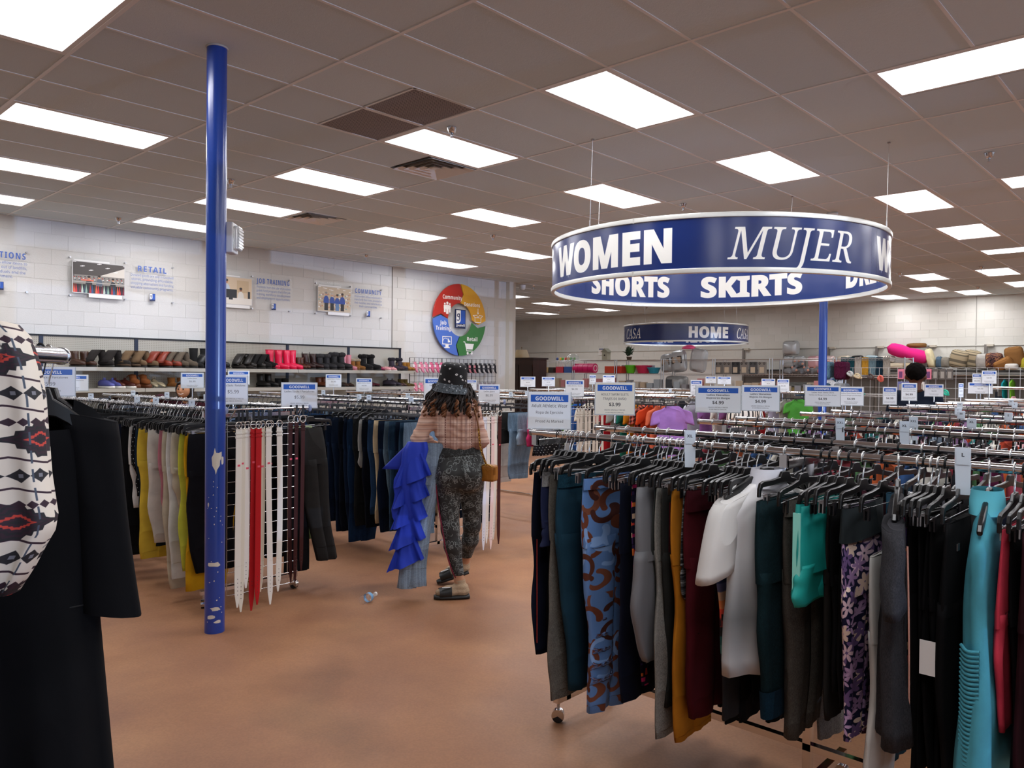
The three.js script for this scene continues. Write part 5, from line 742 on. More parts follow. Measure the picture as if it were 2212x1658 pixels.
// ---------- bottle on the floor ----------
{
  const g = thing('water_bottle', 'empty clear plastic water bottle lying on the brown floor', 'bottle', null, [3.25, 0.033, -4.45], 0); g.rotation.set(0, 0.36, 0);
  const glass = new THREE.MeshPhysicalMaterial({ color: 0xffffff, transmission: 1, thickness: 0, roughness: 0.06, ior: 1.35, side: THREE.DoubleSide });
  part('bottle_body', lathe([[0.001, 0], [0.028, 0.002], [0.032, 0.01], [0.032, 0.02], [0.0295, 0.026], [0.032, 0.032], [0.032, 0.044], [0.0295, 0.05], [0.032, 0.056], [0.032, 0.068], [0.031, 0.07], [0.031, 0.105], [0.032, 0.108], [0.03, 0.122], [0.022, 0.14], [0.013, 0.152], [0.0125, 0.168]], 28).rotateZ(-Math.PI / 2), glass, g);
  part('paper_label', new THREE.CylinderGeometry(0.0318, 0.0318, 0.03, 28, 1, true).rotateZ(Math.PI / 2).translate(0.087, 0, 0), M(0x7fb4dc, 0.5, 0, { side: THREE.DoubleSide }), g);
  part('cap', cyl(0.0145, 0.0145, 0.016, 18).rotateZ(Math.PI / 2).translate(0.174, 0, 0), whitePlastic, g);
}
// ---------- shoes ----------
const leather = (c, r = 0.42) => M(c, r, 0, { bumpMap: crease, bumpScale: 0.004 }), suede = c => M(c, 0.95, 0, { map: clothNoise });
const furTex = dataTex(128, 128, (u, v, i, j) => 0.4 + 0.6 * hash(i, j >> 2), false, [14, 6]);
const fur = c => M(c, 1, 0, { bumpMap: furTex, bumpScale: 0.012 });
function footGeo(len, wd, hs, y0) {                                  // heel at z = 0, toe at z = len; hs = heights along the foot
  const n = hs.length - 1, secs = hs.map((h, i) => { const t = i / n, w = wd * (0.72 + 0.42 * Math.sin(Math.min(1, t * 0.62 + 0.28) * Math.PI) - (t > 0.86 ? (t - 0.86) * 3.2 : 0) - (t < 0.05 ? 0.12 : 0)); return { x: 0, y: -len * t, z: y0 + h / 2, rx: w / 2, rz: h / 2, sq: 0.75 }; });
  return loft(secs, 16, 3).rotateX(-Math.PI / 2);
}
const shaft = (pts, n = 18) => loft(pts.map(([y, z, rx, rz, x = 0]) => ({ x, y, z, rx, rz, sq: 0.9, amp: 0.02, k: 3, ph: y * 20 })).reverse(), n, 1);
const soleGeo = (len, wd, h) => footGeo(len + 0.008, wd + 0.006, Array(9).fill(h), 0).translate(0, 0, -0.003);
const shoeProto = {};
function makeShoe(kind) {                                            // list of [part, geometry, slot]
  const P = [];
  if (kind === 'ankle') P.push(['upper', merge([footGeo(0.25, 0.085, [0.05, 0.075, 0.09, 0.085, 0.07, 0.06, 0.055, 0.05, 0.035], 0.02), shaft([[0.06, 0.06, 0.042, 0.058], [0.1, 0.055, 0.042, 0.055], [0.15, 0.05, 0.045, 0.056], [0.19, 0.05, 0.047, 0.058]])]), 0], ['sole', soleGeo(0.25, 0.085, 0.02), 1], ['zip', bx(0.003, 0.1, 0.008, 0.046, 0.13, 0.05), 1]);
  else if (kind === 'lace') P.push(['upper', merge([footGeo(0.26, 0.085, [0.05, 0.08, 0.1, 0.09, 0.075, 0.062, 0.055, 0.05, 0.035], 0.03), shaft([[0.06, 0.065, 0.042, 0.058], [0.12, 0.06, 0.042, 0.055], [0.18, 0.05, 0.047, 0.058], [0.24, 0.045, 0.05, 0.06]])]), 0], ['sole', soleGeo(0.26, 0.085, 0.03), 1], ['laces', merge([0, 1, 2, 3, 4].map(k => rod([-0.02, 0.1 + k * 0.026, 0.118 - k * 0.006], [0.02, 0.108 + k * 0.026, 0.118 - k * 0.006], 0.003, 5))), 1], ['pull_tab', bx(0.014, 0.03, 0.004, 0, 0.25, -0.012), 1]);
  else if (kind === 'rain') P.push(['upper', merge([footGeo(0.26, 0.09, [0.06, 0.09, 0.1, 0.09, 0.075, 0.066, 0.06, 0.055, 0.04], 0.015), shaft([[0.06, 0.065, 0.045, 0.06], [0.12, 0.06, 0.046, 0.058], [0.2, 0.055, 0.055, 0.064], [0.28, 0.055, 0.06, 0.068]])]), 0], ['sole', soleGeo(0.26, 0.09, 0.015), 0], ['top_band', new THREE.TorusGeometry(0.062, 0.005, 6, 20).rotateX(Math.PI / 2).scale(1, 1, 1.1).translate(0, 0.278, 0.055), 0]);
  else if (kind === 'furry') P.push(['upper', merge([footGeo(0.26, 0.095, [0.06, 0.085, 0.1, 0.09, 0.078, 0.07, 0.065, 0.06, 0.045], 0.025), shaft([[0.06, 0.065, 0.046, 0.062], [0.14, 0.06, 0.048, 0.06], [0.2, 0.055, 0.052, 0.062]])]), 0], ['sole', soleGeo(0.26, 0.095, 0.03), 1], ['fur_cuff', merge(Array.from({ length: 14 }, (_, k) => { const a = k / 14 * 6.283; return new THREE.IcosahedronGeometry(0.026 + 0.006 * hash(k, 3), 1).translate(Math.cos(a) * 0.048, 0.21 + 0.012 * hash(k, 9), 0.055 + Math.sin(a) * 0.058); })), 2], ['laces', merge([0, 1, 2].map(k => rod([-0.02, 0.1 + k * 0.03, 0.122 - k * 0.004], [0.02, 0.11 + k * 0.03, 0.122 - k * 0.004], 0.003, 5))), 1]);
  else if (kind === 'slouch') P.push(['upper', merge([footGeo(0.25, 0.085, [0.05, 0.075, 0.09, 0.085, 0.07, 0.06, 0.055, 0.05, 0.035], 0.02), shaft([[0.06, 0.06, 0.043, 0.058, 0], [0.12, 0.05, 0.048, 0.056, -0.01], [0.17, 0.04, 0.052, 0.06, -0.035]]), loft([[-0.03, 0.165, 0.05], [-0.08, 0.17, 0.055], [-0.14, 0.13, 0.055], [-0.19, 0.085, 0.05], [-0.22, 0.05, 0.045]].map(([x, y, r], i) => ({ x, y, z: 0.04, rx: r, rz: 0.075, sq: 0.85, amp: 0.06, k: 3, ph: i })), 18, 3)]), 0], ['sole', soleGeo(0.25, 0.085, 0.02), 1]);
  else if (kind === 'flat') P.push(['upper', footGeo(0.24, 0.08, [0.055, 0.06, 0.05, 0.045, 0.045, 0.045, 0.042, 0.036, 0.02], 0.01), 0], ['sole', soleGeo(0.24, 0.08, 0.01), 1], ['insole', bx(0.045, 0.003, 0.12, 0, 0.066, 0.065), 2], ['bow', merge([new THREE.SphereGeometry(0.012, 8, 6).scale(1.6, 0.7, 0.8).translate(-0.013, 0.055, 0.175), new THREE.SphereGeometry(0.012, 8, 6).scale(1.6, 0.7, 0.8).translate(0.013, 0.055, 0.175)]), 0]);
  else if (kind === 'sneaker') P.push(['upper', footGeo(0.26, 0.085, [0.07, 0.08, 0.085, 0.08, 0.07, 0.055, 0.048, 0.04, 0.025], 0.025), 0], ['sole', soleGeo(0.26, 0.088, 0.028), 1], ['laces', merge([0, 1, 2, 3].map(k => rod([-0.022, 0.09 - k * 0.005, 0.1 + k * 0.022], [0.022, 0.09 - k * 0.005, 0.106 + k * 0.022], 0.0035, 5))), 2], ['tongue', bx(0.04, 0.03, 0.006, 0, 0.115, 0.08), 0]);
  else if (kind === 'mule') P.push(['upper', merge([footGeo(0.13, 0.09, [0.09, 0.09, 0.08, 0.07, 0.06, 0.05], 0.05).translate(0, 0, 0.1), shaft([[0.11, 0.13, 0.044, 0.05], [0.15, 0.115, 0.042, 0.05], [0.17, 0.11, 0.04, 0.05]])]), 0], ['sole', merge([footGeo(0.26, 0.088, [0.09, 0.09, 0.085, 0.07, 0.055, 0.05, 0.05, 0.05, 0.05], 0)]), 1], ['strap', new THREE.TorusGeometry(0.046, 0.006, 6, 18, Math.PI * 1.3).rotateX(Math.PI / 2 - 0.5).translate(0, 0.15, 0.07), 0]);
  else if (kind === 'heel') P.push(['upper', footGeo(0.22, 0.075, [0.05, 0.04, 0.03, 0.03, 0.035, 0.04, 0.035, 0.03, 0.02], 0.0).rotateX(0.28).translate(0, 0.075, 0), 0], ['heel', cyl(0.014, 0.007, 0.085, 10, 0, 0.042, 0.02), 1], ['slingback', new THREE.TorusGeometry(0.032, 0.004, 5, 16, Math.PI).rotateX(-Math.PI / 2 + 0.9).translate(0, 0.12, 0.03), 0]);
  return P;
}
const shoeGroups = { top: 'shoes on the upper shelf', mid: 'shoes on the second shelf', low: 'shoes on the third shelf' };
function shoe(kind, x, shelf, ry, mats3, label, o = {}) {
  const y = { top: 1.665, mid: 1.375, low: 1.05 }[shelf], g = thing(kind === 'flat' ? 'flat_shoe' : kind === 'sneaker' ? 'sneaker' : kind === 'mule' || kind === 'heel' ? 'heeled_sandal' : 'boot', label, kind === 'flat' || kind === 'sneaker' || kind === 'mule' || kind === 'heel' ? 'shoe' : 'boot', shoeGroups[shelf], [x, y, o.z ?? -11.5], ry);
  for (const [n, geo, k] of (shoeProto[kind] ??= makeShoe(kind))) part(n, geo, mats3[k] || mats3[0], g);
  g.scale.set(o.s || 1, o.sy || (o.s || 1) * (kind === 'slouch' ? 1.4 : kind === 'flat' ? 1.1 : 1.12), o.s || 1); return g;
}
const dk = M(0x14110f, 0.6), whiteRubber = M(0xe0ddd6, 0.6), gum = M(0x6a4a2c, 0.7);
const pair = (kind, x, shelf, m, label, o = {}) => { for (const s of [0, 1]) shoe(kind, x + s * (o.gap || 0.115), shelf, (o.ry || 0.35) + s * 0.12, m, `${label}, ${s ? 'one' : 'other'} of the pair`, o); };
pair('ankle', 3.62, 'top', [leather(0x3a2114), dk], 'brown leather ankle boot'); pair('slouch', 3.98, 'top', [suede(0x1d1714), dk], 'dark brown folded tall boot', { gap: 0.2 }); pair('ankle', 4.2, 'top', [suede(0x4d3a2a), dk], 'brown suede ankle boot', { sy: 0.75 }); pair('slouch', 4.42, 'top', [suede(0x6b543a), dk], 'tan suede slouched boot', { gap: 0.14 });
pair('slouch', 4.78, 'top', [leather(0x7a2c1a), dk], 'rust leather folded boot'); pair('slouch', 5.02, 'top', [suede(0x5d5143), dk], 'taupe suede slouched boot'); pair('rain', 5.25, 'top', [suede(0x0d0d0e), dk], 'tall black suede boot leaning', { gap: 0.16, s: 0.95 }); pair('slouch', 5.52, 'top', [leather(0x17181a), dk], 'black leather folded boot beside the column');
pair('flat', 5.92, 'top', [suede(0x2a2420), dk, leather(0x8a7c6a)], 'dark flat shoe with tan lining', { s: 1.05 }); pair('slouch', 6.1, 'top', [leather(0x1f1d1b), dk], 'black reptile patterned slouched boot', { gap: 0.14 }); pair('slouch', 6.36, 'top', [suede(0x0a0a0b), dk], 'black suede slouched boot', { gap: 0.1 });
pair('rain', 6.5, 'top', [M(0xd81f4a, 0.25), dk], 'hot pink rain boot', { gap: 0.15 }); pair('rain', 6.8, 'top', [M(0xe0244f, 0.25), dk], 'second hot pink rain boot', { gap: 0.1 }); pair('ankle', 7.02, 'top', [leather(0x4a2413), dk], 'small chestnut ankle boot', { gap: 0.05, s: 0.95 }); pair('lace', 7.16, 'top', [leather(0x2a100d), dk], 'dark oxblood lace up boot', { gap: 0.14 });
pair('furry', 7.42, 'top', [M(0x17161a, 0.7), dk, fur(0x4b4a4a)], 'black snow boot with grey fur cuff', { gap: 0.14 }); pair('furry', 7.7, 'top', [M(0x111113, 0.7), dk, fur(0x3c3c3e)], 'tall black snow boot with dark fur cuff', { s: 1.12, gap: 0.14 }); pair('rain', 7.92, 'top', [M(0xc47e88, 0.3), dk], 'pale pink rain boot', { s: 0.85, gap: 0.1 }); pair('furry', 8.12, 'top', [suede(0x8a5a24), gum, fur(0xd9c8a8)], 'tan sheepskin boot with cream cuff', { s: 0.75, gap: 0.11 }); pair('furry', 8.32, 'top', [suede(0x0c0c0d), dk, fur(0x131314)], 'black suede boot with black fur cuff', { s: 1.05, gap: 0.16 }); pair('flat', 8.56, 'top', [M(0x8a1b4a, 0.7), dk, dk], 'magenta flat shoe', { gap: 0.07, s: 0.9 });
pair('flat', 8.76, 'top', [M(0xd9969a, 0.5), whiteRubber, M(0xe8c4c0, 0.6)], 'pale pink ballet flat', { gap: 0.12 }); pair('furry', 8.98, 'top', [M(0x241a2c, 0.6), dk, fur(0x2f2c38)], 'dark purple snow boot', { s: 0.88, gap: 0.17 }); pair('ankle', 9.14, 'top', [M(0x8a7a64, 0.8, 0, { map: prints.floral }), dk], 'small patterned fluffy boot', { s: 0.75, gap: 0.07 }); pair('ankle', 9.26, 'top', [suede(0x9a6a24), gum], 'small tan suede ankle boot', { s: 0.75, gap: 0.08, z: -11.46 });
pair('sneaker', 3.98, 'mid', [M(0x5a5fa8, 0.7), whiteRubber, whiteRubber], 'lilac and white running shoe', { gap: 0.1 }); pair('sneaker', 4.12, 'mid', [leather(0x4a1d14), whiteRubber, whiteRubber], 'brown leather laced shoe', { gap: 0.12 }); pair('mule', 4.33, 'mid', [suede(0x8e5226), leather(0x5a3018)], 'tan suede peep toe mule', { gap: 0.13 }); pair('heel', 4.6, 'mid', [M(0xcfc4a4, 0.3, 0.4), M(0xb8ac8c, 0.3, 0.4)], 'pale gold slingback sandal', { gap: 0.09 }); pair('ankle', 4.92, 'mid', [suede(0x8e5a26), whiteRubber], 'tan slip on high top shoe', { sy: 0.8, gap: 0.14 });
pair('ankle', 6.34, 'mid', [leather(0x0f0f10), dk], 'black leather ankle boot on the second shelf', { gap: 0.13 }); pair('ankle', 6.66, 'mid', [suede(0x0c0c0d), dk], 'black suede bootie', { sy: 0.75, gap: 0.12 }); pair('flat', 6.88, 'mid', [M(0x7a6e56, 0.6), dk, M(0xc8c0ac, 0.6)], 'olive beige flat shoe', { gap: 0.1 }); pair('flat', 7.06, 'mid', [M(0x16161a, 0.5), whiteRubber, M(0xd6d2c8, 0.6)], 'black and white flat shoe', { gap: 0.1 }); pair('ankle', 7.42, 'mid', [leather(0x5c2e18), dk], 'chestnut brown ankle boot on the second shelf', { sy: 0.85, gap: 0.1 }); pair('lace', 7.62, 'mid', [suede(0x241812), dk], 'dark brown lace up shoe', { sy: 0.7, gap: 0.11 }); pair('flat', 7.84, 'mid', [suede(0x3a2418), dk, dk], 'brown suede loafer', { gap: 0.1 });
pair('ankle', 8.38, 'mid', [suede(0x4e1422), dk], 'burgundy suede ankle boot', { sy: 0.8, gap: 0.1 }); pair('sneaker', 8.86, 'mid', [M(0x2a2430, 0.7), dk, dk], 'dark plum running shoe', { gap: 0.1 }); pair('flat', 9.02, 'mid', [M(0xb09a74, 0.7, 0, { map: prints.floral }), dk, dk], 'leopard look flat shoe', { gap: 0.1 }); pair('ankle', 9.2, 'mid', [suede(0x5a4a1e), gum], 'olive suede ankle boot', { sy: 0.7, gap: 0.09 });
for (let k = 0; k < 7; k++) pair(k % 2 ? 'ankle' : 'flat', 3.7 + k * 0.34, 'low', [leather([0x14110f, 0x2a1712, 0x0d0d0f, 0x3a1e14][k % 4]), dk, dk], ['black', 'dark brown', 'jet black', 'brown', 'matt black', 'umber', 'coal black'][k] + ' shoe low on the third shelf', { s: 0.9 });
// ---------- sock display ----------
{
  const x0 = 9.55, z = -11.6, g = thing('sock_grid', 'black wire wall grid hung with packs of socks', 'display grid', null, [x0, 0, z]);
  for (let k = 0; k <= 20; k++) part('grid_wire', rod([k * 0.118, 0.3, 0], [k * 0.118, 1.92, 0], k % 7 ? 0.004 : 0.009, 6), blackMetal, g);
  for (let k = 0; k <= 14; k++) part('grid_wire', rod([0, 0.3 + k * 0.1157, 0.004], [2.36, 0.3 + k * 0.1157, 0.004], 0.004, 6), blackMetal, g);
  const cols = [['pink and white', 0xe58fa8, 0xe9e2e0], ['pink', 0xd9678a, 0xf0dfe2], ['teal and black', 0x3a8a96, 0x15161a], ['black with a pink band', 0x17171b, 0xd98a90], ['black grey and white', 0x232328, 0xcfc9c4], ['grey and rose', 0x8a8084, 0xd6a9a6]];
  const sock = loft([[0, 0, 0.026], [-0.05, 0, 0.03], [-0.1, 0.003, 0.03], [-0.14, 0.02, 0.028], [-0.165, 0.05, 0.02]].map(([y, x, r]) => ({ x, y, z: 0, rx: r, rz: 0.014 })), 12, 3);
  let n = 0;
  for (const [row, y] of [[0, 1.84], [1, 1.44]]) for (let k = 0; k < 17; k++) {
    const c = cols[row ? (k < 7 ? 0 : 5) : k < 3 ? 0 : k < 6 ? 1 : k < 9 ? 2 : k < 13 ? 3 : 4], x = x0 + 0.08 + k * 0.135 + rr(-0.01, 0.01);
    const p = thing('sock_pack', `pack of ${c[0]} socks on the ${row ? 'lower' : 'upper'} hooks of the wall grid`, 'socks', 'sock packs on the wall grid', [x, y, z + 0.07], rr(-0.3, 0.3));
    part('card_top', bx(0.075, 0.05, 0.004, 0, -0.025, 0), M(c[1], 0.6), p); for (const s of [-1, 1]) part('sock', sock, cloth(s < 0 ? c[2] : c[1]), p, [s * 0.022, -0.04, s * 0.012]); part('band', bx(0.1, 0.022, 0.05, 0, -0.11, 0), M(c[2] === 0x15161a ? 0xffffff : c[1], 0.6), p); part('hook', rod([0, -0.004, -0.065], [0, -0.004, 0.03], 0.003, 5), blackMetal, p);
  }
}
// ---------- housewares shelves at the back ----------
const wire = M(0xbfc1c2, 0.3, 0.85);
const SH = [0.35, 0.85, 1.3, 1.66, 1.98];
function wireShelf(label, x, z0, wd, decks = SH, dep = 0.5) {         // runs along -z from z0
  const g = thing('wire_shelf', label, 'shelf', null, [x, 0, z0]);
  for (const [px, pz] of [[0, 0], [dep, 0], [0, -wd], [dep, -wd]]) part('post', cyl(0.013, 0.013, 2.0, 10, px, 1.0, pz), wire, g);
  for (const y of decks) { const l = [rod([0, y, 0], [0, y, -wd], 0.006, 6), rod([dep, y, 0], [dep, y, -wd], 0.006, 6), rod([0, y - 0.03, 0], [0, y - 0.03, -wd], 0.004, 5), rod([dep, y - 0.03, 0], [dep, y - 0.03, -wd], 0.004, 5)]; for (let k = 0; k <= 20; k++) l.push(rod([0, y, -wd * k / 20], [dep, y, -wd * k / 20], 0.003, 4)); for (let k = 0; k < 20; k++) l.push(rod([0, y, -wd * k / 20], [0, y - 0.03, -wd * (k + 0.5) / 20], 0.002, 4)); const d = part('wire_deck', merge(l), wire, g); d.userData.kind = 'stuff'; }
  return g;
}
const WX = 15.4;
['candle jars', 'coloured brushes', 'plastic bowls', 'foil wrapped bedding', 'boxed packs', 'plush toys', 'grey soft toys', 'folded towels'].forEach((n, k) => wireShelf(`chrome wire shelf unit holding ${n}`, WX, -13.6 + k * 1.3, 1.24));
const put = (name, geo, mat, label, cat, z, deck, o = {}) => solo(name, geo, mat, label, cat, o.group, [WX + (o.dx ?? 0.12), SH[deck] + 0.006 + (o.dy || 0), z], [o.rx || 0, o.ry || 0, o.rz || 0]);
const boxG = (w, h, d) => rbx(d, h, w, 0.006, 0, h / 2, 0);
const jarG = lathe([[0.001, 0], [0.035, 0], [0.038, 0.01], [0.038, 0.1], [0.03, 0.11], [0.03, 0.12], [0.001, 0.12]], 14);
// z positions: unit k spans -13.6 + 1.3 k down to 1.24 further
for (let k = 0; k < 12; k++) { const c = [0xcfc6b0, 0xc9b79a, 0x7fa6a0, 0xd8d4c8, 0x3d5c80, 0xa7b8a8][k % 6]; put('candle_jar', lathe([[0.001, 0], [0.036, 0], [0.04, 0.01], [0.04, 0.2], [0.034, 0.22], [0.034, 0.24], [0.001, 0.24]], 14), M(c, 0.35), ['beige', 'tan', 'sea green', 'ivory', 'navy', 'sage'][k % 6] + ' tall candle jar on the wire shelf', 'candle', -14.0 - k * 0.09 + 0.1, 3, { group: 'tall candle jars', dx: 0.06 + 0.1 * (k % 2) }); }
for (let k = 0; k < 8; k++) put('gift_box', boxG(0.14, 0.07, 0.2), M([0x2a2622, 0xb89a6a, 0xd9cfb8, 0x5a4632][k % 4], 0.5), ['black', 'kraft brown', 'cream', 'dark brown'][k % 4] + ' flat gift box in a low stack', 'box', -13.0 - (k % 4) * 0.16, 3, { dy: (k / 4 | 0) * 0.071 + 0.001, group: 'flat gift boxes', dx: 0.08 });
for (let k = 0; k < 14; k++) { const c = [0x3fae3a, 0x2f7fc0, 0xe0a53a, 0xd23a2a, 0x46b446, 0xe8b83c, 0x2f4a8a][k % 7], g = thing('dish_brush', ['green', 'blue', 'orange', 'red', 'light green', 'yellow', 'navy'][k % 7] + ' handled dish brush standing in a display box', 'brush', 'dish brushes', [WX + 0.1 + 0.03 * (k % 3), SH[3] + 0.16, -12.4 - (k % 7) * 0.075 + (k > 6 ? 0.03 : 0)], 0); part('handle', cyl(0.008, 0.01, 0.16, 8, 0, 0.08, 0), whitePlastic, g); part('head', new THREE.SphereGeometry(0.035, 12, 8).scale(0.6, 1.3, 1), M(c, 0.4), g, [0, 0.2, 0]); g.rotation.x = (k % 2 ? 0.15 : -0.12); }
['red and yellow printed display box', 'blue and red printed display box'].forEach((l, k) => put('display_box', boxG(0.24, 0.16, 0.22), M(k ? 0x3a5a9a : 0xc23a4a, 0.5), l + ' holding brushes', 'box', -12.5 - k * -0.27 - 0.25, 3, { dx: 0.14 }));
for (let k = 0; k < 4; k++) { const g = thing('pink_bin', 'hot pink round plastic bin lying on its side', 'bin', 'pink bins', [WX + 0.1, SH[3] + 0.126, -11.93 + k * 0.16 - 0.28]); part('drum', cyl(0.12, 0.12, 0.15, 22).rotateX(Math.PI / 2), M(0xd8246e, 0.4), g); part('printed_lid', new THREE.TorusGeometry(0.07, 0.012, 8, 22).translate(0, 0, 0.076), M(0xf0d8de, 0.5), g); }
const bowlG = (r, h) => lathe([[0.001, 0], [r * 0.6, 0], [r * 0.66, 0.01], [r * 0.92, h * 0.85], [r, h * 0.87], [r, h], [r * 0.88, h], [r * 0.62, 0.02], [0.001, 0.018]], 24);
put('plastic_basket', boxG(0.3, 0.17, 0.24), M(0xc8452a, 0.5), 'orange plastic basket on the wire shelf', 'basket', -11.15, 3); put('plastic_basket', boxG(0.16, 0.17, 0.2), M(0xc2301e, 0.5), 'red plastic caddy beside the orange basket', 'basket', -10.9, 3); put('plastic_tub', bowlG(0.14, 0.2), M(0x59b81c, 0.45), 'lime green plastic tub', 'tub', -10.66, 3, { dx: 0.18 }); put('plastic_tub', bowlG(0.2, 0.19), M(0xc42a52, 0.45), 'raspberry pink plastic tub', 'tub', -10.32, 3, { dx: 0.22 }); put('plastic_tub', bowlG(0.16, 0.14), M(0x2a8fa6, 0.45), 'teal plastic tub beside the raspberry one', 'tub', -10.02, 3, { dx: 0.2 });
for (let k = 0; k < 6; k++) put('framed_print', boxG(0.16, 0.2, 0.02), M([0xd8d4cc, 0x8a8680, 0xb9c4cc][k % 3], 0.4), 'small framed print standing on the shelf above the tubs', 'picture', -11.2 + k * 0.2, 3, { dx: 0.4, group: 'framed prints behind the tubs' });
// bedding in clear bags
const foil = M(0xaeb2b4, 0.28, 0.25, { bumpMap: crease, bumpScale: 0.06 });
function cushionGeo(w, h, d, s = 1) { const g = new THREE.SphereGeometry(1, 24, 16), p = g.attributes.position; for (let i = 0; i < p.count; i++) { const x = p.getX(i), y = p.getY(i), z = p.getZ(i), q = v => Math.sign(v) * Math.pow(Math.abs(v), 0.55), n = 1 + 0.05 * Math.sin(x * 7 + s) * Math.sin(y * 6 + s * 2); p.setXYZ(i, q(x) * w / 2 * (0.9 + 0.1 * y * y), q(y) * h / 2 * (0.9 + 0.1 * x * x), z * d / 2 * n * (1 - 0.35 * (x * x + y * y) * 0.5)); } g.computeVertexNormals(); return g; }
function bedding(label, pos, w, h, d, ry, rz, m, panel, group) { const g = thing('bedding_bag', label, 'bedding', group, pos, ry); g.rotation.z = rz; part('bag', cushionGeo(w, h, d, pos[2]), m, g); if (panel) { part('header_card', bx(w * 0.6, h * 0.3, 0.006, 0, h * 0.05, d * 0.46), M(0x2a2320, 0.5), g); part('card_print', bx(w * 0.5, h * 0.22, 0.004, 0, h * 0.05, d * 0.46 + 0.004), M(0xb9a48c, 0.5), g); } return g; }
const fy = -Math.PI / 2;
bedding('bagged comforter with dark header card, front one on the top deck', [WX + 0.2, 1.66 + 0.29, -9.35], 0.46, 0.56, 0.2, fy - 0.1, 0.1, foil, true); bedding('bagged comforter with dark header card, tucked behind', [WX + 0.3, 1.66 + 0.25, -9.72], 0.36, 0.48, 0.2, fy, 0.12, foil, true); bedding('black and white scribble print comforter in a clear bag', [WX + 0.2, 1.66 + 0.31, -8.85], 0.46, 0.6, 0.22, fy, -0.15, M(0xb4b7b8, 0.35, 0.1, { bumpMap: crease, bumpScale: 0.07 })); bedding('crumpled silver grey bagged quilt on the middle deck', [WX + 0.2, 1.3 + 0.17, -9.4], 0.6, 0.34, 0.4, fy, 0, M(0x8a8d8c, 0.35, 0.2, { bumpMap: crease, bumpScale: 0.08 })); bedding('pink boxed blanket under the silver bedding', [WX + 0.2, 1.3 + 0.08, -8.85], 0.44, 0.16, 0.3, fy, 0, cloth(0xc98a84));
put('pink_tub', new THREE.SphereGeometry(0.16, 20, 10, 0, 6.3, 0, 1.57).scale(1, 0.6, 1), M(0xd8487e, 0.6), 'small pink tub upturned on the bagged comforters', 'tub', -9.1, 4, { dx: 0.2, dy: 0.24 });
// boxed packs
for (let k = 0; k < 6; k++) { const c = [0x6f6a64, 0x75706a, 0x2c2e30, 0x7b7670, 0x4a4b4c, 0x858079][k], g = thing('boxed_pack', ['taupe', 'warm grey', 'black', 'stone grey', 'charcoal', 'light grey'][k] + ' boxed curtain pack with two eyelets', 'package', 'boxed curtain packs', [WX + 0.1, SH[3] + 0.006, -8.3 + k * 0.2]); part('box', boxG(0.17, 0.26, 0.06), M(c, 0.5), g); part('paper_panel', bx(0.004, 0.12, 0.1, -0.031, 0.09, 0), M(0xc4b49c, 0.6), g); for (const s of [-1, 1]) part('eyelet', new THREE.TorusGeometry(0.018, 0.005, 6, 14).rotateY(Math.PI / 2).translate(-0.033, 0.225, s * 0.05), blackMetal, g); }
put('toy_box', boxG(0.18, 0.14, 0.12), M(0xd8a01e, 0.5), 'yellow toy box with two round windows', 'box', -7.35, 2, { dx: 0.06 });
// plush toys
for (let k = 0; k < 12; k++) { const grey = k < 6, i = k % 6, g = thing('plush_toy', grey ? 'grey plush toy lying on the wire shelf' : 'pink and peach plush toy lying on the wire shelf', 'plush toy', grey ? 'grey plush toys' : 'pink plush toys', [WX + 0.14 + 0.1 * (i % 2), SH[3] + 0.075 + (i > 3 ? 0.13 : 0), (grey ? -6.75 : -6.05) + (i % 4) * 0.15], rr(-1, 1)); const c = grey ? [0x8a8c8e, 0x9a9a98, 0x7c7f84][i % 3] : [0xd9818c, 0xe09a80, 0xe0b0ae][i % 3]; part('body', new THREE.SphereGeometry(0.075, 16, 12).scale(1, 0.9, 1.5), suede(c), g); part('head', new THREE.SphereGeometry(0.06, 14, 10), suede(c), g, [0, 0.03, 0.13]); part('snout', new THREE.SphereGeometry(0.025, 10, 8), suede(grey ? 0xe0a890 : 0xf0d8cc), g, [0, 0.02, 0.185]); for (const s of [-1, 1]) { part('ear', new THREE.SphereGeometry(0.022, 10, 8), suede(grey ? 0xd99a86 : 0xe8a090), g, [s * 0.045, 0.075, 0.12]); part('paw', new THREE.SphereGeometry(0.028, 10, 8), suede(c), g, [s * 0.07, -0.035, 0.07]); } }
// towels and blankets
for (let k = 0; k < 7; k++) put('hanging_towel', boxG(0.12, 0.34, 0.03), [cloth(0x1c4a56), cloth(0x24545e), printed('stripes'), cloth(0xd6a23c), cloth(0x7a98a4), cloth(0x1f3a4a), cloth(0xb9b4a8)][k], ['dark teal', 'teal', 'striped', 'mustard', 'pale blue', 'navy', 'stone'][k] + ' hanging towel on the wire shelf', 'towel', -5.6 + k * 0.13, 3, { dx: 0.03 });
for (let k = 0; k < 4; k++) put('folded_blanket', rbx(0.3, 0.1, 0.4, 0.03, 0, 0.05, 0), cloth([0x9c8a5c, 0xb0aa9c, 0x6e706c, 0xc8bda8][k]), ['straw coloured', 'oat', 'grey', 'beige'][k] + ' folded blanket on a lower deck', 'blanket', -6.6 + (k % 2) * 0.45, 2, { dx: 0.2, dy: (k / 2 | 0) * 0.101, group: 'folded blankets' });
// assorted small boxes on the lower deck of each unit
for (let u = 0; u < 7; u++) for (let k = 0; k < 6; k++) { const h = rr(0.12, 0.26); put('carton', boxG(rr(0.1, 0.18), h, 0.14), M(pick([0xb9a890, 0x8a8d92, 0xc4bfb4, 0x6a4a4a, 0x9aa6ae, 0xc98a8a, 0x3c4248]), 0.6), 'small assorted carton on the third deck of the wire shelves', 'box', -13.72 + u * 1.3 - k * 0.195, 2, { group: 'small assorted cartons', dx: 0.07 }); }
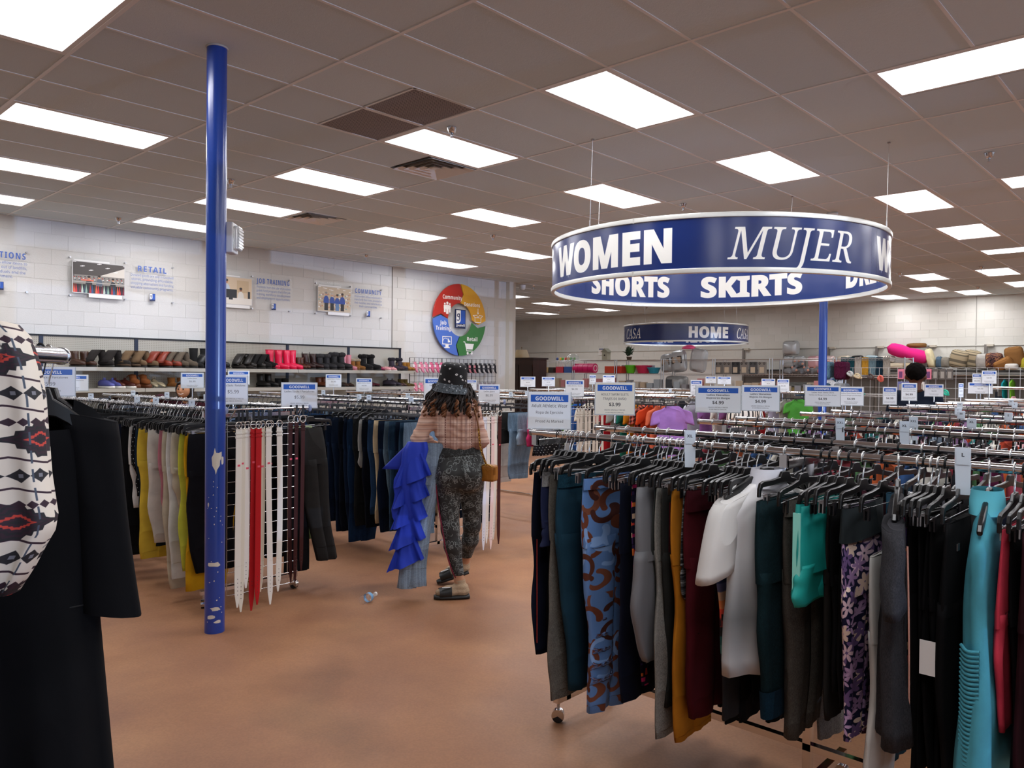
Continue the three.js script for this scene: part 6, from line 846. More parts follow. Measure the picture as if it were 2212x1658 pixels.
// cabinet, lamp, rack sign, decorations on top
{
  const g = thing('wooden_cabinet', 'tall dark brown wooden cabinet by the wall corner', 'cabinet', null, [13.9, 0, -12.75]);
  const wood = M(0x3a1a10, 0.45, 0, { map: denimTex }); part('body', bx(0.5, 1.98, 0.9, 0.25, 1.0, 0), wood, g); part('cornice', bx(0.56, 0.04, 0.96, 0.25, 2.0, 0), wood, g); for (const s of [-1, 1]) { const d = part('door', bx(0.02, 1.7, 0.42, -0.01, 1.0, s * 0.22), wood, g); part('knob', new THREE.SphereGeometry(0.015, 10, 8), M(0xa08a4a, 0.3, 0.9), d, [-0.025, 1.0, -s * 0.04 + s * 0.05]); }
  const l = thing('lamp_shade', 'beige fabric lamp shade standing on the wooden cabinet', 'lamp shade', null, [14.1, 2.02, -12.85]); part('shade', new THREE.CylinderGeometry(0.13, 0.2, 0.2, 24, 1, true).translate(0, 0.1, 0), M(0xc2ab86, 0.9, 0, { side: THREE.DoubleSide }), l); part('finial', merge([cyl(0.006, 0.006, 0.06, 8, 0, 0.22, 0), new THREE.SphereGeometry(0.014, 10, 8).translate(0, 0.255, 0)]), M(0x6a5030, 0.4, 0.6), l);
  const p = thing('artificial_plant', 'small dark green bushy plant on top of the wire shelf', 'plant', null, [WX + 0.2, SH[4] + 0.006, -10.72]); part('pot', cyl(0.07, 0.05, 0.08, 16, 0, 0.04, 0), M(0x4a3a2c, 0.8), p);
  part('foliage', merge(Array.from({ length: 60 }, (_, k) => new THREE.ConeGeometry(0.018, 0.13, 5).translate(0, 0.06, 0).rotateX(rr(-1.1, 1.1)).rotateY(k).translate(rr(-0.06, 0.06), 0.1 + rr(0, 0.14), rr(-0.06, 0.06)))), M(0x1f3a22, 0.8), p).userData.kind = 'stuff';
  const h = thing('birdhouse', 'small pale wooden birdhouse on top of the wire shelf', 'birdhouse', null, [WX + 0.2, SH[4] + 0.006, -11.4]); part('body', bx(0.14, 0.2, 0.16, 0, 0.1, 0), M(0xa8a894, 0.8), h); part('roof', ext([[-0.11, 0], [0, 0.09], [0.11, 0]], 0.18).rotateY(Math.PI / 2).translate(0, 0.2, 0), M(0x8e8e7c, 0.8), h); part('hole', cyl(0.02, 0.02, 0.01, 12).rotateZ(Math.PI / 2).translate(-0.071, 0.12, 0), dk, h);
  const d = thing('glass_dome', 'clear domed cover on top of the wire shelf', 'dome', null, [WX + 0.1, SH[4] + 0.006, -12.36]); part('dome', new THREE.SphereGeometry(0.17, 24, 12, 0, 6.3, 0, 1.57), M(0xf0f4f2, 0.1, 0, { transmission: 0.8, thickness: 0, ior: 1.4 }), d);
  const n = thing('wall_notice', 'white notice with a dark header on the back wall', 'notice', null, [21.57, 2.42, -15.95], -Math.PI / 2); part('sheet', bx(0.28, 0.22, 0.006), M(0xdad8d2, 0.6), n); part('header', bx(0.24, 0.03, 0.002, 0, 0.085, 0.004), M(0x2a3a6a, 0.6), n); for (let k = 0; k < 4; k++) part('text_line', bx(0.2 - 0.02 * (k % 2), 0.008, 0.002, 0, 0.04 - k * 0.03, 0.004), M(0xb88a84, 0.7), n);
}
// ---------- pillow shelf along the back wall ----------
{
  const PX = 21.2, PY = 1.82; let k = 0;
  for (let z = -10.75; z < -1.5; z += 1.25, k++) { const g = thing('pillow_shelf', 'dark wall shelf bay with grey slotted uprights carrying pillows', 'shelf', 'pillow shelf bays', [PX, 0, z]); part('deck', bx(0.5, 0.05, 1.24, 0.1, PY - 0.025, 0.62), M(0x201e1d, 0.6), g); part('upright', bx(0.05, 2.44, 0.06, 0.3, 1.22, 0.03), M(0x77726c, 0.5, 0.4), g); part('wall_bracket', bx(0.12, 0.05, 0.14, 0.33, 2.42, 0.12), M(0xb8b0a0, 0.6), g); part('hang_rail', rod([-0.05, PY - 0.12, 0], [-0.05, PY - 0.12, 1.24], 0.014, 8), M(0xc9c6bd, 0.4, 0.4), g); part('back_panel', bx(0.02, 1.5, 1.2, 0.32, 0.95, 0.62), M(0x6b6863, 0.8), g); }
  const pillow = (label, z, y, w, h, d, rx, m, o = {}) => { const p = thing('throw_pillow', label, 'pillow', o.group, [PX + (o.dx || 0), PY + y, z], fy); p.rotation.set(0, fy, o.rz || 0); p.rotateX(rx); part('cover', cushionGeo(w, h, d, z * 3), m, p); part('seam', new THREE.TorusGeometry(0.5, 0.008, 5, 40).scale(w * 0.98, h * 0.98, 0.6), m, p); return p; };
  const stripe2 = M(0xffffff, 0.9, 0, { map: canvasTex(64, 256, (x) => { x.fillStyle = '#9a8c70'; x.fillRect(0, 0, 64, 256); x.fillStyle = '#5c5444'; for (let i = 0; i < 8; i++) x.fillRect(0, i * 32, 64, 12); }, [1, 1]) });
  // pink bolster
  const b = thing('bolster', 'long hot pink plush bolster lying over other pillows', 'pillow', null, [PX - 0.05, PY + 0.42, -6.1], 0); part('roll', loft(Array.from({ length: 14 }, (_, i) => { const t = i / 13 - 0.5, r = 0.165 * Math.pow(Math.max(0.02, 1 - Math.pow(Math.abs(t) * 2, 6)), 0.5) * (1 - 0.14 * Math.exp(-t * t * 90)); return { x: 0, y: t * 1.05, z: 0, rx: r, rz: r, sq: 1, amp: 0.02, k: 9 }; }), 24, 3).rotateX(Math.PI / 2), M(0xe0187c, 0.95, 0, { bumpMap: furTex, bumpScale: 0.006 }), b); b.rotation.x = 0.3;
  pillow('striped taupe pillow standing, front of two', -4.98, 0.26, 0.44, 0.5, 0.22, 0.1, stripe2, { rz: -0.25 }); pillow('striped taupe pillow standing, rear of two', -4.72, 0.26, 0.44, 0.5, 0.22, 0.1, stripe2, { rz: -0.2, dx: 0.1 }); pillow('grey white pillow behind the striped pair', -4.42, 0.2, 0.42, 0.42, 0.2, 0.2, cloth(0xb5b2ab)); pillow('patterned tan pillow beside the caramel one', -4.22, 0.22, 0.42, 0.42, 0.2, 0.15, M(0xb08a5c, 0.9, 0, { map: prints.floral }), { dx: -0.06 }); pillow('caramel pillow slumped low', -4.02, 0.14, 0.44, 0.3, 0.2, 0.4, cloth(0x96683a), { rz: 0.5, dx: -0.1 }); pillow('brown pillow standing tall by the upright', -3.82, 0.3, 0.44, 0.55, 0.2, 0.1, cloth(0x8a6238), { rz: 0.15 }); pillow('yellow cushion edge by the upright', -3.62, 0.16, 0.2, 0.32, 0.14, 0.1, cloth(0xc0b43c)); pillow('white small pillow under the caramel one', -3.85, 0.08, 0.3, 0.16, 0.2, 0, cloth(0xd8d4cc), { dx: -0.16 });
  pillow('golden yellow pillow lying on top of others', -3.0, 0.44, 0.66, 0.22, 0.4, 0.15, cloth(0xc8951f)); pillow('grey fluffy pillow below the golden one', -3.28, 0.17, 0.34, 0.34, 0.24, 0, fur(0x9a948c)); pillow('beige pillow below the golden one', -3.0, 0.16, 0.4, 0.3, 0.2, 0.2, cloth(0xa68e74)); pillow('silver grey satin pillow', -2.78, 0.14, 0.42, 0.26, 0.2, 0.3, M(0x9c9da2, 0.5), { dx: -0.1 }); pillow('dusty pink pillow leaning', -2.55, 0.2, 0.5, 0.34, 0.2, 0.3, cloth(0xa88472), { rz: -0.4 }); pillow('dark brown patterned round pillow', -2.28, 0.25, 0.3, 0.46, 0.16, 0, M(0x5a4a3c, 0.9, 0, { map: prints.floral })); pillow('rust orange pillow at the shelf end', -2.1, 0.24, 0.3, 0.46, 0.16, 0, cloth(0x9a5a1e));
  pillow('cream pillow below the pink bolster', -6.4, 0.1, 0.5, 0.18, 0.36, 0, cloth(0xc9bda4)); pillow('buff pillow below the pink bolster', -6.0, 0.1, 0.5, 0.18, 0.36, 0, cloth(0xd0c2a0)); pillow('striped cream pillow beside the bolster end', -6.6, 0.27, 0.4, 0.2, 0.3, 0, printed('stripes')); pillow('brown flat pillow above the bolster', -5.95, 0.62, 0.5, 0.12, 0.36, 0.1, cloth(0x7a5632), { dx: 0.1 }); pillow('tall cream pillow leaning by the bolster', -5.6, 0.28, 0.2, 0.56, 0.36, 0, cloth(0xd8cba4), { rz: 0.25 }); pillow('slate blue cushion behind the man', -5.4, 0.18, 0.16, 0.34, 0.3, 0, cloth(0x4c6070)); pillow('grey knit cushion behind the man', -5.3, 0.18, 0.3, 0.3, 0.2, 0, marl(0x8a8478));
  const zb = [-9.2, -8.9, -8.5, -8.1, -7.7, -7.35, -7.0]; zb.forEach((z, i) => bedding(['silver bagged comforter stacked on another', 'white bagged duvet', 'clear bag of pink bedding', 'bagged rose print sheets', 'bagged cream sheets with dark piping', 'bagged black and white sheets', 'bagged pale blue damask sheets'][i] + ' on the wall shelf', [PX, PY + 0.2, z], 0.36, 0.4, 0.3, fy, rr(-0.1, 0.1), [foil, foil, M(0xc79a9e, 0.35, 0.05, { bumpMap: crease, bumpScale: 0.05 }), M(0xd4bcb8, 0.35, 0.05, { bumpMap: crease, bumpScale: 0.05 }), M(0xcfc4b0, 0.35, 0, { bumpMap: crease, bumpScale: 0.05 }), M(0x6a6c6e, 0.35, 0, { map: prints.space }), M(0x9fb4bc, 0.35, 0, { bumpMap: crease, bumpScale: 0.05 })][i])); bedding('large silver bagged comforter on top of the pile', [PX, PY + 0.6, -9.15], 0.5, 0.46, 0.4, fy, 0, foil);
  // hung clothes below the pillow shelf
  [[-4.0, 0x1f8f9a, 'turquoise'], [-3.85, 0x7fc23a, 'neon green'], [-3.2, 0x6a6e72, 'grey'], [-3.0, 0x7a1f24, 'dark red'], [-2.8, 0xb08a5c, 'camel'], [-2.55, 0xd6cfae, 'cream'], [-2.3, 0xd2c9a4, 'buttermilk']].forEach(([z, c, n]) => garment('coat', tee[Math.abs(z * 10 | 0) % 3], cloth(c), `${n} jacket hanging below the pillow shelf`, 'jacket', PX - 0.05, z, { y: PY - 0.12, drop: 0.1, ry: 0 }));
}
// ---------- sandal and accessory grid in the middle distance ----------
{
  const g = thing('accessory_grid', 'white wire grid hung with sandals and pink phone cases', 'display grid', null, [13.4, 0, -3.0]);
  for (let k = 0; k <= 20; k++) part('grid_wire', rod([0, 0.2, -2.0 + k * 0.14], [0, 1.78, -2.0 + k * 0.14], 0.003, 5), M(0xc9cac8, 0.4), g); for (let k = 0; k <= 10; k++) part('grid_wire', rod([0, 0.2 + k * 0.158, -2.0], [0, 0.2 + k * 0.158, 0.8], 0.003, 5), M(0xc9cac8, 0.4), g);
  const sand = (y, z, c, n, ry) => { const s = thing('slide_sandal', `${n} slide sandal hung on the white grid`, 'sandal', 'sandals on the white grid', [13.38, y, z], -Math.PI / 2); s.rotation.set(1.2, -Math.PI / 2, ry); part('footbed', footGeo(0.24, 0.09, Array(9).fill(0.025), 0), M(c, 0.6), s); part('strap', new THREE.TorusGeometry(0.045, 0.014, 8, 16, Math.PI).scale(1, 0.9, 2).translate(0, 0.02, 0.15), M(c, 0.6), s); };
  sand(1.66, -4.72, 0xb9b8b4, 'grey', 0.3); sand(1.62, -4.6, 0xcbb894, 'tan', 0.5); sand(1.62, -4.4, 0x4a3a34, 'brown', 0.1); sand(1.6, -4.25, 0xd0614e, 'coral', -0.2); sand(1.36, -4.72, 0xc2a888, 'beige', 0.4); sand(1.34, -4.55, 0x1faa8e, 'turquoise', 1.0); sand(1.38, -3.3, 0x23b394, 'second turquoise', 0.4); sand(1.58, -4.95, 0x2e4a58, 'slate', 0.0);
  for (let k = 0; k < 12; k++) { const c = k < 5 ? 0xdb7d92 : k < 8 ? 0x5a5450 : k < 10 ? 0x6a70a8 : 0xd8d4cc, p = thing('phone_case_pack', `${k < 5 ? 'pink' : k < 8 ? 'dark grey' : k < 10 ? 'violet' : 'white'} boxed accessory on the white grid`, 'package', 'boxed accessories', [13.34, 1.68 - (k > 7 ? 0.2 : 0), -3.95 + (k % 8) * 0.1]); part('pack', bx(0.03, 0.16, 0.085), M(c, 0.5), p); part('window', bx(0.004, 0.1, 0.05, -0.016, -0.01, 0), M(k < 5 ? 0x6a3a6a : 0x9a948c, 0.4), p); part('hang_hook', rod([0, 0.085, 0], [0.06, 0.085, 0], 0.003, 5), steel, p); }
  const cl = [['burgundy', 0x4a1430], ['slate blue', 0x5a7a8c], ['grey', 0x8a8c8e], ['steel blue', 0x3a5870]]; cl.forEach(([n, c], i) => garment('folded_sweater', rbx(0.24, 0.3, 0.2, 0.04, 0, -0.15, 0), cloth(c), `${n} folded garment bundle hung by the white grid`, 'sweater', 13.27, -4.85 - (i % 2) * 0.26, { y: 1.9 - (i / 2 | 0) * 0.36, drop: 0.02 }));
}
// ---------- people ----------
// a figure is a smooth union of tapered capsules, meshed as one surface (naive surface nets)
function sdf(bones, k = 0.035) {
  const B = bones.map(([a, b, ra, rb]) => { const d = [b[0] - a[0], b[1] - a[1], b[2] - a[2]], l = d[0] * d[0] + d[1] * d[1] + d[2] * d[2] || 1e-9; return [a, d, l, ra, rb]; });
  return (x, y, z) => { let s = 0.3; for (const [a, d, l, ra, rb] of B) { const px = x - a[0], py = y - a[1], pz = z - a[2]; let t = (px * d[0] + py * d[1] + pz * d[2]) / l; t = t < 0 ? 0 : t > 1 ? 1 : t; const qx = px - d[0] * t, qy = py - d[1] * t, qz = pz - d[2] * t, e = Math.sqrt(qx * qx + qy * qy + qz * qz) - (ra + (rb - ra) * t), h = Math.max(k - Math.abs(s - e), 0) / k; s = Math.min(s, e) - h * h * k * 0.25; } return s; };
}
function nets(f, lo, hi, c, uvf) {
  const n = [0, 1, 2].map(i => Math.ceil((hi[i] - lo[i]) / c) + 1), at = (i, j, k) => (k * n[1] + j) * n[0] + i, v = new Float32Array(n[0] * n[1] * n[2]);
  for (let k = 0; k < n[2]; k++) for (let j = 0; j < n[1]; j++) for (let i = 0; i < n[0]; i++) v[at(i, j, k)] = f(lo[0] + i * c, lo[1] + j * c, lo[2] + k * c);
  const id = new Int32Array(v.length).fill(-1), p = [], idx = [];
  for (let k = 0; k < n[2] - 1; k++) for (let j = 0; j < n[1] - 1; j++) for (let i = 0; i < n[0] - 1; i++) {
    let m = 0, sx = 0, sy = 0, sz = 0; const g = (a, b, d) => v[at(i + a, j + b, k + d)];
    for (let e = 0; e < 12; e++) { const ax = e >> 2, u = e & 1, w = (e >> 1) & 1, A = ax === 0 ? [0, u, w] : ax === 1 ? [u, 0, w] : [u, w, 0], Bq = A.slice(); Bq[ax] = 1; const a = g(...A), b = g(...Bq); if ((a < 0) !== (b < 0)) { const t = a / (a - b); const q = A.slice(); q[ax] = t; sx += q[0]; sy += q[1]; sz += q[2]; m++; } }
    if (m) { id[at(i, j, k)] = p.length / 3; p.push(lo[0] + (i + sx / m) * c, lo[1] + (j + sy / m) * c, lo[2] + (k + sz / m) * c); }
  }
  for (let k = 1; k < n[2] - 1; k++) for (let j = 1; j < n[1] - 1; j++) for (let i = 1; i < n[0] - 1; i++) {
    const s = v[at(i, j, k)] < 0; const quad = (a, b, c2, d, fl) => { if (a < 0 || b < 0 || c2 < 0 || d < 0) return; fl ? idx.push(a, b, c2, a, c2, d) : idx.push(a, c2, b, a, d, c2); };
    if (s !== v[at(i + 1, j, k)] < 0) quad(id[at(i, j - 1, k - 1)], id[at(i, j, k - 1)], id[at(i, j, k)], id[at(i, j - 1, k)], s);
    if (s !== v[at(i, j + 1, k)] < 0) quad(id[at(i - 1, j, k - 1)], id[at(i - 1, j, k)], id[at(i, j, k)], id[at(i, j, k - 1)], s);
    if (s !== v[at(i, j, k + 1)] < 0) quad(id[at(i - 1, j - 1, k)], id[at(i, j - 1, k)], id[at(i, j, k)], id[at(i - 1, j, k)], s);
  }
  const g = new THREE.BufferGeometry(); g.setAttribute('position', new THREE.Float32BufferAttribute(p, 3)); g.setIndex(idx); g.computeVertexNormals();
  const uv = []; for (let i = 0; i < p.length; i += 3) uv.push(...(uvf ? uvf(p[i], p[i + 1], p[i + 2]) : [p[i] + p[i + 2] * 0.7, p[i + 1]])); g.setAttribute('uv', new THREE.Float32BufferAttribute(uv, 2)); return g;
}
function handBones(w, dir, side, up) {                                // palm from wrist w along dir, five fingers, a little curled
  const D = V(...dir).normalize(), Sd = V(...side).normalize(), Up = V(...up).normalize(), at = (a, b, c) => V(...w).addScaledVector(D, a).addScaledVector(Sd, b).addScaledVector(Up, c).toArray(), o = [];
  for (const s of [-0.022, -0.007, 0.008, 0.022]) o.push([at(0.01, s * 0.7, 0), at(0.08, s, 0), 0.014, 0.012]);
  [[-0.024, 0.058], [-0.008, 0.07], [0.008, 0.066], [0.023, 0.05]].forEach(([s, l]) => { o.push([at(0.08, s, 0), at(0.08 + l * 0.55, s * 1.15, -0.012), 0.0088, 0.008], [at(0.08 + l * 0.55, s * 1.15, -0.012), at(0.08 + l * 0.8, s * 1.2, -0.04), 0.008, 0.007]); });
  o.push([at(0.025, -0.024, 0), at(0.055, -0.05, -0.01), 0.011, 0.0095], [at(0.055, -0.05, -0.01), at(0.085, -0.05, -0.025), 0.0095, 0.008]); return o;
}
function curls(n, f, r) { const l = []; for (let k = 0; k < n; k++) { const [p, len, dx, dz] = f(k), pts = []; for (let i = 0; i <= 8; i++) { const t = i / 8, a = t * 9 + k; pts.push([p[0] + dx * t + Math.cos(a) * 0.012, p[1] - len * t, p[2] + dz * t + Math.sin(a) * 0.012]); } l.push(tube(pts, r, 16, 5)); } return merge(l); }
const skinM = c => M(c, 0.55, 0, { specularIntensity: 0.4 });
{ // woman looking through the jeans, seen from behind
  const g = thing('person', 'person in black bandana bucket hat, tie dyed top and leopard leggings', 'person', null, [3.855, 0, -4.15], -0.8198);
  const hipL = [-0.055, 0.86, 0.02], kneeL = [-0.035, 0.5, 0.04], ankL = [0.035, 0.115, 0.02], hipR = [0.11, 0.86, -0.02], kneeR = [0.115, 0.5, -0.12], ankR = [0.05, 0.17, -0.34];
  const legs = [[hipL, kneeL, 0.098, 0.06], [kneeL, [-0.015, 0.38, 0.045], 0.058, 0.058], [[-0.015, 0.38, 0.045], ankL, 0.056, 0.036], [hipR, kneeR, 0.098, 0.06], [kneeR, [0.1, 0.38, -0.17], 0.058, 0.056], [[0.1, 0.38, -0.17], ankR, 0.055, 0.036], [[-0.035, 0.9, 0.085], [-0.04, 0.86, 0.075], 0.095, 0.09], [[0.1, 0.9, 0.075], [0.1, 0.86, 0.065], 0.095, 0.09], [[-0.03, 0.98, 0.01], [0.09, 0.98, 0.0], 0.115, 0.115], [[-0.02, 1.07, 0], [0.06, 1.07, -0.005], 0.095, 0.095]];
  const torso = [[[-0.015, 1.1, 0], [0.055, 1.1, -0.005], 0.098, 0.098], [[-0.045, 1.22, 0], [0.035, 1.22, 0], 0.108, 0.108], [[-0.09, 1.33, 0.0], [0.03, 1.33, 0.0], 0.1, 0.1], [[-0.15, 1.385, 0.0], [0.09, 1.385, 0.0], 0.058, 0.058]];
  const shL = [-0.172, 1.375, 0], elL = [-0.262, 1.15, 0.05], wrL = [-0.2, 1.115, -0.13], shR = [0.108, 1.375, 0], elR = [0.18, 1.14, 0.03], wrR = [0.12, 1.1, -0.17];
  const arms = [[shL, elL, 0.056, 0.043], [elL, wrL, 0.043, 0.03], [shR, elR, 0.056, 0.043], [elR, wrR, 0.043, 0.03]];
  const feet = [[ankL, [0.06, 0.055, 0.03], 0.036, 0.034], [[0.06, 0.05, 0.03], [-0.04, 0.045, 0.05], 0.034, 0.034], [[-0.04, 0.045, 0.05], [-0.105, 0.04, 0.06], 0.034, 0.026], [ankR, [0.045, 0.125, -0.34], 0.036, 0.032], [[0.045, 0.125, -0.34], [-0.06, 0.085, -0.36], 0.033, 0.033], [[-0.06, 0.085, -0.36], [-0.12, 0.06, -0.37], 0.032, 0.025]];
  const head = [[[-0.03, 1.4, -0.005], [-0.032, 1.49, -0.015], 0.05, 0.047], [[-0.034, 1.57, -0.01], [-0.034, 1.55, -0.045], 0.092, 0.085], [[-0.034, 1.5, -0.09], [-0.034, 1.51, -0.1], 0.04, 0.03], [[-0.034, 1.545, -0.13], [-0.034, 1.53, -0.14], 0.014, 0.013]];
  const hands = [...handBones(wrL, [0.35, -0.25, -0.9], [0.9, 0.1, 0.35], [0, 1, 0]), ...handBones(wrR, [-0.2, -0.3, -0.93], [-0.9, 0, 0.2], [0, 1, 0])];
  const all = [...legs, ...torso, ...arms, ...feet, ...head];
  const shrink = l => l.map(([a, b, r, s]) => [a, b, r - 0.004, s - 0.004]);
  const body = sdf(shrink(all)), skin = skinM(0xb98a6c);
  const bodyG = nets(body, [-0.4, 0, -0.52], [0.3, 1.72, 0.24], 0.013), handG = nets(sdf(hands, 0.008), [-0.32, 0.95, -0.42], [0.28, 1.2, -0.08], 0.0045);
  part('body', merge([bodyG, handG]), skin, g);
  const spots = canvasTex(512, 512, (x, w) => { x.fillStyle = '#262828'; x.fillRect(0, 0, w, w); for (let i = 0; i < 420; i++) { const a = hash(i, 1) * w, b = hash(i, 2) * w, r = 8 + hash(i, 3) * 10; x.strokeStyle = ['#7c8484', '#5e6666', '#8e9696'][i % 3]; x.lineWidth = 3.2; for (const [ox, oy] of [[0, 0], [w, 0], [0, w]]) { x.beginPath(); x.ellipse(a - ox, b - oy, r, r * (0.7 + 0.5 * hash(i, 4)), hash(i, 5) * 3, hash(i, 6) * 2, 4.4 + hash(i, 7) * 1.8); x.stroke(); } } }, [2.1, 2.1]);
  const legSdf = sdf(legs), legU = (x, y, z) => { const r = x > 0.035, c = y < 0.5 ? (r ? 0.1 : 0) : r ? 0.11 : -0.045, cz = r ? -0.05 - (0.86 - y) * 0.25 : 0.03; return y > 0.8 ? [Math.atan2(x - 0.03, z) * 0.16, y] : [Math.atan2(x - c, z - cz) * 0.075 + (r ? 0.3 : 0), y]; };
  part('leggings', nets((x, y, z) => Math.max(legSdf(x, y, z) - 0.002, 0.165 - y + (x > 0.03 && z < -0.1 ? 0.05 : 0), y - 1.1), [-0.25, 0.1, -0.5], [0.3, 1.14, 0.24], 0.0095, legU), M(0xffffff, 0.75, 0, { map: spots }), g);
  part('waistband', nets((x, y, z) => Math.max(legSdf(x, y, z) - 0.006, Math.abs(y - 1.065 - 0.1 * (x - 0.03)) - 0.035), [-0.2, 0.98, -0.2], [0.25, 1.15, 0.2], 0.009, legU), M(0x9a9a9a, 0.75, 0, { map: spots }), g);
  part('side_stripe', tube([[-0.13, 1.02, 0.06], [-0.135, 0.86, 0.085], [-0.115, 0.66, 0.085], [-0.085, 0.5, 0.09], [-0.06, 0.36, 0.09], [-0.015, 0.2, 0.065], [0.01, 0.15, 0.05]], 0.0055, 40, 6), M(0x7a2038, 0.7), g);
  const dye = canvasTex(512, 512, (x, w) => { x.fillStyle = '#cda58f'; x.fillRect(0, 0, w, w); for (let i = 0; i < 70; i++) { x.fillStyle = `rgba(${[232, 130, 96, 238][i % 4]},${[212, 86, 52, 222][i % 4]},${[198, 74, 48, 208][i % 4]},${0.14 + 0.2 * hash(i, 2)})`; x.fillRect(0, hash(i, 3) * w, w, 4 + hash(i, 4) * 22); x.fillRect(hash(i, 5) * w, 0, 4 + hash(i, 6) * 20, w); } for (const u of [0.22, 0.8]) for (let k = 0; k < 22; k++) { x.fillStyle = 'rgba(84,34,32,.8)'; x.fillRect(w * u - 5, k * w / 22, 10, w / 22 * 0.66); } });
  const topSdf = sdf([...torso, ...arms], 0.04), wr = (x, y, z) => 0.004 * Math.sin(y * 95 + 3 * Math.sin(x * 22) + z * 12) * Math.sin(x * 18 + y * 14);
  const tu = (x, y, z) => [(x + 0.14) * 3.1, (y - 1.05) * 2.6];
  part('tie_dyed_top', nets((x, y, z) => Math.max(topSdf(x, y, z) - 0.009 + wr(x, y, z), 1.075 + 0.006 * Math.sin(x * 60) - y, y - 1.45, -0.105 - z + (y > 1.2 ? -1 : 0) + 0.0), [-0.36, 1.04, -0.2], [0.28, 1.47, 0.2], 0.008, tu), M(0xffffff, 0.85, 0, { map: dye }), g);
  const sockS = sdf(feet), sm = M(0xc4a888, 0.95, 0, { map: marlTex }); for (const [z0, z1, yt] of [[-0.46, -0.2, 0.25], [-0.1, 0.15, 0.2]]) part('sock', nets((x, y, z) => Math.max(sockS(x, y, z) - 0.005 - 0.002 * Math.sin(y * 160), y - yt), [-0.2, 0, z0], [0.16, 0.3, z1], 0.006), sm, g);
  // slides: sole and strap
  const slide = (x, y, z, ry, rx) => { const s = part('slide', footGeo(0.255, 0.1, Array(9).fill(0.03), 0), M(0x141414, 0.55), g, [x, y, z], [0, ry, 0]); s.rotation.order = 'YXZ'; s.rotation.x = rx; part('strap', loft(Array.from({ length: 5 }, (_, i) => ({ x: 0, y: -0.13 - i * 0.022, z: 0.045, rx: 0.053, rz: 0.045 - 0.004 * i, sq: 0.8 })), 18, 0).rotateX(-Math.PI / 2), M(0x191a19, 0.5), s); part('bar_mark', bx(0.012, 0.003, 0.06, 0.03, 0.088, 0.17), whitePlastic, s); return s; };
  slide(0.105, 0, 0.025, -1.37, 0); slide(0.085, 0.085, -0.335, -1.47, 0.32);
  // hair and hat
  const hf = k => { const a = -0.3 + (k % 24) / 23 * 3.74, ring = 0.07 + 0.035 * ((k * 7) % 5) / 5, p = [-0.034 + Math.cos(a) * (ring + 0.03), 1.545 - 0.01 * (k % 3), -0.02 + Math.sin(a) * ring]; return [p, 0.13 + 0.07 * hash(k, 4), Math.cos(a) * 0.075, Math.sin(a) * 0.035 + 0.02]; };
  part('hair', merge([curls(150, hf, 0.0085), new THREE.SphereGeometry(0.105, 20, 14).scale(1.05, 1.05, 0.95).translate(-0.034, 1.53, -0.015)]), M(0x1c110c, 0.7), g);
  const tips = curls(46, k => { const [p, l, dx, dz] = hf(k * 3 + 1); return [[p[0] + dx * 0.75, p[1] - l * 0.72, p[2] + dz * 0.8 + 0.012], 0.07 + 0.03 * hash(k, 8), dx * 0.3, 0.012]; }, 0.0085); part('hair_tips', tips, M(0x6a3f1e, 0.7), g);
  const band = canvasTex(512, 256, (x, w, h) => { x.fillStyle = '#131316'; x.fillRect(0, 0, w, h); x.fillStyle = '#d6d6d4'; for (let i = 0; i < 40; i++) { x.save(); x.translate((i * 67) % w, (i * 41) % h); x.rotate(i); x.beginPath(); x.ellipse(0, 0, 6, 9, 0, 0, 7); x.fill(); x.fillStyle = '#1a1a1c'; x.beginPath(); x.arc(1, -2, 2.4, 0, 7); x.fill(); x.fillStyle = '#d6d6d4'; x.restore(); } }, [1, 1]), paisley = canvasTex(512, 128, (x, w, h) => { x.fillStyle = '#4a5258'; x.fillRect(0, 0, w, h); for (let i = 0; i < 400; i++) { x.fillStyle = i % 3 ? '#16171a' : '#a9b0b4'; x.fillRect(hash(i, 1) * w, hash(i, 2) * h, 3 + hash(i, 3) * 8, 2 + hash(i, 4) * 4); } }, [2, 1]);
  const hm = part('hat_crown', lathe([[0.001, 0.205], [0.07, 0.204], [0.1, 0.195], [0.112, 0.17], [0.118, 0.1], [0.126, 0.05]], 36), M(0xffffff, 0.9, 0, { map: band, side: THREE.DoubleSide }), g, [-0.034, 1.505, -0.01], [0.1, 0, -0.1]); hm.scale.set(0.86, 0.95, 0.86); part('hat_brim', lathe([[0.125, 0.052], [0.15, 0.02], [0.168, -0.012], [0.168, -0.016], [0.148, 0.014], [0.123, 0.046]], 36), M(0xffffff, 0.9, 0, { map: paisley, side: THREE.DoubleSide }), hm);
  // face, mostly turned away
  const face = part('face_details', merge([-1, 1].map(s => new THREE.SphereGeometry(0.011, 10, 8).translate(-0.034 + s * 0.032, 1.565, -0.122))), M(0x1a1210, 0.3), g); part('lips', new THREE.SphereGeometry(0.018, 10, 8).scale(1.2, 0.5, 0.5).translate(-0.034, 1.503, -0.128), M(0x8a4a42, 0.5), face); part('ear', merge([-1, 1].map(s => new THREE.SphereGeometry(0.026, 10, 8).scale(0.4, 1, 0.7).translate(-0.034 + s * 0.092, 1.55, -0.02))), skin, face);
  // shoulder bag on a chain
  const toWorld = (x, y, z) => g.localToWorld(V(x, y, z)).toArray(); g.updateMatrixWorld();
  const bag = thing('shoulder_bag', 'small ochre leather box bag with gold zip and chain strap', 'bag', null, toWorld(0.245, 0.85, 0.06), -0.8198 - 0.5);
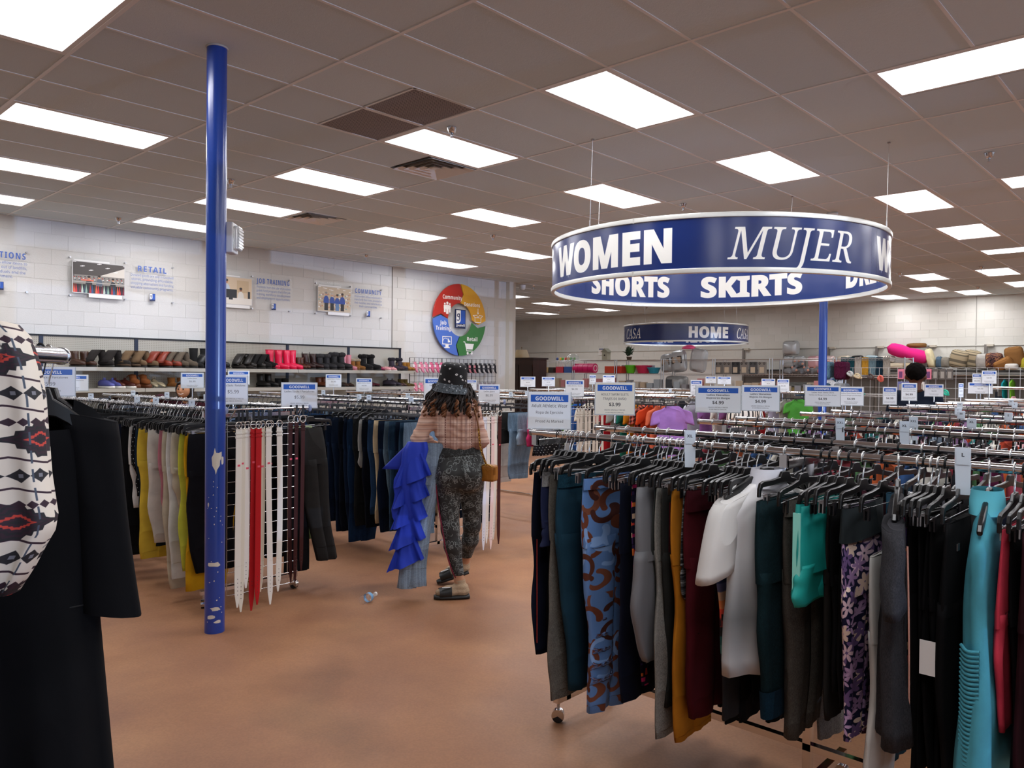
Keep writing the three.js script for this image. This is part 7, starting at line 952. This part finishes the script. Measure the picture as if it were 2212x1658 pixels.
  part('bag_body', rbx(0.11, 0.12, 0.085, 0.02, 0, 0.06, 0, 3), leather(0x9a6218), bag); part('zip', tube([[-0.05, 0.105, 0.036], [0, 0.125, 0.04], [0.05, 0.105, 0.036]], 0.004, 14, 6), M(0xc8a24a, 0.3, 0.9), bag); part('tassel', rbx(0.016, 0.05, 0.006, 0.002, 0.062, 0.08, 0.03), leather(0xa86c20), bag);
  const wl = p => bag.worldToLocal(V(...toWorld(...p))).toArray(); bag.updateMatrixWorld(); const cp = new THREE.CatmullRomCurve3([[0.055, 1.43, 0.02], [0.125, 1.38, 0.07], [0.165, 1.25, 0.1], [0.185, 1.1, 0.11], [0.225, 0.97, 0.09]].map(p => V(...wl(p))));
  part('strap', new THREE.TubeGeometry(cp, 30, 0.006, 6), leather(0x7a4a1c), bag); const ch = []; for (let k = 0; k < 16; k++) { const p = cp.getPoint(0.55 + k * 0.45 / 15); ch.push(new THREE.TorusGeometry(0.008, 0.0025, 5, 10).rotateY(k % 2 ? 1.57 : 0).translate(p.x, p.y, p.z + 0.006)); } part('chain', merge(ch), M(0xc8a24a, 0.25, 0.95), bag);
  // clothes over her arm
  const ruf = []; for (let i = 0; i <= 16; i++) { const t = i / 16; ruf.push({ x: -0.04 * Math.sin(t * 3.2) - 0.05 * t, y: -0.86 * t, z: 0.015 * Math.sin(t * 6), rx: 0.07 + 0.05 * Math.sin(t * 2.8) + 0.012 * Math.sin(t * 24) - 0.04 * t * t, rz: 0.03, amp: 0.22 + 0.1 * t, k: 4, ph: t * 5 }); }
  const bt = solo('ruffled_top', loft(ruf, 40, 3), M(0x1236b8, 0.7, 0, { bumpMap: crease, bumpScale: 0.015 }), 'royal blue ruffled top draped over the arm of the woman', 'top', null, toWorld(-0.27, 1.13, 0.085), [0, -0.82, 0]); bt.name = numbered('ruffled_garment'); for (let q = 0; q < 5; q++) { const fr = []; for (let i = 0; i <= 4; i++) fr.push({ x: -0.03 - 0.012 * q, y: -0.12 - q * 0.15 - i * 0.04, z: 0.012, rx: 0.07 + 0.016 * i, rz: 0.03 + 0.006 * i, amp: 0.2 + 0.12 * i, k: 5, ph: q * 1.3 + i * 0.25, tilt: 0.05 }); part('frill', loft(fr, 40, 0), M(0x1236b8, 0.75, 0, { side: THREE.DoubleSide }), bt); }
  const sk = solo('blue_skirt', loft(Array.from({ length: 7 }, (_, i) => ({ x: -0.02 * i, y: -i * 0.032, z: 0, rx: 0.05 + 0.012 * i, rz: 0.025, amp: 0.08, k: 4, ph: i * 0.4 })), 24, 3), M(0x0f2fa8, 0.7), 'royal blue waist of a garment held on a black hanger', 'skirt', null, toWorld(-0.29, 1.12, 0.03), [0, -0.82, 0]);
  const hg = makeHanger('clip', true); hg.name = numbered('clothes_hanger'); tag(hg, 'black clip hanger held under the blue garment of the woman', 'hanger'); hg.position.set(...toWorld(-0.32, 1.06, 0.04)); hg.rotation.set(0, -0.82, 0.05); hg.scale.setScalar(0.75); scene.add(hg);
  solo('held_jeans', trousers({ w: 0.19, L: 1.04, d: 0.07, hem: 0.15, s: 51, rise: 0.3, slant: -0.13 }), denim(0xa9c2d6), 'light blue flared jeans held over the arm of the woman', 'jeans', null, toWorld(-0.165, 1.12, 0.06), [0, -0.82, 0]);
}
{ // man with short dark hair at the distant racks, seen from behind
  const g = thing('person', 'person with short dark hair in a navy shirt, seen from behind', 'person', null, [9.72, 0, -2.72], -Math.PI / 2 + Math.atan2(2.72, 9.72)), s = -1;
  const legs = [[[-0.1, 0.9, 0], [-0.1, 0.5, 0], 0.1, 0.07], [[-0.1, 0.5, 0], [-0.1, 0.1, 0], 0.065, 0.045], [[0.1, 0.9, 0], [0.1, 0.5, 0], 0.1, 0.07], [[0.1, 0.5, 0], [0.1, 0.1, 0], 0.065, 0.045], [[-0.06, 0.98, 0], [0.06, 0.98, 0], 0.13, 0.13]];
  const torso = [[[-0.06, 1.05, 0], [0.06, 1.05, 0], 0.13, 0.13], [[-0.1, 1.25, 0], [0.1, 1.25, 0], 0.13, 0.13], [[-0.16, 1.39, 0], [0.16, 1.39, 0], 0.075, 0.075]], arms = [[[-0.2, 1.38, 0], [-0.27, 1.1, 0.02], 0.068, 0.05], [[-0.27, 1.1, 0.02], [-0.2, 1.0, -0.2], 0.048, 0.034], [[0.2, 1.38, 0], [0.27, 1.1, 0.02], 0.068, 0.05], [[0.27, 1.1, 0.02], [0.2, 1.0, -0.2], 0.048, 0.034]];
  const rest = [[[0, 1.42, 0], [0, 1.54, -0.01], 0.06, 0.058], [[0, 1.66, 0.0], [0, 1.62, -0.04], 0.092, 0.085], [[0, 1.56, -0.08], [0, 1.55, -0.09], 0.04, 0.03], [[0, 1.62, -0.13], [0, 1.6, -0.14], 0.014, 0.013], [[-0.1, 0.06, 0.03], [-0.12, 0.04, -0.18], 0.045, 0.035], [[0.1, 0.06, 0.03], [0.12, 0.04, -0.18], 0.045, 0.035], [[-0.095, 1.64, 0.0], [-0.1, 1.61, 0.0], 0.022, 0.016], [[0.095, 1.64, 0.0], [0.1, 1.61, 0.0], 0.022, 0.016]];
  const hands = [...handBones([-0.2, 1.0, -0.2], [0.1, -0.2, -1], [1, 0, 0.1], [0, 1, 0]), ...handBones([0.2, 1.0, -0.2], [-0.1, -0.2, -1], [-1, 0, 0.1], [0, 1, 0])], sk = skinM(0x5a3826);
  part('body', merge([nets(sdf([...legs, ...torso, ...arms, ...rest].map(([a, b, r, q]) => [a, b, r - 0.003, q - 0.003])), [-0.42, 0, -0.36], [0.42, 1.8, 0.24], 0.014), nets(sdf(hands, 0.008), [-0.3, 0.88, -0.44], [0.3, 1.06, -0.14], 0.006)]), sk, g);
  const ts = sdf([...torso, ...arms], 0.04); part('navy_shirt', nets((x, y, z) => Math.max(ts(x, y, z) - 0.012, 0.95 - y, y - 1.475), [-0.4, 0.9, -0.34], [0.4, 1.5, 0.24], 0.012), cloth(0x141c2a), g); part('collar', new THREE.TorusGeometry(0.066, 0.014, 8, 20).rotateX(Math.PI / 2 + 0.15).translate(0, 1.475, 0), cloth(0x3a2418), g);
  const ls = sdf(legs); part('trousers', nets((x, y, z) => Math.max(ls(x, y, z) - 0.012, 0.09 - y, y - 1.05), [-0.3, 0.05, -0.2], [0.3, 1.1, 0.2], 0.014), cloth(0x17181c), g);
  const hs = (x, y, z) => { const d = Math.hypot(x / 1.02, (y - 1.69) / 1.0, (z - 0.005) / 1.05) - 0.108 + 0.006 * Math.sin(x * 90) * Math.sin(y * 80) * Math.sin(z * 85); return Math.max(d, 1.6 - y + (z > 0.03 ? -0.04 : 0.04) - 0.0); }; part('hair', nets(hs, [-0.14, 1.52, -0.14], [0.14, 1.84, 0.15], 0.008), M(0x0c0907, 0.95, 0, { specularIntensity: 0.15 }), g);
  part('shoes', merge([-1, 1].map(q => footGeo(0.28, 0.1, [0.09, 0.1, 0.1, 0.08, 0.07, 0.06, 0.05, 0.04, 0.03], 0).rotateY(Math.PI).translate(q * 0.11, 0, 0.08))), dk, g); const f = part('eyes', merge([-1, 1].map(q => new THREE.SphereGeometry(0.011, 8, 6).translate(q * 0.032, 1.64, -0.118))), M(0x140d0a, 0.3), g); part('lips', new THREE.SphereGeometry(0.018, 8, 6).scale(1.2, 0.5, 0.5).translate(0, 1.565, -0.118), M(0x6a3a30, 0.5), f);
}
{ // smiling woman between the slacks rack and the shoe shelves, bending a little
  const g = thing('person', 'smiling person with dark hair bending beside the shoe shelves', 'person', null, [4.36, 0, -9.53], 2.3);
  const b = [[[-0.09, 0.8, 0], [-0.1, 0.45, -0.04], 0.1, 0.065], [[-0.1, 0.45, -0.04], [-0.1, 0.08, 0.02], 0.06, 0.04], [[0.09, 0.8, 0], [0.1, 0.45, -0.04], 0.1, 0.065], [[0.1, 0.45, -0.04], [0.1, 0.08, 0.02], 0.06, 0.04], [[-0.05, 0.88, 0.02], [0.05, 0.88, 0.02], 0.12, 0.12], [[-0.1, 0.04, 0.03], [-0.11, 0.035, -0.16], 0.04, 0.03], [[0.1, 0.04, 0.03], [0.11, 0.035, -0.16], 0.04, 0.03]];
  const t = [[[-0.05, 0.95, 0], [0.05, 0.95, 0], 0.115, 0.115], [[-0.07, 1.1, -0.06], [0.07, 1.1, -0.06], 0.11, 0.11], [[-0.12, 1.2, -0.12], [0.12, 1.2, -0.12], 0.06, 0.06], [[-0.16, 1.2, -0.12], [-0.24, 1.0, -0.15], 0.055, 0.044], [[-0.24, 1.0, -0.15], [-0.18, 0.95, -0.36], 0.042, 0.03], [[0.16, 1.2, -0.12], [0.26, 1.28, -0.25], 0.055, 0.044], [[0.26, 1.28, -0.25], [0.2, 1.3, -0.45], 0.042, 0.03]];
  const h = [[[0, 1.22, -0.12], [0, 1.31, -0.17], 0.05, 0.047], [[0, 1.4, -0.19], [0, 1.38, -0.22], 0.09, 0.083], [[0, 1.335, -0.27], [0, 1.33, -0.28], 0.036, 0.028], [[0, 1.39, -0.305], [0, 1.375, -0.315], 0.013, 0.012]], sk = skinM(0xb4805e);
  part('body', merge([nets(sdf([...b, ...t, ...h].map(([p, q, r, s]) => [p, q, r - 0.003, s - 0.003])), [-0.34, 0, -0.54], [0.36, 1.54, 0.22], 0.013), nets(sdf([...handBones([-0.18, 0.95, -0.36], [0, -0.3, -1], [1, 0, 0], [0, 1, 0]), ...handBones([0.2, 1.3, -0.45], [0, 0, -1], [-1, 0, 0], [0, 1, 0])], 0.008), [-0.28, 0.82, -0.66], [0.3, 1.38, -0.32], 0.007)]), sk, g);
  const ts = sdf(t, 0.04), ls = sdf(b); part('maroon_sweater', nets((x, y, z) => Math.max(ts(x, y, z) - 0.012, 0.86 - y, y - 1.29 - (x > 0.1 ? 1 : 0)), [-0.36, 0.82, -0.5], [0.38, 1.4, 0.2], 0.012), cloth(0x3a1822), g); part('trousers', nets((x, y, z) => Math.max(ls(x, y, z) - 0.01, 0.07 - y, y - 0.95), [-0.3, 0.03, -0.24], [0.3, 1.0, 0.24], 0.014), cloth(0x1a1c22), g);
  part('hair', nets((x, y, z) => Math.max(Math.hypot(x, (y - 1.4) / 1.12, (z + 0.185) / 1.0) - 0.108, (-0.225 - z) - Math.max(0, (y - 1.46)) * 3), [-0.14, 1.24, -0.32], [0.14, 1.55, -0.05], 0.008), M(0x160f0c, 0.7), g);
  const e = part('eyes', merge([-1, 1].map(q => new THREE.SphereGeometry(0.01, 8, 6).translate(q * 0.03, 1.405, -0.297))), M(0x140d0a, 0.3), g); part('smile', tube([[-0.03, 1.352, -0.29], [-0.012, 1.342, -0.305], [0.012, 1.342, -0.305], [0.03, 1.352, -0.29]], 0.006, 12, 5), M(0xd8c4b8, 0.4), e); part('eyebrows', merge([-1, 1].map(q => rod([q * 0.015, 1.43, -0.292], [q * 0.045, 1.432, -0.28], 0.004, 5))), M(0x160f0c, 0.7), e);
}
renderer.render(scene, camera);
